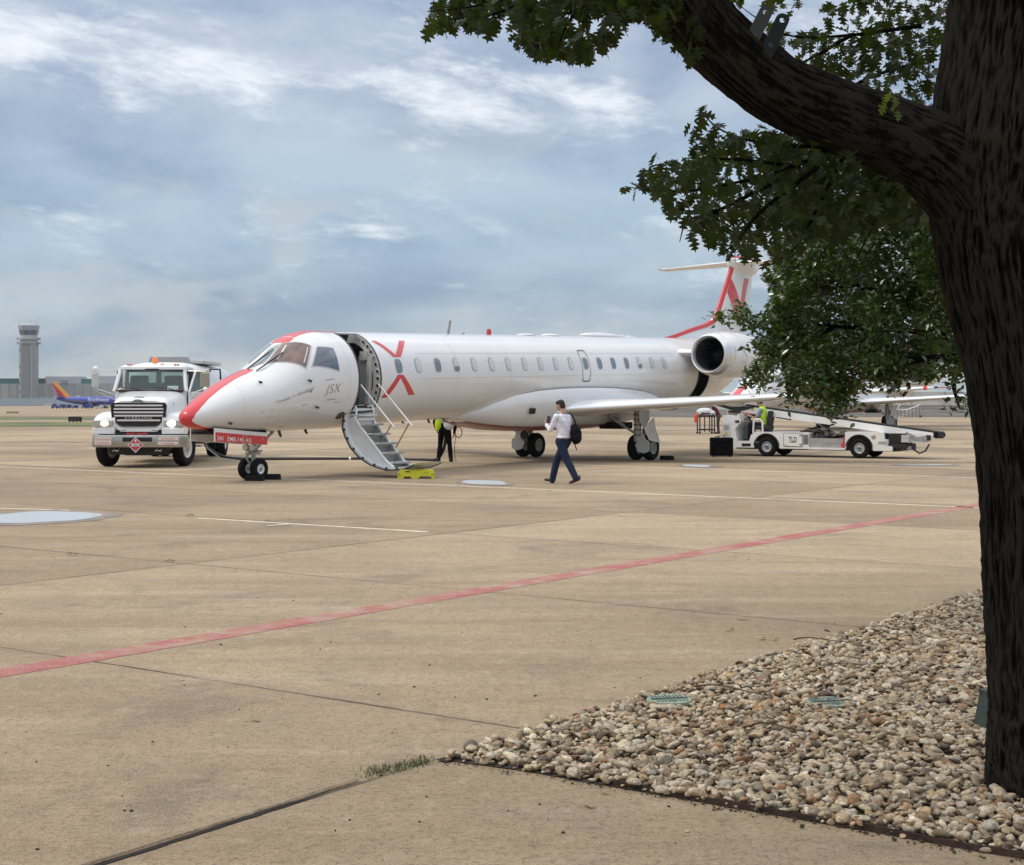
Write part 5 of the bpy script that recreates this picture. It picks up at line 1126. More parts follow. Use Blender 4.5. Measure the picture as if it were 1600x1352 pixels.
    # conveyor
    y0, y1 = .50, 1.28; zt = lambda x: 1.646 - .1312 * (x + 1.3)
    xa, xb = -2.1, 5.15
    for y in (y0, y1):
        mb = MB(); mb.prism([(xa, zt(xa)), (xb, zt(xb)), (xb, zt(xb) - .12), (xb - .5, zt(xb - .5) - .21), (xa + .3, zt(xa + .3) - .21), (xa, zt(xa) - .12)], lambda x, z, h: (x, y + h, z), -.03, .03); p(mb, 'boom_rail', LW)
    mb = MB(); mb.add([(xa, y0 + .03, zt(xa) + .03), (xb + .1, y0 + .03, zt(xb + .1) + .03), (xb + .1, y1 - .03, zt(xb + .1) + .03), (xa, y1 - .03, zt(xa) + .03), (xa, y0 + .03, zt(xa) - .02), (xb + .1, y0 + .03, zt(xb + .1) - .02), (xb + .1, y1 - .03, zt(xb + .1) - .02), (xa, y1 - .03, zt(xa) - .02)], [(0, 1, 2, 3), (7, 6, 5, 4), (0, 4, 5, 1), (1, 5, 6, 2), (2, 6, 7, 3), (3, 7, 4, 0)]); p(mb, 'conveyor_belt', RUBBER)
    mb = MB()
    for x, r in ((xa, .085), (xb + .08, .10)): mb.cyl((x, y0 + .03, zt(x) - .06), (x, y1 - .03, zt(x) - .06), r, n=20)
    p(mb, 'roller', RUBBER, smooth=True)
    mb = MB()
    for k in range(9): mb.box((xa + .1 + k * .17, y0 - .035, zt(xa + .1 + k * .17) - .07), (.07, .008, .07), rot=(0, R(30), 0))
    p(mb, 'hazard_stripe', mat('hazard_yellow', (.55, .42, .03), .5))
    mb = MB(); mb.prism([(xa - .12, zt(xa) - .02), (xa + 1.55, zt(xa + 1.5) - .0), (xa + .95, zt(xa) - .36)], lambda x, z, h: (x, h, z), y0 - .05, y0 - .034); p(mb, 'boom_cheek', BLK)
    mb = MB(); mb.prism([(4.0, zt(4.0) - .15), (4.9, zt(4.9) - .05), (5.15, zt(5.15) - .08), (5.05, zt(5.05) - .30), (4.55, .50), (4.35, .62)], lambda x, z, h: (x, h, z), y0 - .06, y0 - .02); pv = p(mb, 'boom_foot', LW)
    mb = MB(); mb.box((4.55, y0 - .08, .68), (.5, .03, .10), rot=(0, R(25), 0)); mb.box((4.85, y0 - .08, .62), (.25, .04, .16), rot=(0, R(-10), 0)); mb.cyl((4.3, y0 - .1, .72), (4.3, y0 + .1, .72), .05); mb.build('linkage', GREY, pv)
    mb = MB(); mb.box((5.38, y0 - .02, zt(5.38) - .07), (.14, .14, .13)); mb.box((5.02, y0 - .06, zt(5.0) - .17), (.14, .06, .16)); p(mb, 'rubber_bumper', BLK)
    mb = MB(); mb.cyl((2.2, .9, .5), (1.2, .9, zt(1.2) - .1), .04); mb.cyl((2.2, 1.1, .5), (1.2, 1.1, zt(1.2) - .1), .04); p(mb, 'lift_ram', CHROME, smooth=True)
    mb = MB(); mb.box((.45, y0 - .12, 1.20), (.5, .04, .035), rot=(0, R(8), 0)); p(mb, 'boom_rest', BLK)
    for x, yy, o in ((0, .13, -1), (3.0, .13, -1), (0, W - .13, 1), (3.0, W - .13, 1)):
        wheel('wheel', e, (x, yy, .31), .31, .22, .165, (0, 1, 0), mat('loader_rim', (.42, .45, .47), .4, .2), out=o, lugs=6, hub_m=BLK, dish=.2)
    for cx in (0, 3.0): mb = MB(); mb.box((cx, W / 2, .50), (.92, W - .26, .50)); p(mb, 'wheel_housing', BLK)
    mb = MB(); mb.tube([(-.40, .01, .34)] + [(.42 * math.cos(R(a)), .01, .30 + .42 * math.sin(R(a))) for a in range(170, 9, -10)], .02, 6); mb.tube([(3 + .42 * math.cos(R(a)), .01, .30 + .42 * math.sin(R(a))) for a in range(170, 9, -10)], .02, 6); p(mb, 'arch_trim', BLK)
belt_loader(BLO)

# ================================================================== SMALL GROUND EQUIPMENT
def yellow_step():
    p0 = gp(650, 748.3); e = empty('boarding_step', (p0.x, p0.y + .2, 0), R(1), 'bright yellow plastic boarding step below the airstair', 'step'); Yl = mat('safety_yellow', (.62, .60, .03), .45, 0, .08, 4, dirt=.05)
    n = 40; top = []; 
    prof = [(-.44, 0), (-.30, 0), (-.27, .05), (-.14, .05), (-.10, 0), (.04, 0), (.10, .06), (.34, .06), (.36, 0), (.44, 0), (.42, .16), (.38, .20), (.10, .19), (-.36, .20), (-.43, .15)]
    mb = MB(); m_ = len(prof)
    vs = [(x, -.17, z) for x, z in prof] + [(x * .96, .17, z) for x, z in prof] ; mb.add(vs, [tuple(range(m_)), tuple(m_ + k for k in range(m_))] + [(k, (k + 1) % m_, m_ + (k + 1) % m_, m_ + k) for k in range(m_)])
    b = mb.build('body', Yl, e)
    mb = MB(); mb.box((-.20, -.173, .165), (.12, .01, .022)); mb.build('hand_slot', BLACK, b)
    mb = MB(); mb.box((0, 0, .203), (.76, .30, .012), bev=.004); mb.build('top_plate', mat('step_tread', (.50, .48, .04), .6, 0, .2, 30), b)
    text('lettering', 'STEP', .06, mat('step_text', (.22, .21, .03), .6), b, lambda x, y: Vector((.17 + x, -.1735, .11 + y)), off=-.001)
    for sx in (-.40, .38): mb = MB(); mb.box((sx, -.172, .10), (.06, .012, .05)); mb.build('foot_recess', mat('step_shadowed', (.40, .38, .03), .6), b)
yellow_step()
def chock(u, v, rz, lab, L=.42):
    p0 = gp(u, v); mb = MB(); mb.prism([(-.09, 0), (.09, 0), (.055, .10), (.03, .13), (-.03, .13), (-.055, .10)], lambda x, z, h: (h, x, z), -L / 2, L / 2)
    o = mb.build('wheel_chock', RUBBER); o.location = (p0.x, p0.y, 0); o.rotation_euler = (0, 0, rz); tag(o, lab, 'chock', 'black rubber wheel chocks')
    mb = MB(); mb.cyl((-L / 2 - .01, 0, .06), (L / 2 + .01, 0, .06), .018, n=8); mb.build('rope_hole', DGREY, o)
chock(398, 751.5, R(-12), 'black rubber chock in front of the nose wheels'); chock(424, 749.5, R(-12), 'black rubber chock just behind the nose wheels')
chock(1042, 0 + 719, R(-35), 'small chock beside the port main wheels of the near jet')
def suitcase(name, c, wd, h, dp, rz, lab, m):
    e = empty(name, c, rz, lab, 'suitcase'); mb = MB(); mb.box((0, 0, h / 2 + .03), (wd, dp, h), bev=.04); b = mb.build('body', m, e)
    mb = MB(); mb.box((0, -dp / 2 - .01, h * .42), (wd * .8, .05, h * .6), bev=.02); mb.box((0, -dp / 2 - .012, h * .84), (wd * .7, .04, .12), bev=.015); mb.build('pocket', m, b)
    mb = MB(); mb.tube([(-.12, 0, h + .02), (-.10, 0, h + .08), (.10, 0, h + .08), (.12, 0, h + .02)], .014, 6); mb.tube([(-wd * .3, -.02, h + .01), (-wd * .28, -.02, h + .06), (-wd * .1, -.02, h + .05)], .014, 6); mb.build('handle', BLACK, b)
    for sx in (-1, 1): mb = MB(); mb.cyl((sx * wd * .38, -dp * .3, .03), (sx * wd * .38, -dp * .1, .03), .03, n=10); mb.build('wheel', RUBBER, e)
b0 = gp(1128, 714.2); suitcase('suitcase', (b0.x, b0.y + .12, 0), .70, .58, .34, R(4), 'large black soft suitcase standing in front of the belt loader', mat('black_fabric', (.005, .005, .006), .9, 0, .3, 8, spec=.12))
def service_cart():
    b = gp(1105, 678.2); e = empty('service_cart', (b.x, b.y, 0), R(8), 'black open-frame service cart far behind the suitcase', 'cart'); F_ = mat('cart_frame', (.02, .02, .025), .5)
    for x in (-.38, .38):
        for y in (0, .5): mb = MB(); mb.box((x, y, .50), (.055, .055, .86)); mb.build('post', F_, e); mb = MB(); mb.sphere((x, y, .06), .06, 10, 6); mb.build('castor', F_, e)
    for z in (.22, .88): mb = MB(); mb.box((0, .25, z), (.82, .56, .07), bev=.015); mb.build('shelf', F_, e)
    mb = MB(); mb.tube([(-.36, 0, .9), (-.24, 0, 1.04), (.24, 0, 1.04), (.36, 0, .9)], .035, 8); mb.build('handle', F_, e)
    mb = MB(); mb.box((-.13, 0, .5), (.05, .05, .8)); mb.box((.12, 0, .5), (.05, .05, .8)); mb.build('rail', F_, e)
    def bag(mb): mb.sphere((b.x - .10, b.y + .2, 1.12), 1, 18, 12, sc_=(.42, .26, .20)); mb.sphere((b.x + .2, b.y + .2, 1.05), 1, 18, 12, sc_=(.26, .22, .15)); mb.sphere((b.x - .3, b.y + .2, 1.05), 1, 18, 12, sc_=(.2, .2, .14))
    tag(fuse('laundry_bag', bag, mat('white_bag', (.62, .65, .66), .7, 0, .08, 6), voxel=.03), 'bulging white bag heaped on top of the black service cart', 'bag')
    mb = MB(); mb.box((b.x - .54, b.y + .1, .78), (.20, .2, .42), bev=.04); mb.tube([(b.x - .6, b.y + .1, .98), (b.x - .54, b.y + .1, 1.1), (b.x - .48, b.y + .1, .98)], .02, 6); tag(mb.build('red_bag', mat('orange_red_bag', (.60, .10, .05), .6)), 'orange red bag hanging on the left end of the service cart', 'bag')
service_cart()

# ================================================================== FAR LEFT: BLUE AIRLINER AND ITS GROUND VEHICLES
def blue_airliner():
    z0 = -3.8; e = empty('blue_airliner', (-224, 750, z0), R(-4), 'blue passenger airliner with red and yellow tail fin, left of the fuel truck', 'aircraft')
    BL = mat('airliner_blue', (.035, .06, .38), .35, 0, .05, .2, coat=.3); RD = mat('airliner_red', (.50, .02, .05), .4); YE = mat('airliner_yellow', (.75, .38, .04), .4)
    zc = 3.3
    prof = [(0, zc + 1.2, .2), (2, zc + 1.0, .7), (6, zc + .6, 1.3), (11, zc + .15, 1.8), (14, zc, 1.95), (30, zc, 1.95), (34, zc - .1, 1.8), (36.5, zc - .4, 1.3), (38, zc - .7, .5), (38.4, zc - .75, .05)]
    n = 28; vs = []
    for x, z, r in prof: vs += [(x, r * math.sin(2 * PI * k / n), z + r * math.cos(2 * PI * k / n)) for k in range(n)]
    mb = MB(); mb.add(vs, [(i * n + k, i * n + (k + 1) % n, (i + 1) * n + (k + 1) % n, (i + 1) * n + k) for i in range(len(prof) - 1) for k in range(n)] + [tuple(range(n))]); fu = mb.build('fuselage', BL, e, smooth=True)
    mb = MB(); mb.prism([(-1.3, 12.4), (1.0, 12.4), (7.6, 5.6), (9.5, 4.6), (2.6, 4.6)], lambda x, z, h: (x, h, z), -.18, .18); fin = mb.build('tail_fin', YE, e)
    mb = MB(); mb.prism([(-1.3, 12.35), (-.9, 12.2), (6.2, 5.0), (2.6, 4.6)], lambda x, z, h: (x, h, z), -.20, .20); mb.build('red_band', RD, fin)
    mb = MB(); mb.prism([(1.3, 7.0), (1.9, 6.0), (6.2, 4.3), (2.4, 4.3)], lambda x, z, h: (x, h, z), -.22, .22); mb.build('blue_band', BL, fin)
    mb = MB(); mb.prism([(4.6, 6.6), (7.0, 5.2), (8.6, 4.2), (6.0, 4.2)], lambda x, z, h: (x, h, z), -1.0, 1.0); mb.build('fin_root', mat('airliner_orange', (.72, .22, .04), .4), fin)
    for sd in (-1, 1):
        mb = MB(); mb.prism([(2.0, 0), (6.0, 0), (3.2, 5.5), (1.4, 5.5)], lambda x, y, h: (x, sd * (y + .5), 4.7 + h), 0, .25); mb.build('tailplane', BL, e)
        mb = MB(); mb.prism([(15, 0), (22, 0), (13, 16.5), (11.4, 16.5)], lambda x, y, h: (x, sd * (y + 1.4), 2.2 + y * .09 + h), 0, .4); mb.build('wing', mat('airliner_wing', (.12, .13, .17), .5), e)
        mb = MB(); mb.lathe([(0, .5), (1.2, .85), (3.4, .95), (4.2, .8)], (16.5, sd * 5.6, 1.4), (1, 0, 0), 20); mb.build('engine', BL, e, smooth=True)
        mb = MB(); mb.cyl((17.5, sd * 2.8, 0), (17.5, sd * 2.8, 2), .2, n=8); mb.cyl((17.5, sd * 2.5, .55), (17.5, sd * 3.1, .55), .55, n=16); mb.build('main_gear', DGREY, e)
    mb = MB(); mb.cyl((33.5, 0, 0), (33.5, 0, 2), .15, n=8); mb.cyl((33.5, -.3, .4), (33.5, .3, .4), .4, n=14); mb.build('nose_gear', DGREY, e)
    text('lettering', 'Southwest', 2.5, mat('airliner_lettering', (.8, .8, .8), .4), fu, lambda x, y: Vector((17.4 + x * 1.0, -math.sqrt(max(.01, 3.85 - (y - .6) ** 2)) - .06, zc - .3 + y)), off=.03, sub=1)
    mb = MB(); mb.box((12, 0, zc + 2.15), (1.6, .3, .5)); mb.build('antenna_fairing', WHITE, fu)
    mb = MB(); mb.sphere((.4, 0, zc + 1.3), .6, 10, 8); mb.build('tail_cone', WHITE, fu, smooth=True)
blue_airliner()
BLV = mat('vehicle_blue', (.04, .07, .33), .45, 0, .1, .4); 
def ground_vehicle(u0, u1, vt, vb, kind, lab, m, Y=600):
    z = gz(Y); a, b = at(u0, vb, Y), at(u1, vt, Y); wd = b.x - a.x; h = max(.8, b.z - a.z); e = empty('baggage_cart' if kind == 'cart' else 'tug', ((a.x + b.x) / 2, Y, z), 0, lab, 'cart' if kind == 'cart' else 'vehicle', 'ground vehicles beside the blue airliner')
    if kind == 'cart':
        mb = MB(); mb.box((0, 1, h * .34), (wd, 1.8, h * .2)); mb.box((0, 1, h * .95), (wd, 1.9, h * .1)); mb.build('body', m, e)
        mb = MB(); mb.box((0, 1.7, h * .62), (wd * .95, .1, h * .6)); mb.build('back_panel', m, e)
        for sx in (-.45, 0, .45): mb = MB(); mb.box((sx * wd, .1, h * .65), (.12, .12, h * .6)); mb.build('post', m, e)
    else:
        mb = MB(); mb.prism([(-wd / 2, h * .2), (wd / 2, h * .2), (wd / 2, h * .6), (wd * .2, h * .62), (wd * .1, h), (-wd * .3, h), (-wd * .42, h * .62), (-wd / 2, h * .6)], lambda x, zz, hh: (x, hh, zz), 0, 1.7); mb.build('body', m, e)
        mb = MB(); mb.prism([(wd * .16, h * .64), (wd * .08, h * .94), (-wd * .28, h * .94), (-wd * .37, h * .64)], lambda x, zz, hh: (x, hh, zz), -.03, 0); mb.build('window', GLASSD, e)
    for sx in (-.32, .32): mb = MB(); mb.cyl((sx * wd, -.05, h * .18), (sx * wd, .25, h * .18), h * .18, n=12); mb.build('wheel', RUBBER, e)
for a in ((80, 91, 632, 639.6, 'tug', 'dark blue tug at the left end of the cart train', BLV), (92, 101, 632.4, 639, 'cart', 'blue baggage cart right behind the dark blue tug', BLV), (102, 110, 632.8, 639, 'cart', 'second blue baggage cart under the airliner tail', BLV),
          (112, 121, 634.4, 639.4, 'cart', 'third blue baggage cart, apart from the other two', BLV), (127, 136, 633.8, 639.4, 'cart', 'blue cart under the wing of the blue airliner', BLV), (136, 145, 632.4, 639.6, 'tug', 'blue tug parked right of the last blue cart', BLV),
          (150, 160.5, 634.6, 640.2, 'tug', 'small white tug next to the fuel truck mirror', mat('vehicle_white', (.6, .6, .6), .4)), (161.5, 168, 635.4, 640.2, 'tug', 'black tug partly hidden by the fuel truck wing', mat('vehicle_black', (.03, .03, .03), .4))): ground_vehicle(*a)
# ================================================================== PEOPLE
SKIN = mat('skin_light', (.42, .24, .17), .5, 0, .05, 20); SKIND = mat('skin_brown', (.20, .11, .07), .5)
def cloth(name, c, r=.85): return mat(name, c, r, 0, .18, 9, bump=.5, bscale=11, spec=.15)
def limb(mb, pts, rad, ell=1.0, n=14, up=(0, 0, 1)): mb.tube(pts, rad, n, ell=ell, up=up); [mb.sphere(p, r * (1 if ell == 1 else min(1, ell) ), 12, 8) for p, r in ((pts[0], rad[0]), (pts[-1], rad[-1]))]
def head(mb, c, F, k=1.0):
    """skull, jaw, nose, ears and neck; F is the way the face looks"""
    c = Vector(c); F = Vector(F).normalized(); L = Vector((0, 0, 1)).cross(F).normalized(); U = F.cross(L)
    def ell(off, r):
        o = c + F * off[0] * k + L * off[1] * k + U * off[2] * k; m = MB(); m.sphere((0, 0, 0), 1, 18, 12); M = Matrix((F * r[0] * k, L * r[1] * k, U * r[2] * k)).transposed(); mb.add([o + M @ Vector(v) for v in m.v], m.f)
    ell((-.012, 0, .030), (.098, .077, .092)); ell((.018, 0, -.030), (.072, .062, .085)); ell((.050, 0, -.078), (.034, .036, .028))
    ell((.100, 0, -.012), (.018, .012, .026)); ell((.086, 0, -.050), (.016, .026, .008)); ell((.074, .030, .010), (.016, .020, .007)); ell((.074, -.030, .010), (.016, .020, .007))
    for s in (-1, 1): ell((-.005, s * .078, -.005), (.020, .010, .032))
    mb.tube([c + U * -.06 * k - F * .015, c + U * -.19 * k - F * .035], [.055 * k, .062 * k], 14)
def eyes(c, F, parent):
    c = Vector(c); F = Vector(F).normalized(); L = Vector((0, 0, 1)).cross(F).normalized(); mb = MB()
    for s in (-1, 1): mb.sphere(c + F * .083 + L * s * .030 + Vector((0, 0, .0)), .008, 8, 6)
    mb.build('eyes', BLACK, parent, smooth=True)
def hair(c, F, parent, m, k=1.0):
    c = Vector(c); F = Vector(F).normalized(); L = Vector((0, 0, 1)).cross(F).normalized(); U = F.cross(L)
    def f(mb):
        for off, r in (((-.020, 0, .045), (.098, .084, .088)), ((-.055, 0, -.010), (.058, .076, .080)), ((.030, 0, .085), (.060, .066, .040))):
            o = c + F * off[0] + L * off[1] + U * off[2]; s = MB(); s.sphere((0, 0, 0), 1, 18, 12); M = Matrix((F * r[0], L * r[1], U * r[2])).transposed(); mb.add([o + M @ Vector(v) for v in s.v], s.f)
    fuse('hair', f, m, parent, .010, 3)
def hand(mb, w, d, palm_n, curl=.5, k=1.0):
    """palm, four unequal bent fingers and a thumb from the side of the palm; w wrist, d pointing direction"""
    w = Vector(w); d = Vector(d).normalized(); nrm = Vector(palm_n).normalized(); sd = d.cross(nrm).normalized(); nrm = sd.cross(d)
    mb.tube([w - d * .02, w + d * .03, w + d * .085], [.026 * k, .036 * k, .038 * k], 12, ell=.45, up=tuple(nrm))
    for i, (o, l) in enumerate(((-.030, .066), (-.010, .076), (.010, .072), (.030, .056))):
        a = w + d * .085 * k + sd * o * k; b = a + (d * math.cos(curl) + nrm * math.sin(curl)) * l * .5 * k; c = b + (d * math.cos(curl * 2.2) + nrm * math.sin(curl * 2.2)) * l * .3 * k; e = c + (d * math.cos(curl * 3) + nrm * math.sin(curl * 3)) * l * .25 * k
        mb.tube([a - d * .02, a, b, c, e], [.010 * k, .0105 * k, .0095 * k, .0085 * k, .006 * k], 8)
    a = w + d * .03 * k + sd * -.034 * k; b = a + (d * .6 - sd * .7 + nrm * .35) * .04 * k; c = b + (d * .85 - sd * .15 + nrm * .4) * .035 * k; mb.tube([a, b, c], [.014 * k, .011 * k, .008 * k], 8)
def shoe(name, heel, toe, parent, m, lift=0.0):
    heel, toe = Vector(heel), Vector(toe); d = (toe - heel).normalized()
    def f(mb):
        mb.tube([heel + d * -.02 + Vector((0, 0, .035)), heel + d * .07 + Vector((0, 0, .045)), heel + d * .16 + Vector((0, 0, .035)), toe + d * .0 + Vector((0, 0, .028))], [.036, .042, .044, .028], 12, ell=.9)
        mb.tube([heel + Vector((0, 0, .05)), heel + d * .02 + Vector((0, 0, .11))], [.040, .045], 12)
        mb.tube([heel - d * .02 + Vector((0, 0, .012)), heel + d * .16 + Vector((0, 0, .012)), toe + Vector((0, 0, .012))], [.034, .042, .03], 10, ell=.35)
    fuse(name, f, m, parent, .011, 2)

def walker():
    o = Vector((1.12, 33.42, 0)); e = empty('person', o, 0, 'man walking left in white shirt and blue trousers, looking at a phone', 'person')
    F = Vector((-.57, .82, 0)).normalized(); L = Vector((-F.y, F.x, 0)); HF = Vector((-.80, .52, -.30))
    sl, sr = Vector((-.155, -.105, 1.47)), Vector((.155, .105, 1.47)); hc = Vector((-.065, .015, 1.705))
    el, er = Vector((-.285, -.03, 1.18)), Vector((.09, .30, 1.18)); wl, wr = Vector((-.375, .15, 1.30)), Vector((-.25, .33, 1.28))
    hl, hr = Vector((-.075, -.055, .93)), Vector((.075, .055, .93)); kl, kr = Vector((.075, -.075, .52)), Vector((-.13, .15, .54)); al, ar = Vector((.27, -.17, .155)), Vector((-.235, .24, .10))
    def body(mb):
        head(mb, hc, HF); mb.tube([(0, 0, .95), (0, 0, 1.2), (0, 0, 1.45)], [.11, .11, .10], 12)
        for a, b, c in ((sl, el, wl), (sr, er, wr)): mb.tube([a, b], [.040, .033], 10); mb.tube([b, c], [.034, .025], 10); mb.tube([(0, 0, 1.40), a + Vector((0, 0, -.03))], [.05, .03], 10)
        for a, b, c in ((hl, kl, al), (hr, kr, ar)): mb.tube([(0, 0, .97), a], [.09, .08], 10); mb.tube([a, b], [.075, .05], 10); mb.tube([b, c], [.048, .035], 10)
        hand(mb, wl, Vector((-.2, .35, .35)), Vector((.6, .4, .2)), .55); hand(mb, wr, Vector((-.75, -.25, .35)), Vector((.3, -.3, .6)), .55)
    bd = fuse('body', body, SKIN, e, .0085, 2); eyes(hc, HF, e)
    hair(hc, HF, e, mat('hair_brown_grey', (.022, .015, .010), .8, 0, .3, 30))
    def shirt(mb):
        lean = F * .0
        for z, a, b in ((.985, .158, .115), (1.10, .160, .118), (1.25, .175, .125), (1.38, .185, .125), (1.47, .150, .10), (1.52, .08, .07)): pass
        P_ = [Vector((.01, 0, .96)), Vector((.005, 0, 1.10)), Vector((0, 0, 1.25)), Vector((0, 0, 1.38)), Vector((-.0, 0, 1.48)), Vector((-.02, 0, 1.545))]
        R_ = [(.150, .112), (.160, .125), (.172, .130), (.185, .128), (.150, .100), (.065, .062)]; n = 24; vs = []
        for p, (a, b) in zip(P_, R_):
            for k in range(n): t = 2 * PI * k / n; vs.append(p + L * a * math.cos(t) + F * b * math.sin(t))
        mb.add(vs, [(i * n + k, i * n + (k + 1) % n, (i + 1) * n + (k + 1) % n, (i + 1) * n + k) for i in range(5) for k in range(n)] + [tuple(range(n)), tuple(5 * n + k for k in range(n))])
        for a, b, c in ((sl, el, wl), (sr, er, wr)):
            limb(mb, [a + Vector((0, 0, .0)), a.lerp(b, .5), b], [.070, .062, .054]); limb(mb, [b, b.lerp(c, .5), b.lerp(c, .86)], [.053, .050, .042])
        mb.tube([(.0, 0, 1.0), (.0, 0, 1.03)], [.166, .172], 16, ell=.78, up=tuple(F))
    fuse('shirt', shirt, cloth('shirt_white', (.74, .73, .80)), e, .011, 3)
    mb = MB(); mb.tube([hc + Vector((.01 + .062 * math.cos(2 * PI * k / 14), -.0 + .058 * math.sin(2 * PI * k / 14), -.135)) for k in range(14)], .016, 6, closed=True); mb.build('collar', cloth('shirt_white', (1, 1, 1)), e, smooth=True)
    def trou(mb):
        n = 22; vs = []
        for p, a, b in ((Vector((.01, 0, .99)), .166, .131), (Vector((.01, 0, .93)), .164, .134), (Vector((.01, 0, .86)), .150, .12)):
            for k in range(n): t = 2 * PI * k / n; vs.append(p + L * a * math.cos(t) + F * b * math.sin(t))
        mb.add(vs, [(i * n + k, i * n + (k + 1) % n, (i + 1) * n + (k + 1) % n, (i + 1) * n + k) for i in range(2) for k in range(n)] + [tuple(range(n)), tuple(2 * n + k for k in range(n))])
        for a, b, c in ((hl, kl, al), (hr, kr, ar)): limb(mb, [a, a.lerp(b, .45), b], [.108, .100, .082]); limb(mb, [b, b.lerp(c, .4), c + Vector((0, 0, -.03))], [.082, .080, .070])
    fuse('trousers', trou, cloth('trousers_blue', (.022, .031, .066)), e, .011, 3)
    mb = MB(); mb.tube([Vector((.01, 0, .985)) + L * .168 * math.cos(2 * PI * k / 24) + F * .134 * math.sin(2 * PI * k / 24) for k in range(24)], .017, 6, closed=True); mb.build('belt', BLACK, e, smooth=True)
    SH = mat('shoe_leather', (.035, .018, .014), .35)
    shoe('shoe', (.335, -.21, .085), (.13, -.10, .0), e, SH); shoe('shoe', (-.20, .21, .03), (-.405, .33, .055), e, SH)
    # what he carries
    def pack(mb):
        c = o + Vector((.265, .02, 1.09)); mb.sphere(c, 1, 20, 14, sc_=(.115, .16, .235)); mb.sphere(c + Vector((.02, -.03, -.08)), 1, 18, 12, sc_=(.12, .15, .14)); mb.sphere(c + Vector((.06, -.02, -.02)), 1, 14, 10, sc_=(.08, .12, .16))
    b = fuse('backpack', pack, cloth('backpack_black', (.007, .007, .009)), None, .015, 3); tag(b, 'black backpack slung on the right shoulder of the walking man', 'backpack')
    mb = MB(); mb.tube([o + Vector(v) for v in ((.27, .03, 1.30), (.245, -.02, 1.38), (.195, .03, 1.50), (.13, .09, 1.545), (.10, .18, 1.49), (.16, .22, 1.30), (.25, .15, 1.10))], [.018, .026, .028, .028, .026, .022, .018], 8, ell=.45); mb.build('strap', BLACK, b, smooth=True)
    mb = MB(); mb.tube([o + Vector((.24, -.05, .88)), o + Vector((.27, -.06, .80)), o + Vector((.29, -.06, .74))], .012, 6); mb.build('strap_end', BLACK, b); mb = MB(); mb.tube([o + Vector((.33, .0, 1.20)), o + Vector((.40, -.02, 1.215)), o + Vector((.45, -.02, 1.21))], [.02, .014, .006], 6); mb.build('pull_tab', BLACK, b)
    mb = MB(); mb.box(o + Vector((-.315, .20, 1.405)), (.085, .014, .160), rot=(R(-14), 0, R(-25)), bev=.006); ph = mb.build('phone', mat('phone_navy', (.015, .018, .045), .3)); tag(ph, 'dark phone held up in the hands of the walking man', 'phone')
    mb = MB(); mb.box(o + Vector((-.30, .212, 1.44)), (.02, .010, .02)); mb.build('camera_bump', BLACK, ph)
walker()

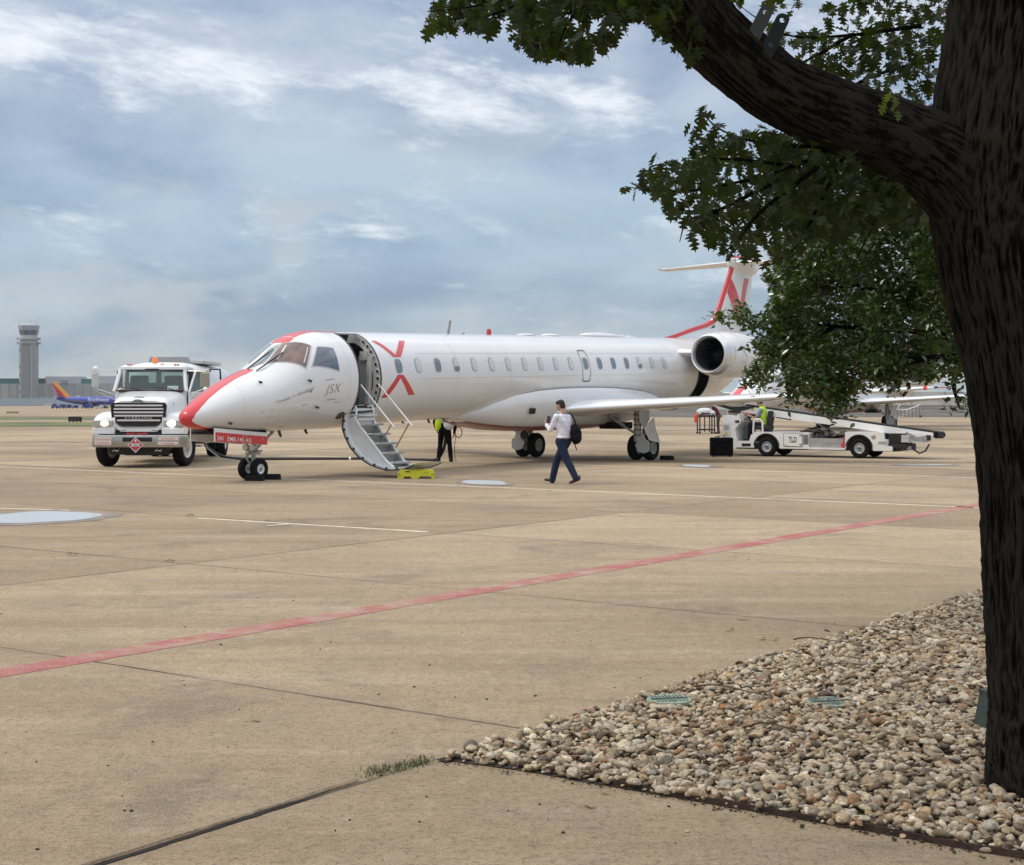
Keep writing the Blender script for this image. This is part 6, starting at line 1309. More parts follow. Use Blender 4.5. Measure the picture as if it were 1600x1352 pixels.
def standing(o, F, lab, jacket, trousers, vest=None, spread=.19, arms=None, skin=SKIN, hairm=None, lean=0.0, H=1.76, shirtname='jacket'):
    e = empty('person', o, 0, lab, 'person'); k = H / 1.78
    F = Vector(F).normalized(); L = Vector((-F.y, F.x, 0)); up = Vector((0, 0, 1)); top = (up + F * lean).normalized()
    hip = Vector((0, 0, .94 * k)); ch = hip + top * .34 * k; sh = hip + top * .53 * k; hc = hip + top * .76 * k + F * .03
    sl, sr = sh + L * .19 * k, sh - L * .19 * k
    (el, wl), (er, wr) = arms if arms else ((sl + L * .05 - up * .28, sl + L * .04 + F * .08 - up * .52), (sr - L * .05 - up * .28, sr - L * .04 + F * .08 - up * .52))
    al, ar = L * spread + Vector((0, 0, .09)), -L * spread + Vector((0, 0, .09)); hl, hr = hip + L * .09 - up * .02, hip - L * .09 - up * .02; kl, kr = hl.lerp(al, .5) + F * .03, hr.lerp(ar, .5) + F * .03
    def body(mb):
        head(mb, hc, F + top * -.2 * (1 if lean else 0)); mb.tube([hip, ch, sh], [.10, .11, .09], 12)
        for a, b, c in ((sl, el, wl), (sr, er, wr)): mb.tube([sh, a, b, c], [.06, .05, .04, .027], 10); hand(mb, c, (c - b), -L if a is sl else L, .4)
        for a, b, c in ((hl, kl, al), (hr, kr, ar)): mb.tube([hip, a, b, c], [.09, .075, .05, .04], 10)
    fuse('body', body, skin, e, .011, 2); hair(hc, F, e, hairm or mat('hair_black', (.015, .013, .012), .7)); eyes(hc, F, e)
    def rings(mb, P_, R_):
        n = 22; vs = []
        for p, (a, b) in zip(P_, R_): vs += [p + L * a * math.cos(2 * PI * q / n) + F * b * math.sin(2 * PI * q / n) for q in range(n)]
        m = len(P_); mb.add(vs, [(i * n + q, i * n + (q + 1) % n, (i + 1) * n + (q + 1) % n, (i + 1) * n + q) for i in range(m - 1) for q in range(n)] + [tuple(range(n)), tuple((m - 1) * n + q for q in range(n))])
    def jk(mb):
        rings(mb, [hip - up * .04, hip + top * .15, ch, sh - top * .02, sh + top * .05], [(.165, .13), (.165, .125), (.19, .13), (.165, .11), (.07, .07)])
        for a, b, c in ((sl, el, wl), (sr, er, wr)): limb(mb, [a, a.lerp(b, .5), b], [.072, .064, .055]); limb(mb, [b, b.lerp(c, .5), b.lerp(c, .9)], [.055, .05, .04])
    fuse(shirtname, jk, jacket, e, .013, 3)
    def tr(mb):
        rings(mb, [hip + up * .04, hip - up * .04, hip - up * .12], [(.165, .125), (.165, .13), (.15, .12)])
        for a, b, c in ((hl, kl, al), (hr, kr, ar)): limb(mb, [a, a.lerp(b, .5), b], [.10, .09, .072]); limb(mb, [b, b.lerp(c, .5), c - up * .03], [.072, .070, .062])
    fuse('trousers', tr, trousers, e, .013, 3)
    if vest:
        def vs_(mb): rings(mb, [hip + top * .02, hip + top * .15, ch, sh - top * .04], [(.180, .142), (.180, .140), (.200, .142), (.165, .118)])
        fuse('safety_vest', vs_, vest, e, .013, 2)
    for a in (al, ar): shoe('boot', (a.x - F.x * .05, a.y - F.y * .05, 0), (a.x + F.x * .20, a.y + F.y * .20, 0), e, BLACK)
    return e
NEON = mat('neon_yellow_fabric', (.50, .72, .02), .7, 0, .15, 8)
wk = standing((-1.96, 44.65, 0), (.15, 1, 0), 'worker in black clothes with yellow vest, head hidden behind the fuselage', cloth('work_jacket_black', (.005, .005, .006)), cloth('work_trousers_black', (.004, .004, .006)), None, .185,
         arms=((Vector((-.30, .0, 1.15)), Vector((-.24, .12, .93))), (Vector((.32, .02, 1.15)), Vector((.27, .10, .80)))))
def vest_tail():
    def f(mb): mb.sphere((-.19, -.13, 1.09), 1, 16, 10, sc_=(.095, .05, .17)); mb.sphere((-.16, -.12, 1.26), 1, 16, 10, sc_=(.11, .06, .20)); mb.sphere((-.21, -.14, .97), 1, 12, 8, sc_=(.065, .035, .06))
    fuse('safety_vest', f, NEON, wk, .014, 2)
    def g(mb): mb.sphere((.13, -.13, 1.10), 1, 18, 12, sc_=(.17, .06, .17)); mb.sphere((.24, -.12, 1.24), 1, 16, 10, sc_=(.22, .05, .11)); mb.sphere((.0, -.13, 1.24), 1, 16, 10, sc_=(.16, .05, .12))
    fuse('white_shirt_tail', g, cloth('white_cotton', (.62, .64, .63)), wk, .014, 3)
    c = Vector((-1.96 + .40, 44.70, .86)); mb = MB(); mb.tube([c + Vector((.10 * math.cos(t * .35), .02 * t * .05, .16 * math.sin(t * .35))) for t in range(18)], .015, 6, closed=True)
    mb.tube([c + Vector((-.08, 0, -.1)), Vector((-1.68, 44.72, .45)), Vector((-1.66, 44.72, .05)), Vector((-1.62, 44.75, .02))], .011, 6); tag(mb.build('cable_coil', mat('cable_brown', (.10, .08, .06), .6), smooth=True), 'looped brown cable in the right hand of the black-clothed worker', 'cable')
vest_tail()
b1 = gp(1124, 678)
standing((b1.x, b1.y + .3, 0), (-1, .15, 0), 'distant person in maroon top and grey trousers leaning over the service cart', cloth('maroon_top', (.13, .02, .03)), cloth('grey_trousers', (.10, .10, .10)), None, .14,
         arms=((Vector((-.32, -.1, 1.10)), Vector((-.55, -.1, 1.10))), (Vector((-.32, .15, 1.10)), Vector((-.55, .15, 1.08)))), skin=SKIND, lean=.55, shirtname='top')

def driver():
    e = empty('person', BLO.location, R(-30), 'seated loader driver in neon yellow vest with both hands on the steering wheel', 'person')
    hip = Vector((-.20, .45, .98)); sh = Vector((-.30, .45, 1.50)); hc = Vector((-.40, .45, 1.74)); F = Vector((-1, -.05, -.1))
    def rings(mb, P_, R_):
        n = 22; vs = []
        for p, (a, b) in zip(P_, R_): vs += [p + Vector((0, 1, 0)) * a * math.cos(2 * PI * q / n) + Vector((1, 0, 0)) * b * math.sin(2 * PI * q / n) for q in range(n)]
        m = len(P_); mb.add(vs, [(i * n + q, i * n + (q + 1) % n, (i + 1) * n + (q + 1) % n, (i + 1) * n + q) for i in range(m - 1) for q in range(n)] + [tuple(range(n)), tuple((m - 1) * n + q for q in range(n))])
    arms = ((Vector((-.28, .27, 1.46)), Vector((-.42, .20, 1.20)), Vector((-.70, .26, 1.30))), (Vector((-.28, .63, 1.46)), Vector((-.42, .68, 1.20)), Vector((-.70, .57, 1.30))))
    legs = ((Vector((-.22, .36, .96)), Vector((-.66, .32, 1.02)), Vector((-.70, .30, .56))), (Vector((-.22, .54, .96)), Vector((-.66, .56, 1.02)), Vector((-.74, .56, .56))))
    def body(mb):
        head(mb, hc, F); mb.tube([hip, sh], [.10, .10], 12)
        for a, b, c in arms: mb.tube([sh, a, b, c], [.06, .05, .042, .028], 10); hand(mb, c, Vector((-1, 0, .3)), Vector((0, 0, -1)), .8)
        for a, b, c in legs: mb.tube([hip, a, b, c], [.09, .075, .05, .04], 10)
    fuse('body', body, SKIN, e, .011, 2); hair(hc, F, e, mat('hair_black', (1, 1, 1))); eyes(hc, F, e)
    def sleeve(mb):
        for a, b, c in arms: limb(mb, [a, a.lerp(b, .7)], [.072, .062])
        rings(mb, [hip - Vector((0, 0, .04)), hip.lerp(sh, .5), sh, sh + Vector((0, 0, .06))], [(.16, .13), (.18, .135), (.17, .11), (.07, .07)])
    fuse('shirt', sleeve, cloth('shirt_grey_blue', (.22, .26, .32)), e, .013, 3)
    def vest(mb): rings(mb, [hip + Vector((0, 0, .02)), hip.lerp(sh, .5), sh - Vector((0, 0, .02)), sh + Vector((0, 0, .08))], [(.175, .145), (.195, .152), (.185, .128), (.09, .08)])
    fuse('safety_vest', vest, NEON, e, .013, 3)
    mb = MB()
    for zz in (1.12, 1.30): mb.tube([Vector((-.24 - (zz - 1.1) * .2 + .152 * math.cos(2 * PI * k / 20), .45 + .196 * math.sin(2 * PI * k / 20), zz)) for k in range(20)], .012, 6, closed=True)
    mb.build('reflective_band', mat('reflective_grey', (.45, .47, .42), .3, .3), e)
    def tr(mb):
        for a, b, c in legs: limb(mb, [hip, a, a.lerp(b, .5), b], [.11, .10, .088, .07]); limb(mb, [b, b.lerp(c, .5), c], [.07, .066, .058])
    fuse('trousers', tr, cloth('dark_trousers', (.016, .018, .026)), e, .013, 3)
    for a, b, c in legs: shoe('boot', (c.x + .04, c.y, .48), (c.x - .20, c.y, .48), e, BLACK)
driver()
# ================================================================== GRAVEL BED
BED = [gp(693, 1189), gp(1545, 925), Vector((7.4, 18.7, 0)), Vector((7.6, 4.0, 0)), Vector((3.3, 5.45, 0)), gp(1600, 1342), gp(960, 1231), gp(820, 1206)]
def inside(px, py, poly):
    c = np.zeros(len(px), bool); n = len(poly)
    for i in range(n):
        a, b = poly[i], poly[(i + 1) % n]
        cond = ((a[1] > py) != (b[1] > py)); with_ = (b[0] - a[0]) * (py - a[1]) / ((b[1] - a[1]) or 1e-9) + a[0]; c ^= cond & (px < with_)
    return c
def bed():
    mb = MB(); mb.add([(p.x, p.y, .006) for p in BED], [tuple(range(len(BED)))]); tag(mb.build('soil', mat('bed_soil', (.06, .048, .036), .95, 0, .4, 12), fix=False), kind='structure')
    m = bpy.data.materials.new('river_stone'); m.use_nodes = True; t = m.node_tree; b = t.nodes['Principled BSDF']
    g = N(t, 'ShaderNodeNewGeometry'); cr = N(t, 'ShaderNodeValToRGB'); t.links.new(g.outputs['Random Per Island'], cr.inputs[0])
    cols = [(0, (.20, .14, .085)), (.10, (.56, .49, .375)), (.22, (.38, .30, .20)), (.34, (.17, .135, .10)), (.44, (.64, .57, .46)), (.56, (.30, .26, .21)), (.66, (.46, .34, .20)), (.76, (.50, .47, .41)), (.85, (.115, .092, .075)), (.93, (.34, .20, .11)), (1.0, (.74, .68, .56))]
    el = cr.color_ramp.elements; el[0].position = 0; el[0].color = (*cols[0][1], 1); el[1].position = 1; el[1].color = (*cols[-1][1], 1)
    for p_, c_ in cols[1:-1]: x = el.new(p_); x.color = (*c_, 1)
    P_ = N(t, 'ShaderNodeTexCoord').outputs['Object']; n = noise_(t, P_, 55, 5, .7)
    c = mixc(t, 1.0, cr.outputs[0], mixc(t, smooth(t, n, .3, .7), (.62, .58, .51), (1.42, 1.36, 1.25)), 'MULTIPLY'); t.links.new(c, b.inputs['Base Color']); b.inputs['Roughness'].default_value = .72; b.inputs['Specular IOR Level'].default_value = .35
    bn = N(t, 'ShaderNodeBump'); bn.inputs['Strength'].default_value = .35; bn.inputs['Distance'].default_value = .006; t.links.new(noise_(t, P_, 140, 4, .6), bn.inputs['Height']); t.links.new(bn.outputs[0], b.inputs['Normal'])
    # stone templates: lumpy rounded pebbles and split chips
    bm = bmesh.new(); bmesh.ops.create_icosphere(bm, subdivisions=2, radius=1); bm.verts.index_update(); T = np.array([v.co[:] for v in bm.verts]); TF = np.array([[v.index for v in f.verts] for f in bm.faces]); bm.free()
    temps = []
    for k in range(14):
        rr = np.random.default_rng(100 + k); V = T.copy()
        for _ in range(7 if k % 2 else 12):        # shave flats off the ball
            d = rr.normal(size=3); d /= np.linalg.norm(d); h = rr.uniform(.38, .80); q = V @ d; V -= np.outer(np.maximum(q - h, 0) * (.92 if k % 3 else .75), d)
        temps.append(V * rr.uniform(.85, 1.15, 3))
    poly = [(p.x, p.y) for p in BED]
    def scatter(n, lo, hi, z, spread, rng, ymax=40):
        px = rng.uniform(-.5, 7.6, n); py = rng.uniform(4.0, 18.8, n); k = inside(px, py, poly) & (px < py * .345 + .55) & (py < ymax); px, py = px[k], py[k]
        if z > .01:
            for cu, cv in ((1046, 1092), (1298, 1096)): q_ = gp(cu, cv, .055); kk = (px - q_.x) ** 2 + (py - q_.y) ** 2 > (.15 if cu < 1200 else .10) ** 2; px, py = px[kk], py[kk]
        # keep off the edging a little
        s = lo * (hi / lo) ** rng.random(len(px)); return px, py, s, z + rng.random(len(px)) * spread
    rng = np.random.default_rng(3); parts = [scatter(70000, .013, .026, .008, .014, rng), scatter(62000, .018, .038, .022, .020, rng), scatter(13000, .023, .049, .034, .015, rng)]
    VS = []; FS = []; off = 0
    for px, py, s, z in parts:
        tid = rng.integers(0, len(temps), len(px))
        for k in range(len(temps)):
            m_ = tid == k; n = int(m_.sum()); 
            if not n: continue
            a, b_, c_ = rng.uniform(0, 2 * PI, n), rng.uniform(-.5, .5, n), rng.uniform(-.5, .5, n)
            sc3 = np.stack([s[m_] * rng.uniform(.85, 1.45, n), s[m_] * rng.uniform(.7, 1.0, n), s[m_] * rng.uniform(.38, .72, n)], 1)
            V = temps[k][None] * sc3[:, None]
            ca, sa = np.cos(a), np.sin(a); cb, sb = np.cos(b_), np.sin(b_); cc, sc_ = np.cos(c_), np.sin(c_)
            x, y, zz = V[..., 0], V[..., 1], V[..., 2]
            y, zz = y * cb[:, None] - zz * sb[:, None], y * sb[:, None] + zz * cb[:, None]
            x, zz = x * cc[:, None] + zz * sc_[:, None], -x * sc_[:, None] + zz * cc[:, None]
            x, y = x * ca[:, None] - y * sa[:, None], x * sa[:, None] + y * ca[:, None]
            W = np.stack([x + px[m_][:, None], y + py[m_][:, None], zz + z[m_][:, None]], -1); W[..., 2] = np.maximum(W[..., 2], .003)
            VS.append(W.reshape(-1, 3)); L = len(temps[k]); FS.append((TF[None] + (np.arange(n) * L)[:, None, None] + off).reshape(-1, 3)); off += n * L
    o = fast_mesh('gravel', np.concatenate(VS), np.concatenate(FS), m, smooth=True)
    tag(o, 'bed of mixed tan, grey and brown river stones under the tree', kind='stuff')
    # a few stones spilled over the edge
    rng = np.random.default_rng(8)
bed()
def edging():
    a, b = gp(958, 1229), gp(1612, 1345); b = a + (b - a) * 1.25; mb = MB(); n = 60; vs = []; d = (b - a).normalized(); nn = Vector((-d.y, d.x, 0))
    for i in range(n + 1):
        p = a.lerp(b, i / n) + nn * (.012 * mnoise.noise(Vector((i * .11, 0, 0)))); h = .030 + .008 * mnoise.noise(Vector((i * .3, 5, 0))); w2 = .006
        vs += [p - nn * w2 + Vector((0, 0, 0)), p - nn * w2 + Vector((0, 0, h)), p + nn * w2 + Vector((0, 0, h)), p + nn * w2]
    mb.add(vs, [(4 * i + k, 4 * i + (k + 1) % 4, 4 * i + 4 + (k + 1) % 4, 4 * i + 4 + k) for i in range(n) for k in range(4)]); e = mb.build('garden_edging', mat('rusted_edging', (.055, .032, .022), .8, .2, .4, 14, bump=.4, bscale=30)); tag(e, 'dark rusted metal edging strip along the front of the gravel bed', 'edging')
    mb = MB(); vs = []                                     # crumbs of soil caught along the edging and along the back joint
    for seg, cnt, wd in (((gp(958, 1229), gp(1612, 1345)), 260, .035), ((gp(693, 1189), gp(1545, 925)), 220, .02), ((gp(693, 1190), gp(958, 1230)), 90, .03)):
        for _ in range(cnt):
            p = seg[0].lerp(seg[1], random.random()) + Vector((random.gauss(0, wd), random.gauss(0, wd) - wd * .8, 0)); r = .002 + .006 * random.random() ** 2.2; mb.sphere((p.x, p.y, r * .5 + .004), r, 6, 4, 0, (random.uniform(.7, 2), random.uniform(.7, 2), .7))
    tag(mb.build('soil_crumbs', mat('soil_crumb', (.05, .035, .025), .9), smooth=True), 'dark crumbs of soil and bark along the borders of the gravel bed', kind='stuff')
    a, b = gp(686, 1191), gp(1546, 924); mb = MB(); vs = []; n = 90; d = (b - a).normalized(); nn = Vector((-d.y, d.x, 0)); b = b + d * 5
    for i in range(n + 1): p = a.lerp(b, i / n); w2 = .022 + .012 * mnoise.noise(Vector((i * .35, 2, 0))); vs += [p + nn * w2 + Vector((0, 0, .009)), p - nn * .05 + Vector((0, 0, .009))]
    mb.add(vs, [(2 * i, 2 * i + 1, 2 * i + 3, 2 * i + 2) for i in range(n)]); tag(mb.build('bed_joint', mat('joint_dirt', (1, 1, 1)), fix=False), kind='structure')
edging()
def valve_cover(u, v, r, lab, m, z=.055, part=False):
    p = gp(u, v, z); e = empty('irrigation_cover', (p.x, p.y, 0), R(12), lab, 'cover', 'green irrigation covers in the gravel')
    mb = MB(); mb.lathe([(0, r * .98), (z - .008, r), (z, r * .985), (z + .003, r * .93), (z + .001, r * .90), (z + .001, .001)], (0, 0, 0), (0, 0, 1), 40); lid = mb.build('lid', m, e, smooth=True, angle=30)
    mb = MB()
    for row in (-.5, 0, .5):
        for k in range(-5, 6):
            x = k * r * .16; y = row * r * .95
            if x * x + y * y < (r * .86) ** 2: mb.box((x, y, z + .004), (r * .045, r * .30, .005))
    mb.box((0, 0, z + .005), (r * .05, r * 1.5, .006)); mb.box((0, 0, z + .005), (r * 1.5, r * .05, .006))
    mb.build('ribs', mat('cover_rib', (.09, .14, .12), .6), e)
valve_cover(1046, 1092, .142, 'pale green round irrigation cover with ribs at the gravel border', mat('cover_green', (.31, .38, .29), .5, 0, .12, 10), .052)
valve_cover(1298, 1096, .15, 'faded green irrigation cover half buried in stones, nearer the trunk', mat('cover_green_faded', (.27, .31, .25), .7, 0, .3, 18), .046)
def uplight():
    p = gp(1541, 1150); e = empty('garden_uplight', (p.x, p.y, 0), R(15), 'grey green metal garden light box leaning beside the tree trunk', 'lamp'); m = mat('uplight_green', (.05, .068, .058), .45, .3, .15, 10)
    mb = MB(); mb.prism([(-.05, 0), (.09, 0), (.07, .22), (-.005, .22)], lambda x, z, h: (x, h, z + .02), -.06, .06); mb.build('housing', m, e); mb = MB(); mb.box((.035, 0, .245), (.09, .13, .02)); mb.build('rim', m, e)
uplight()
def sticks():
    for (u0, v0, u1, v1, sg), lab in (((1085, 1088, 1215, 1108, .03), 'long thin curved twig lying on the stones beside the green cover'), ((1175, 1150, 1275, 1165, .02), 'short twig in the middle of the gravel bed'), ((1240, 1012, 1330, 1018, .02), 'twig near the back of the gravel bed')):
        a, b = gp(u0, v0), gp(u1, v1); pts = [a.lerp(b, k / 8) + Vector((0, .05 * math.sin(k * .9), .062 + sg * math.sin(k / 8 * PI))) for k in range(9)]; mb = MB(); mb.tube(pts, [.006 - .0005 * k for k in range(9)], 6); tag(mb.build('twig', mat('twig_brown', (.07, .048, .032), .8)), lab, 'twig')
    for u, v, s, lab in ((1185, 1128, .12, 'orange brown dead leaf on the gravel right of the green cover'), (1210, 1118, .10, 'russet dead leaf next to the orange brown leaf'), (1130, 1124, .10, 'small orange leaf between the green cover and the orange brown leaf')):
        dead_leaf(u, v, s, lab, mat('orange_leaf', (.38, .17, .05), .7)); bpy.context.scene.objects[-1]
sticks()
for o in list(bpy.data.objects):
    if o.name.startswith('fallen_leaf') and 'orange' in o.get('label', '') or 'russet' in str(o.get('label', '')): o.location.z += .065; o['group'] = 'fallen leaves on the gravel'

def leaf_litter():
    rng = np.random.default_rng(77); poly = [(q.x, q.y) for q in BED]; px = rng.uniform(-.4, 5, 900); py = rng.uniform(5.5, 15, 900); k = inside(px, py, poly); C = np.stack([px[k], py[k], rng.uniform(.055, .075, k.sum())], 1)[:170]
    o = leaf_cloud('leaf_litter', C, (.03, .075), LO, mat('dry_leaf_litter', (.16, .09, .04), .8, 0, .4, 3), None, rng, 0.0); tag(o, 'small dry brown leaves scattered over the river stones', kind='stuff')
# grass tuft in the joint at the corner of the bed
def grass_tuft():
    rng = np.random.default_rng(5); a, b = gp(568, 1214), gp(664, 1192); V = []; F = []; n = 0
    for i in range(620):
        t = rng.random() ** .8; c = a.lerp(b, t); c = c + Vector((rng.normal(0, .03), rng.normal(0, .06) + .02, 0)); h = rng.uniform(.006, .032); w2 = rng.uniform(.0012, .0026); th = rng.uniform(0, 2 * PI); ln = rng.uniform(.2, 1.2)
        d = Vector((math.cos(th), math.sin(th), 0)); s = Vector((-d.y, d.x, 0)) * w2; m1 = c + Vector((0, 0, h * .6)) + d * h * ln * .35; tp = c + Vector((0, 0, h)) + d * h * ln
        V += [c - s, c + s, m1 + s * .8, m1 - s * .8, tp, tp]; F += [(n, n + 1, n + 2, n + 3), (n + 3, n + 2, n + 4, n + 5)]; n += 6
    me = MB(); me.add(V, F); tag(me.build('grass', mat('weed_grass', (.10, .13, .035), .7, 0, .5, 30), fix=False), 'low green grass growing in the joint at the tip of the gravel bed', kind='stuff')
grass_tuft()

# ================================================================== TREES
def bark():
    m = bpy.data.materials.new('oak_bark'); m.use_nodes = True; t = m.node_tree; b = t.nodes['Principled BSDF']; P_ = N(t, 'ShaderNodeTexCoord').outputs['Object']
    sp = N(t, 'ShaderNodeSeparateXYZ'); t.links.new(P_, sp.inputs[0]); v = comb(t, math_(t, 'MULTIPLY', sp.outputs[0], 1.0), math_(t, 'MULTIPLY', sp.outputs[1], 1.0), math_(t, 'MULTIPLY', sp.outputs[2], .13))
    n1 = noise_(t, v, 52, 7, .6, .3); n2 = noise_(t, P_, 4, 5, .6); n3 = noise_(t, P_, 120, 4, .7)
    at_ = N(t, 'ShaderNodeAttribute', attribute_name='ridge'); rg = math_(t, 'ADD', math_(t, 'MULTIPLY', at_.outputs['Fac'], .58), math_(t, 'MULTIPLY', n1, .42)); c = mixc(t, smooth(t, rg, .40, .68), (.003, .0024, .0019), (.030, .026, .021)); c = mixc(t, math_(t, 'MULTIPLY', smooth(t, n2, .50, .72), .45), c, (.036, .036, .029)); c = mixc(t, math_(t, 'MULTIPLY', smooth(t, n3, .55, .75), .35), c, (.062, .053, .042))  # furrow shade put into the colour, following the displaced ridges
    t.links.new(c, b.inputs['Base Color']); b.inputs['Roughness'].default_value = .95; b.inputs['Specular IOR Level'].default_value = .15
    bn = N(t, 'ShaderNodeBump'); bn.inputs['Strength'].default_value = .9; bn.inputs['Distance'].default_value = .02; t.links.new(math_(t, 'ADD', n1, math_(t, 'MULTIPLY', n3, .25)), bn.inputs['Height']); t.links.new(bn.outputs[0], b.inputs['Normal']); return m
BARK = bark()
def ridged(mb, name, parent, **k):
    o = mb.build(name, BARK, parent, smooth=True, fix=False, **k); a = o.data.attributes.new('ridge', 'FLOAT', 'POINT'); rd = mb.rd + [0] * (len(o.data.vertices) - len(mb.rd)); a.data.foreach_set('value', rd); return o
def spline(pts, n):
    P_ = [Vector(p) for p in pts]; out = []
    for i in range(len(P_) - 1):
        a, b, c, d = P_[max(i - 1, 0)], P_[i], P_[i + 1], P_[min(i + 2, len(P_) - 1)]
        for k in range(n): t = k / n; out.append(.5 * ((2 * b) + (c - a) * t + (2 * a - 5 * b + 4 * c - d) * t * t + (3 * b - a - 3 * c + d) * t ** 3))
    return out + [P_[-1]]
def barked(mb, pts, rad, n=72, seg=14, amp=.016, seed=0.0):
    if not hasattr(mb, 'rd'): mb.rd = []
    P_ = spline(pts, seg); T = np.linspace(0, 1, len(P_)); Rr = np.interp(T, np.linspace(0, 1, len(rad)), rad); vs = []; prev = None; L = 0
    for i, p in enumerate(P_):
        d = (P_[min(i + 1, len(P_) - 1)] - P_[max(i - 1, 0)]).normalized(); L += (p - P_[i - 1]).length if i else 0
        if prev is None: x, y, _ = frame_from(d, (0, 1, 0))
        else: x = (prev - d * prev.dot(d)).normalized(); y = d.cross(x)
        prev = x
        for k in range(n):
            a = 2 * PI * k / n; ca, sa = math.cos(a), math.sin(a)
            w_ = mnoise.noise(Vector((ca * 2, sa * 2, L * 1.5 + seed))) * .6
            f = 1 - abs(mnoise.noise(Vector((ca * 12 * Rr[i] / .24 + w_, sa * 12 * Rr[i] / .24 + w_, L * 3.2 + seed)))) * 2; f2 = 1 - abs(mnoise.noise(Vector((ca * 27 * Rr[i] / .24 + w_, sa * 27 * Rr[i] / .24, L * 9 + seed)))) * 2
            low = mnoise.noise(Vector((ca * 1.2, sa * 1.2, L * .9 + seed)))
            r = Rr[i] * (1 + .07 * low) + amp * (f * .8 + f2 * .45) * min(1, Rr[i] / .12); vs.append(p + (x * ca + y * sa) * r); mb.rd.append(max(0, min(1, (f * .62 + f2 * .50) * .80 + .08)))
    m = len(P_); mb.add(vs, [(i * n + k, i * n + (k + 1) % n, (i + 1) * n + (k + 1) % n, (i + 1) * n + k) for i in range(m - 1) for k in range(n)] + [tuple((m - 1) * n + k for k in range(n))])
# oak leaf: pointed lobes either side of a folded midrib
LO = [(.02, .0), (.05, .12), (.30, .20), (.36, .27), (.10, .33), (.36, .45), (.47, .56), (.12, .60), (.30, .73), (.30, .80), (.07, .82), (.0, 1.0)]
def leaf_template(out, droop=.22, fold=.35):
    V = []; F = []; n = len(out)
    for x, y in out: V.append((0, y, -droop * y * y)); V.append((x, y - x * .0, -droop * y * y + fold * abs(x) * .6 - .25 * x * x)); V.append((-x, y, -droop * y * y + fold * abs(x) * .6 - .25 * x * x))
    for i in range(n - 1): F.append((3 * i, 3 * i + 1, 3 * i + 4, 3 * i + 3)); F.append((3 * i + 3, 3 * i + 5, 3 * i + 2, 3 * i))
    return np.array(V), np.array(F)
SL = [(.0, 0), (.20, .25), (.25, .55), (.0, 1.0)]
def leaf_mat(name, c0, c1, tr, trans=.35, rough=.45, spec=.5):
    m = bpy.data.materials.new(name); m.use_nodes = True; t = m.node_tree; b = t.nodes['Principled BSDF']; g = N(t, 'ShaderNodeNewGeometry')
    P_ = N(t, 'ShaderNodeTexCoord').outputs['Object']; f = math_(t, 'ADD', math_(t, 'MULTIPLY', g.outputs['Random Per Island'], .6), math_(t, 'MULTIPLY', smooth(t, noise_(t, P_, 2.2, 3, .5), .35, .65), .4))
    c = mixc(t, f, c0, c1); t.links.new(c, b.inputs['Base Color']); b.inputs['Roughness'].default_value = rough; b.inputs['Specular IOR Level'].default_value = spec
    tl = N(t, 'ShaderNodeBsdfTranslucent'); t.links.new(mixc(t, g.outputs['Random Per Island'], tr, tuple(x * .6 for x in tr)), tl.inputs[0]); mx = N(t, 'ShaderNodeMixShader'); mx.inputs[0].default_value = trans
    o = t.nodes['Material Output']; t.links.new(b.outputs[0], mx.inputs[1]); t.links.new(tl.outputs[0], mx.inputs[2]); t.links.new(mx.outputs[0], o.inputs[0]); return m
def leaf_cloud(name, C, size, out, m, parent, rng, hang=.5, **kw):
    C = np.asarray(C, float); n = len(C); T, TF = leaf_template(out, **kw)
    yaw = rng.uniform(0, 2 * PI, n); pit = rng.normal(-hang, .55, n); rol = rng.uniform(-1.0, 1.0, n); s = rng.uniform(size[0], size[1], n)
    V = T[None] * s[:, None, None]; x, y, z = V[..., 0], V[..., 1], V[..., 2]
    cr, sr = np.cos(rol)[:, None], np.sin(rol)[:, None]; x, z = x * cr + z * sr, -x * sr + z * cr
    cp, sp = np.cos(pit)[:, None], np.sin(pit)[:, None]; y, z = y * cp - z * sp, y * sp + z * cp
    cy, sy = np.cos(yaw)[:, None], np.sin(yaw)[:, None]; x, y = x * cy - y * sy, x * sy + y * cy
    W = np.stack([x, y, z], -1) + C[:, None]; L = len(T)
    return fast_mesh(name, W.reshape(-1, 3), (TF[None] + (np.arange(n) * L)[:, None, None]).reshape(-1, 4), m, parent)
def in_region(poly, n, Y0, Y1, rng, gap=.0, gs=3.0, clump=None):
    """points of a foliage mass: its outline seen from the apron side, its depth from Y0 to Y1"""
    out = []; us = [p[0] for p in poly]; vs_ = [p[1] for p in poly]
    while len(out) < n:
        k = 4000; u = rng.uniform(min(us), max(us), k); v = rng.uniform(min(vs_), max(vs_), k); Y = rng.uniform(Y0, Y1, k); ok = inside(u, v, poly)
        for a, b, c in zip(u[ok], v[ok], Y[ok]):
            p = at(a, b, c)
            if gap and mnoise.noise(Vector((p.x * gs, p.y * gs, p.z * gs))) < gap - 1 + random.random() * .25: continue
            out.append(tuple(p))
            if len(out) >= n: break
    return out

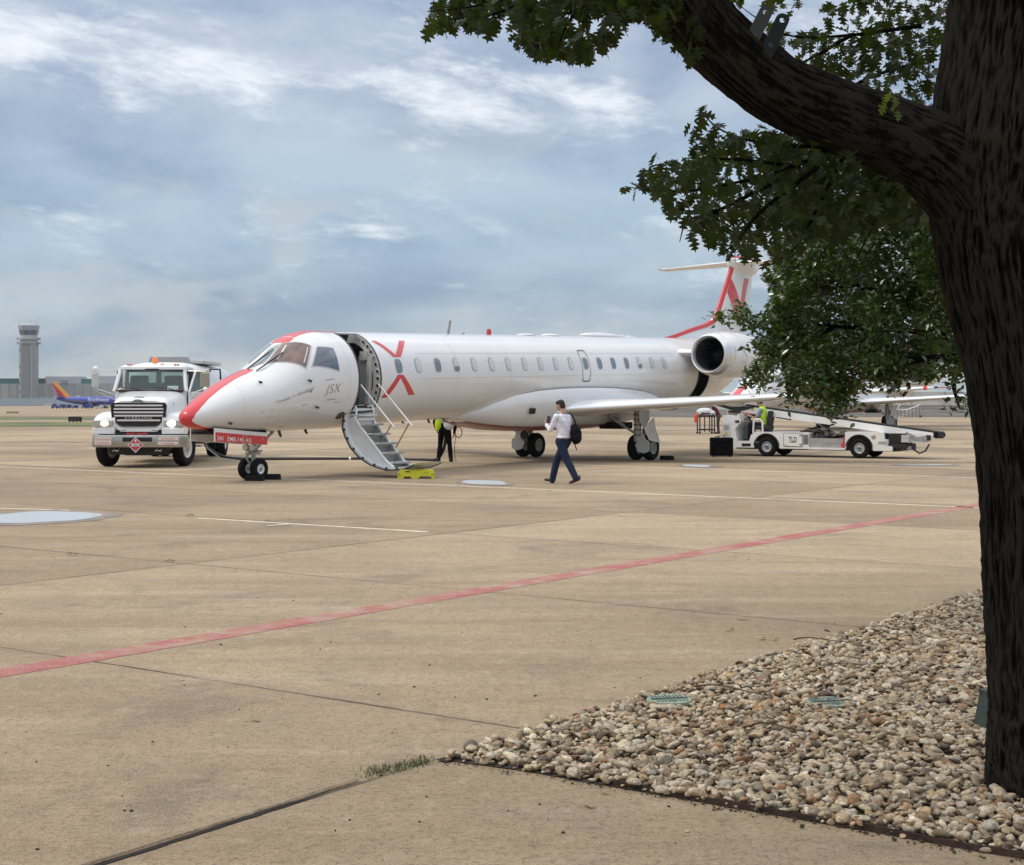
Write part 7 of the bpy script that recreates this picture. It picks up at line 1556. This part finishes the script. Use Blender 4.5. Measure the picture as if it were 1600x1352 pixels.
def oak():
    rng = np.random.default_rng(21)
    base = Vector((2.60, 7.42, 0)); e = empty('oak_tree', base, 0, 'large dark oak tree with thick leaning trunk at the right edge, over the gravel', 'tree')
    Bx = lambda v: Vector(v) - base
    OL = leaf_mat('oak_leaf', (.004, .008, .002), (.024, .038, .005), (.17, .24, .025), .20, .5, .25)
    mb = MB(); trunk = [(2.66, 7.42, -.06), (2.60, 7.42, .10), (2.565, 7.42, .45), (2.54, 7.42, .9), (2.505, 7.42, 1.55), (2.44, 7.42, 2.1), (2.36, 7.42, 2.6), (2.36, 7.42, 3.1), (2.44, 7.4, 3.9), (2.5, 7.4, 5.2), (2.3, 7.5, 6.6)]
    rad = [.37, .275, .226, .232, .232, .235, .27, .33, .30, .24, .18]
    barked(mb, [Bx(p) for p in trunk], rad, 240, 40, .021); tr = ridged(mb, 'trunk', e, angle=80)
    mb = MB(); limb_ = [at(1600, 430, 7.42), at(1492, 272, 7.36), at(1400, 214, 7.3), at(1320, 186, 7.25), at(1251, 158, 7.2), at(1202, 131, 7.15), at(1150, 90, 7.1), at(1105, 46, 7.06), at(1064, -8, 7.02), at(1030, -90, 6.95), at(990, -230, 6.85), at(920, -420, 6.8)]
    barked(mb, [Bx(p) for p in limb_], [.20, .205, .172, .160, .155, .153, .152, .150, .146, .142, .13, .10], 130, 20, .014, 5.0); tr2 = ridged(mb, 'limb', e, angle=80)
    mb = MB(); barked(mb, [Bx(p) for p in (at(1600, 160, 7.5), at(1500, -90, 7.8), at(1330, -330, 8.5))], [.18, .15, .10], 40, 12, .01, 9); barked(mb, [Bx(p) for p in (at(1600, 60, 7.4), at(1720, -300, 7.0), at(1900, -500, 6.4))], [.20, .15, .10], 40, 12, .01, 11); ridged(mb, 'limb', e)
    # twigs feeding the leaf sprays
    def tw(paths, r0=.012):
        mb = MB()
        for pth, Y in paths:
            P_ = spline([at(u, v, Y + .12 * i) for i, (u, v) in enumerate(pth)], 5); mb.tube([Bx(p) for p in P_], [max(.0022, r0 * (1 - .85 * k / (len(P_) - 1))) for k in range(len(P_))], 6)
        return mb
    main = [([(1330, 215), (1240, 260), (1130, 290), (1050, 300), (978, 292)], 7.2), ([(1300, 230), (1200, 225), (1130, 205), (1092, 172)], 7.3), ([(1250, 260), (1160, 250), (1110, 245), (1080, 215)], 7.1), ([(1220, 280), (1120, 330), (1075, 345), (1062, 378)], 7.4),
            ([(1280, 260), (1190, 330), (1150, 380), (1120, 398)], 7.0), ([(1320, 240), (1280, 320), (1240, 390), (1190, 420)], 7.5), ([(1400, 260), (1370, 340), (1330, 420)], 7.6), ([(1040, 300), (1015, 265), (1030, 258)], 7.6), ([(1060, -60), (960, -10), (860, 30), (800, 35)], 6.9), ([(1000, -40), (900, 20), (870, 80)], 6.8),
            ([(1000, -60), (860, -20), (740, 10), (668, 18)], 6.9), ([(860, -20), (780, 20), (700, 30)], 7.0), ([(1440, 40), (1330, 55), (1230, 55), (1150, 5)], 7.9), ([(1330, 55), (1270, 90), (1245, 100)], 7.7), ([(1430, 100), (1340, 130), (1290, 190)], 7.9), ([(1090, 40), (1060, 60), (1035, 70)], 6.95)]
    tw(main).build('twigs', BARK, e, smooth=True)
    P_ = []
    # lower left spray
    P_ += in_region([(1000, 262), (1080, 240), (1180, 195), (1330, 230), (1430, 290), (1340, 345), (1250, 395), (1205, 408), (1140, 378), (1090, 350), (1040, 320)], 1180, 6.8, 8.6, rng, .74, 5.0)
    P_ += in_region([(1190, 205), (1330, 225), (1500, 290), (1500, 350), (1400, 345), (1300, 370), (1200, 350)], 1300, 7.4, 9.4, rng, .9, 3.5)
    P_ += in_region([(972, 285), (1040, 272), (1050, 300), (985, 300)], 16, 7.4, 7.7, rng); P_ += in_region([(1080, 165), (1105, 180), (1165, 225), (1080, 235)], 34, 7.2, 7.6, rng); P_ += in_region([(1015, 250), (1045, 245), (1060, 300), (1035, 300)], 12, 7.4, 7.7, rng)
    P_ += in_region([(1060, 320), (1110, 330), (1150, 395), (1080, 370)], 46, 7.2, 7.8, rng); P_ += in_region([(1120, 375), (1190, 385), (1190, 404), (1140, 400)], 14, 7.2, 7.8, rng)
    # right of the limb, between limb and trunk
    P_ += in_region([(1240, 70), (1290, 20), (1310, -60), (1490, -60), (1490, 240), (1400, 230), (1290, 180), (1262, 120)], 950, 7.5, 9.2, rng, .85, 3.5)
    P_ += in_region([(1130, -20), (1260, -30), (1240, 20), (1170, 15)], 30, 7.6, 8.2, rng); P_ += in_region([(1150, 30), (1180, 20), (1300, 75), (1290, 110), (1190, 50)], 16, 7.6, 8.2, rng)
    big = list(P_)
    small = []
    small += in_region([(662, 14), (700, -30), (800, -40), (800, 20), (770, 38), (700, 40), (675, 42)], 330, 6.7, 8.0, rng, .95, 5)
    small += in_region([(800, -40), (1060, -40), (1060, 20), (975, 30), (960, 60), (915, 88), (880, 85), (830, 75), (808, 60)], 1000, 6.6, 8.2, rng, .95, 4)
    small += in_region([(1000, -30), (1080, -30), (1100, 60), (1075, 90), (1045, 72), (1025, 40)], 80, 6.8, 7.2, rng)
    cr = leaf_cloud('crown', np.array([tuple(Bx(p)) for p in big]), (.050, .092), LO, OL, e, rng, .6)
    leaf_cloud('crown', np.array([tuple(Bx(p)) for p in small]), (.055, .092), LO, OL, e, rng, .9)
    # unseen canopy over the picture and camera side, added to shade the trunk
    k = 22000; c = np.stack([rng.uniform(-4.5, 9.5, k), rng.uniform(-2.5, 12.5, k), rng.uniform(3.6, 7.5, k)], 1)
    f = ((c[:, 0] - 2.6) / 6.5) ** 2 + ((c[:, 1] - 6.2) / 6.0) ** 2; c = c[(f < 1) & (c[:, 2] > 3.0 + .10 * np.abs(c[:, 1] - 5)) & (c[:, 2] - CH > .262 * c[:, 1] + .12)]
    leaf_cloud('crown', c - np.array(base[:]), (.09, .16), LO, OL, e, rng, .4)
    random.seed(31)
    for k_ in range(11):
        a_ = 2 * PI * k_ / 11 + random.uniform(-.2, .2); s_ = Vector((2.4, 7.4, random.uniform(4.6, 6.0))); L_ = random.uniform(3.0, 5.2); P_ = [s_ + Vector((math.cos(a_) * L_ * q_, math.sin(a_) * L_ * q_ - .6 * q_, 1.1 * q_ + .25 * math.sin(q_ * 7 + k_))) for q_ in (0, .25, .5, .75, 1)]
        mb = MB(); mb.tube([Bx(p) for p in spline(P_, 5)], [.075 * (1 - .9 * q_ / 20) for q_ in range(21)], 8); mb.build('branch', BARK, e, smooth=True)
    # a fresh pale sprig on the trunk fork, and the two steel straps bolted to the limb
    sp = [tuple(Bx(at(u, v, 7.0))) for u, v in ((1390, 145), (1398, 150), (1404, 158), (1394, 165), (1402, 172), (1386, 160))]
    leaf_cloud('sprig', np.array(sp), (.05, .08), LO, leaf_mat('young_leaf', (.07, .11, .015), (.10, .15, .02), (.3, .42, .05), .4), e, rng, 1.0)
    for (u0, v0, u1, v1, lab, m) in ((1178, 56, 1196, 20, 'grey steel strap with a bolt hole standing on the thick oak limb', mat('strap_grey', (.055, .06, .058), .5, .4)), (1203, 72, 1222, 32, 'black steel strap with a bolt hole, right of the grey strap', mat('strap_black', (.012, .016, .016), .5, .4))):
        a, b = at(u0, v0, 6.98), at(u1, v1, 6.98); d = (b - a).normalized(); s = Vector((d.z, 0, -d.x)); hw = .031; L = (b - a).length; pol = [(-hw, -.03), (hw, -.03), (hw, L)]
        outer = [(-hw, -.06), (hw, -.06)] + [(hw * math.cos(R(t)), L + hw * math.sin(R(t))) for t in range(0, 181, 15)]; holes = [(.012 * math.cos(R(t)), L + .012 * math.sin(R(t))) for t in range(0, 360, 15)]
        mb = MB(); n1 = 24; ring_o = []
        for t in range(0, 360, 15):      # plate around the hole
            aa = R(t); dx, dy = math.cos(aa), math.sin(aa)
            if dy >= 0: ro = (hw * dx, L + hw * dy)
            else:
                k1 = hw / max(1e-6, abs(dx)); k2 = hw / max(1e-6, abs(dy)); kk = min(k1, k2); ro = (dx * kk, L + dy * kk)
            ring_o.append(ro)
        vs = []
        for th in (-.006, .006):
            for x, y in holes + ring_o: vs.append(a + s * x + d * y + Vector((0, th, 0)))
        fs = []
        for o_ in (0, 48): fs += [(o_ + k, o_ + (k + 1) % 24, o_ + 24 + (k + 1) % 24, o_ + 24 + k) for k in range(24)]
        fs += [(k, (k + 1) % 24, 48 + (k + 1) % 24, 48 + k) for k in range(24)] + [(24 + k, 24 + (k + 1) % 24, 72 + (k + 1) % 24, 72 + k) for k in range(24)]
        mb.add(vs, fs); mb.prism([(-hw, -.08), (hw, -.08), (hw, L - hw), (-hw, L - hw)], lambda x, y, h: a + s * x + d * y + Vector((0, h, 0)), -.0059, .0059)
        st = mb.build('steel_strap', m); tag(st, lab, 'bracket', 'steel straps on the oak limb')
        mb = MB(); mb.cyl(a + d * .0 + Vector((0, -.012, 0)), a + d * .0 + Vector((0, .012, 0)), .012, n=6); mb.build('bolt', DGREY, st)
oak()

def small_leaf_tree():
    rng = np.random.default_rng(33); base = Vector((5.9, 13.6, 0)); e = empty('holly_tree', base, 0, 'dense small-leaved evergreen tree behind the oak trunk, in front of the jet tail', 'tree')
    Bx = lambda v: Vector(v) - base
    ML = leaf_mat('holly_leaf', (.018, .044, .006), (.072, .128, .018), (.12, .20, .02), .18, .24, .9)
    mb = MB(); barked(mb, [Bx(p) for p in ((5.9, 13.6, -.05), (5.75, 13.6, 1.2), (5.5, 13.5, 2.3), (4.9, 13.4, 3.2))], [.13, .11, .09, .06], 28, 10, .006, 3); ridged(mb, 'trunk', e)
    mb = MB(); random.seed(12)
    for pth in ([(1640, 600), (1560, 585), (1500, 568), (1420, 560), (1330, 580)], [(1600, 500), (1480, 470), (1350, 450), (1230, 450)], [(1600, 540), (1450, 520), (1300, 510), (1170, 500)], [(1600, 560), (1450, 560), (1330, 600), (1280, 640)], [(1500, 568), (1490, 600), (1500, 640)], [(1350, 450), (1270, 400), (1200, 380)], [(1480, 470), (1400, 380), (1350, 340)], [(1300, 510), (1220, 560), (1180, 600)]):
        P_ = spline([at(u, v, 12.8 + .15 * math.sin(i * 1.7)) for i, (u, v) in enumerate(pth)], 5); mb.tube([Bx(p) for p in P_], [max(.005, .04 * (1 - .85 * k / (len(P_) - 1))) for k in range(len(P_))], 6)
    mb.build('branch', BARK, e, smooth=True)
    out = [(1205, 395), (1260, 340), (1360, 300), (1520, 290), (1525, 572), (1480, 586), (1440, 592), (1400, 592), (1350, 606), (1310, 625), (1270, 620), (1230, 600), (1200, 592), (1190, 560), (1185, 535), (1210, 512), (1196, 488), (1218, 450), (1214, 420)]
    C = in_region(out, 42000, 11.9, 14.9, rng, .97, 2.6)
    def spray(path, n, w_, Y): # a leafy shoot sticking out of the mass
        P_ = spline([at(u, v, Y) for u, v in path], 10); o = []
        for _ in range(n): p = P_[rng.integers(0, len(P_))]; o.append((p.x + rng.normal(0, w_), p.y + rng.normal(0, w_ * 2), p.z + rng.normal(0, w_)))
        return o
    for path, n, w_ in (([(1215, 520), (1180, 505), (1150, 500), (1117, 495)], 170, .035), ([(1200, 505), (1165, 495), (1150, 488)], 130, .04), ([(1210, 545), (1175, 540)], 110, .04), ([(1205, 560), (1180, 580), (1172, 598)], 190, .04), ([(1225, 450), (1205, 440), (1204, 425)], 120, .035), ([(1225, 400), (1210, 392)], 60, .03),
                        ([(1290, 590), (1295, 620), (1305, 642)], 300, .07), ([(1240, 590), (1235, 612), (1240, 628)], 130, .045), ([(1195, 585), (1190, 602)], 80, .04), ([(1340, 590), (1325, 610), (1318, 625)], 200, .06), ([(1500, 568), (1492, 590), (1480, 598)], 60, .035), ([(1500, 600), (1505, 625), (1512, 640)], 40, .03), ([(1270, 615), (1268, 626), (1266, 634)], 30, .03), ([(1512, 630), (1480, 632), (1490, 640)], 26, .03), ([(1390, 585), (1400, 596), (1390, 604)], 120, .05), ([(1450, 580), (1455, 592)], 90, .04)):
        C += spray(path, n, w_, 12.4 + rng.uniform(-.4, .4))
    leaf_cloud('crown', np.array(C) - np.array(base[:]), (.044, .076), SL, ML, e, rng, -.1, droop=.1, fold=.5)
small_leaf_tree()
leaf_litter()

# ================================================================== AIR
def haze():
    m = bpy.data.materials.new('haze_air'); m.use_nodes = True; t = m.node_tree; t.nodes.remove(t.nodes['Principled BSDF']); v = t.nodes.new('ShaderNodeVolumePrincipled'); v.inputs['Color'].default_value = (.86, .90, .95, 1); v.inputs['Density'].default_value = .00009; v.inputs['Anisotropy'].default_value = .3
    t.links.new(v.outputs[0], t.nodes['Material Output'].inputs['Volume'])
    mb = MB(); mb.box((0, 620, 33.5), (2400, 1500, 77)); tag(mb.build('haze', m), kind='stuff')
haze()
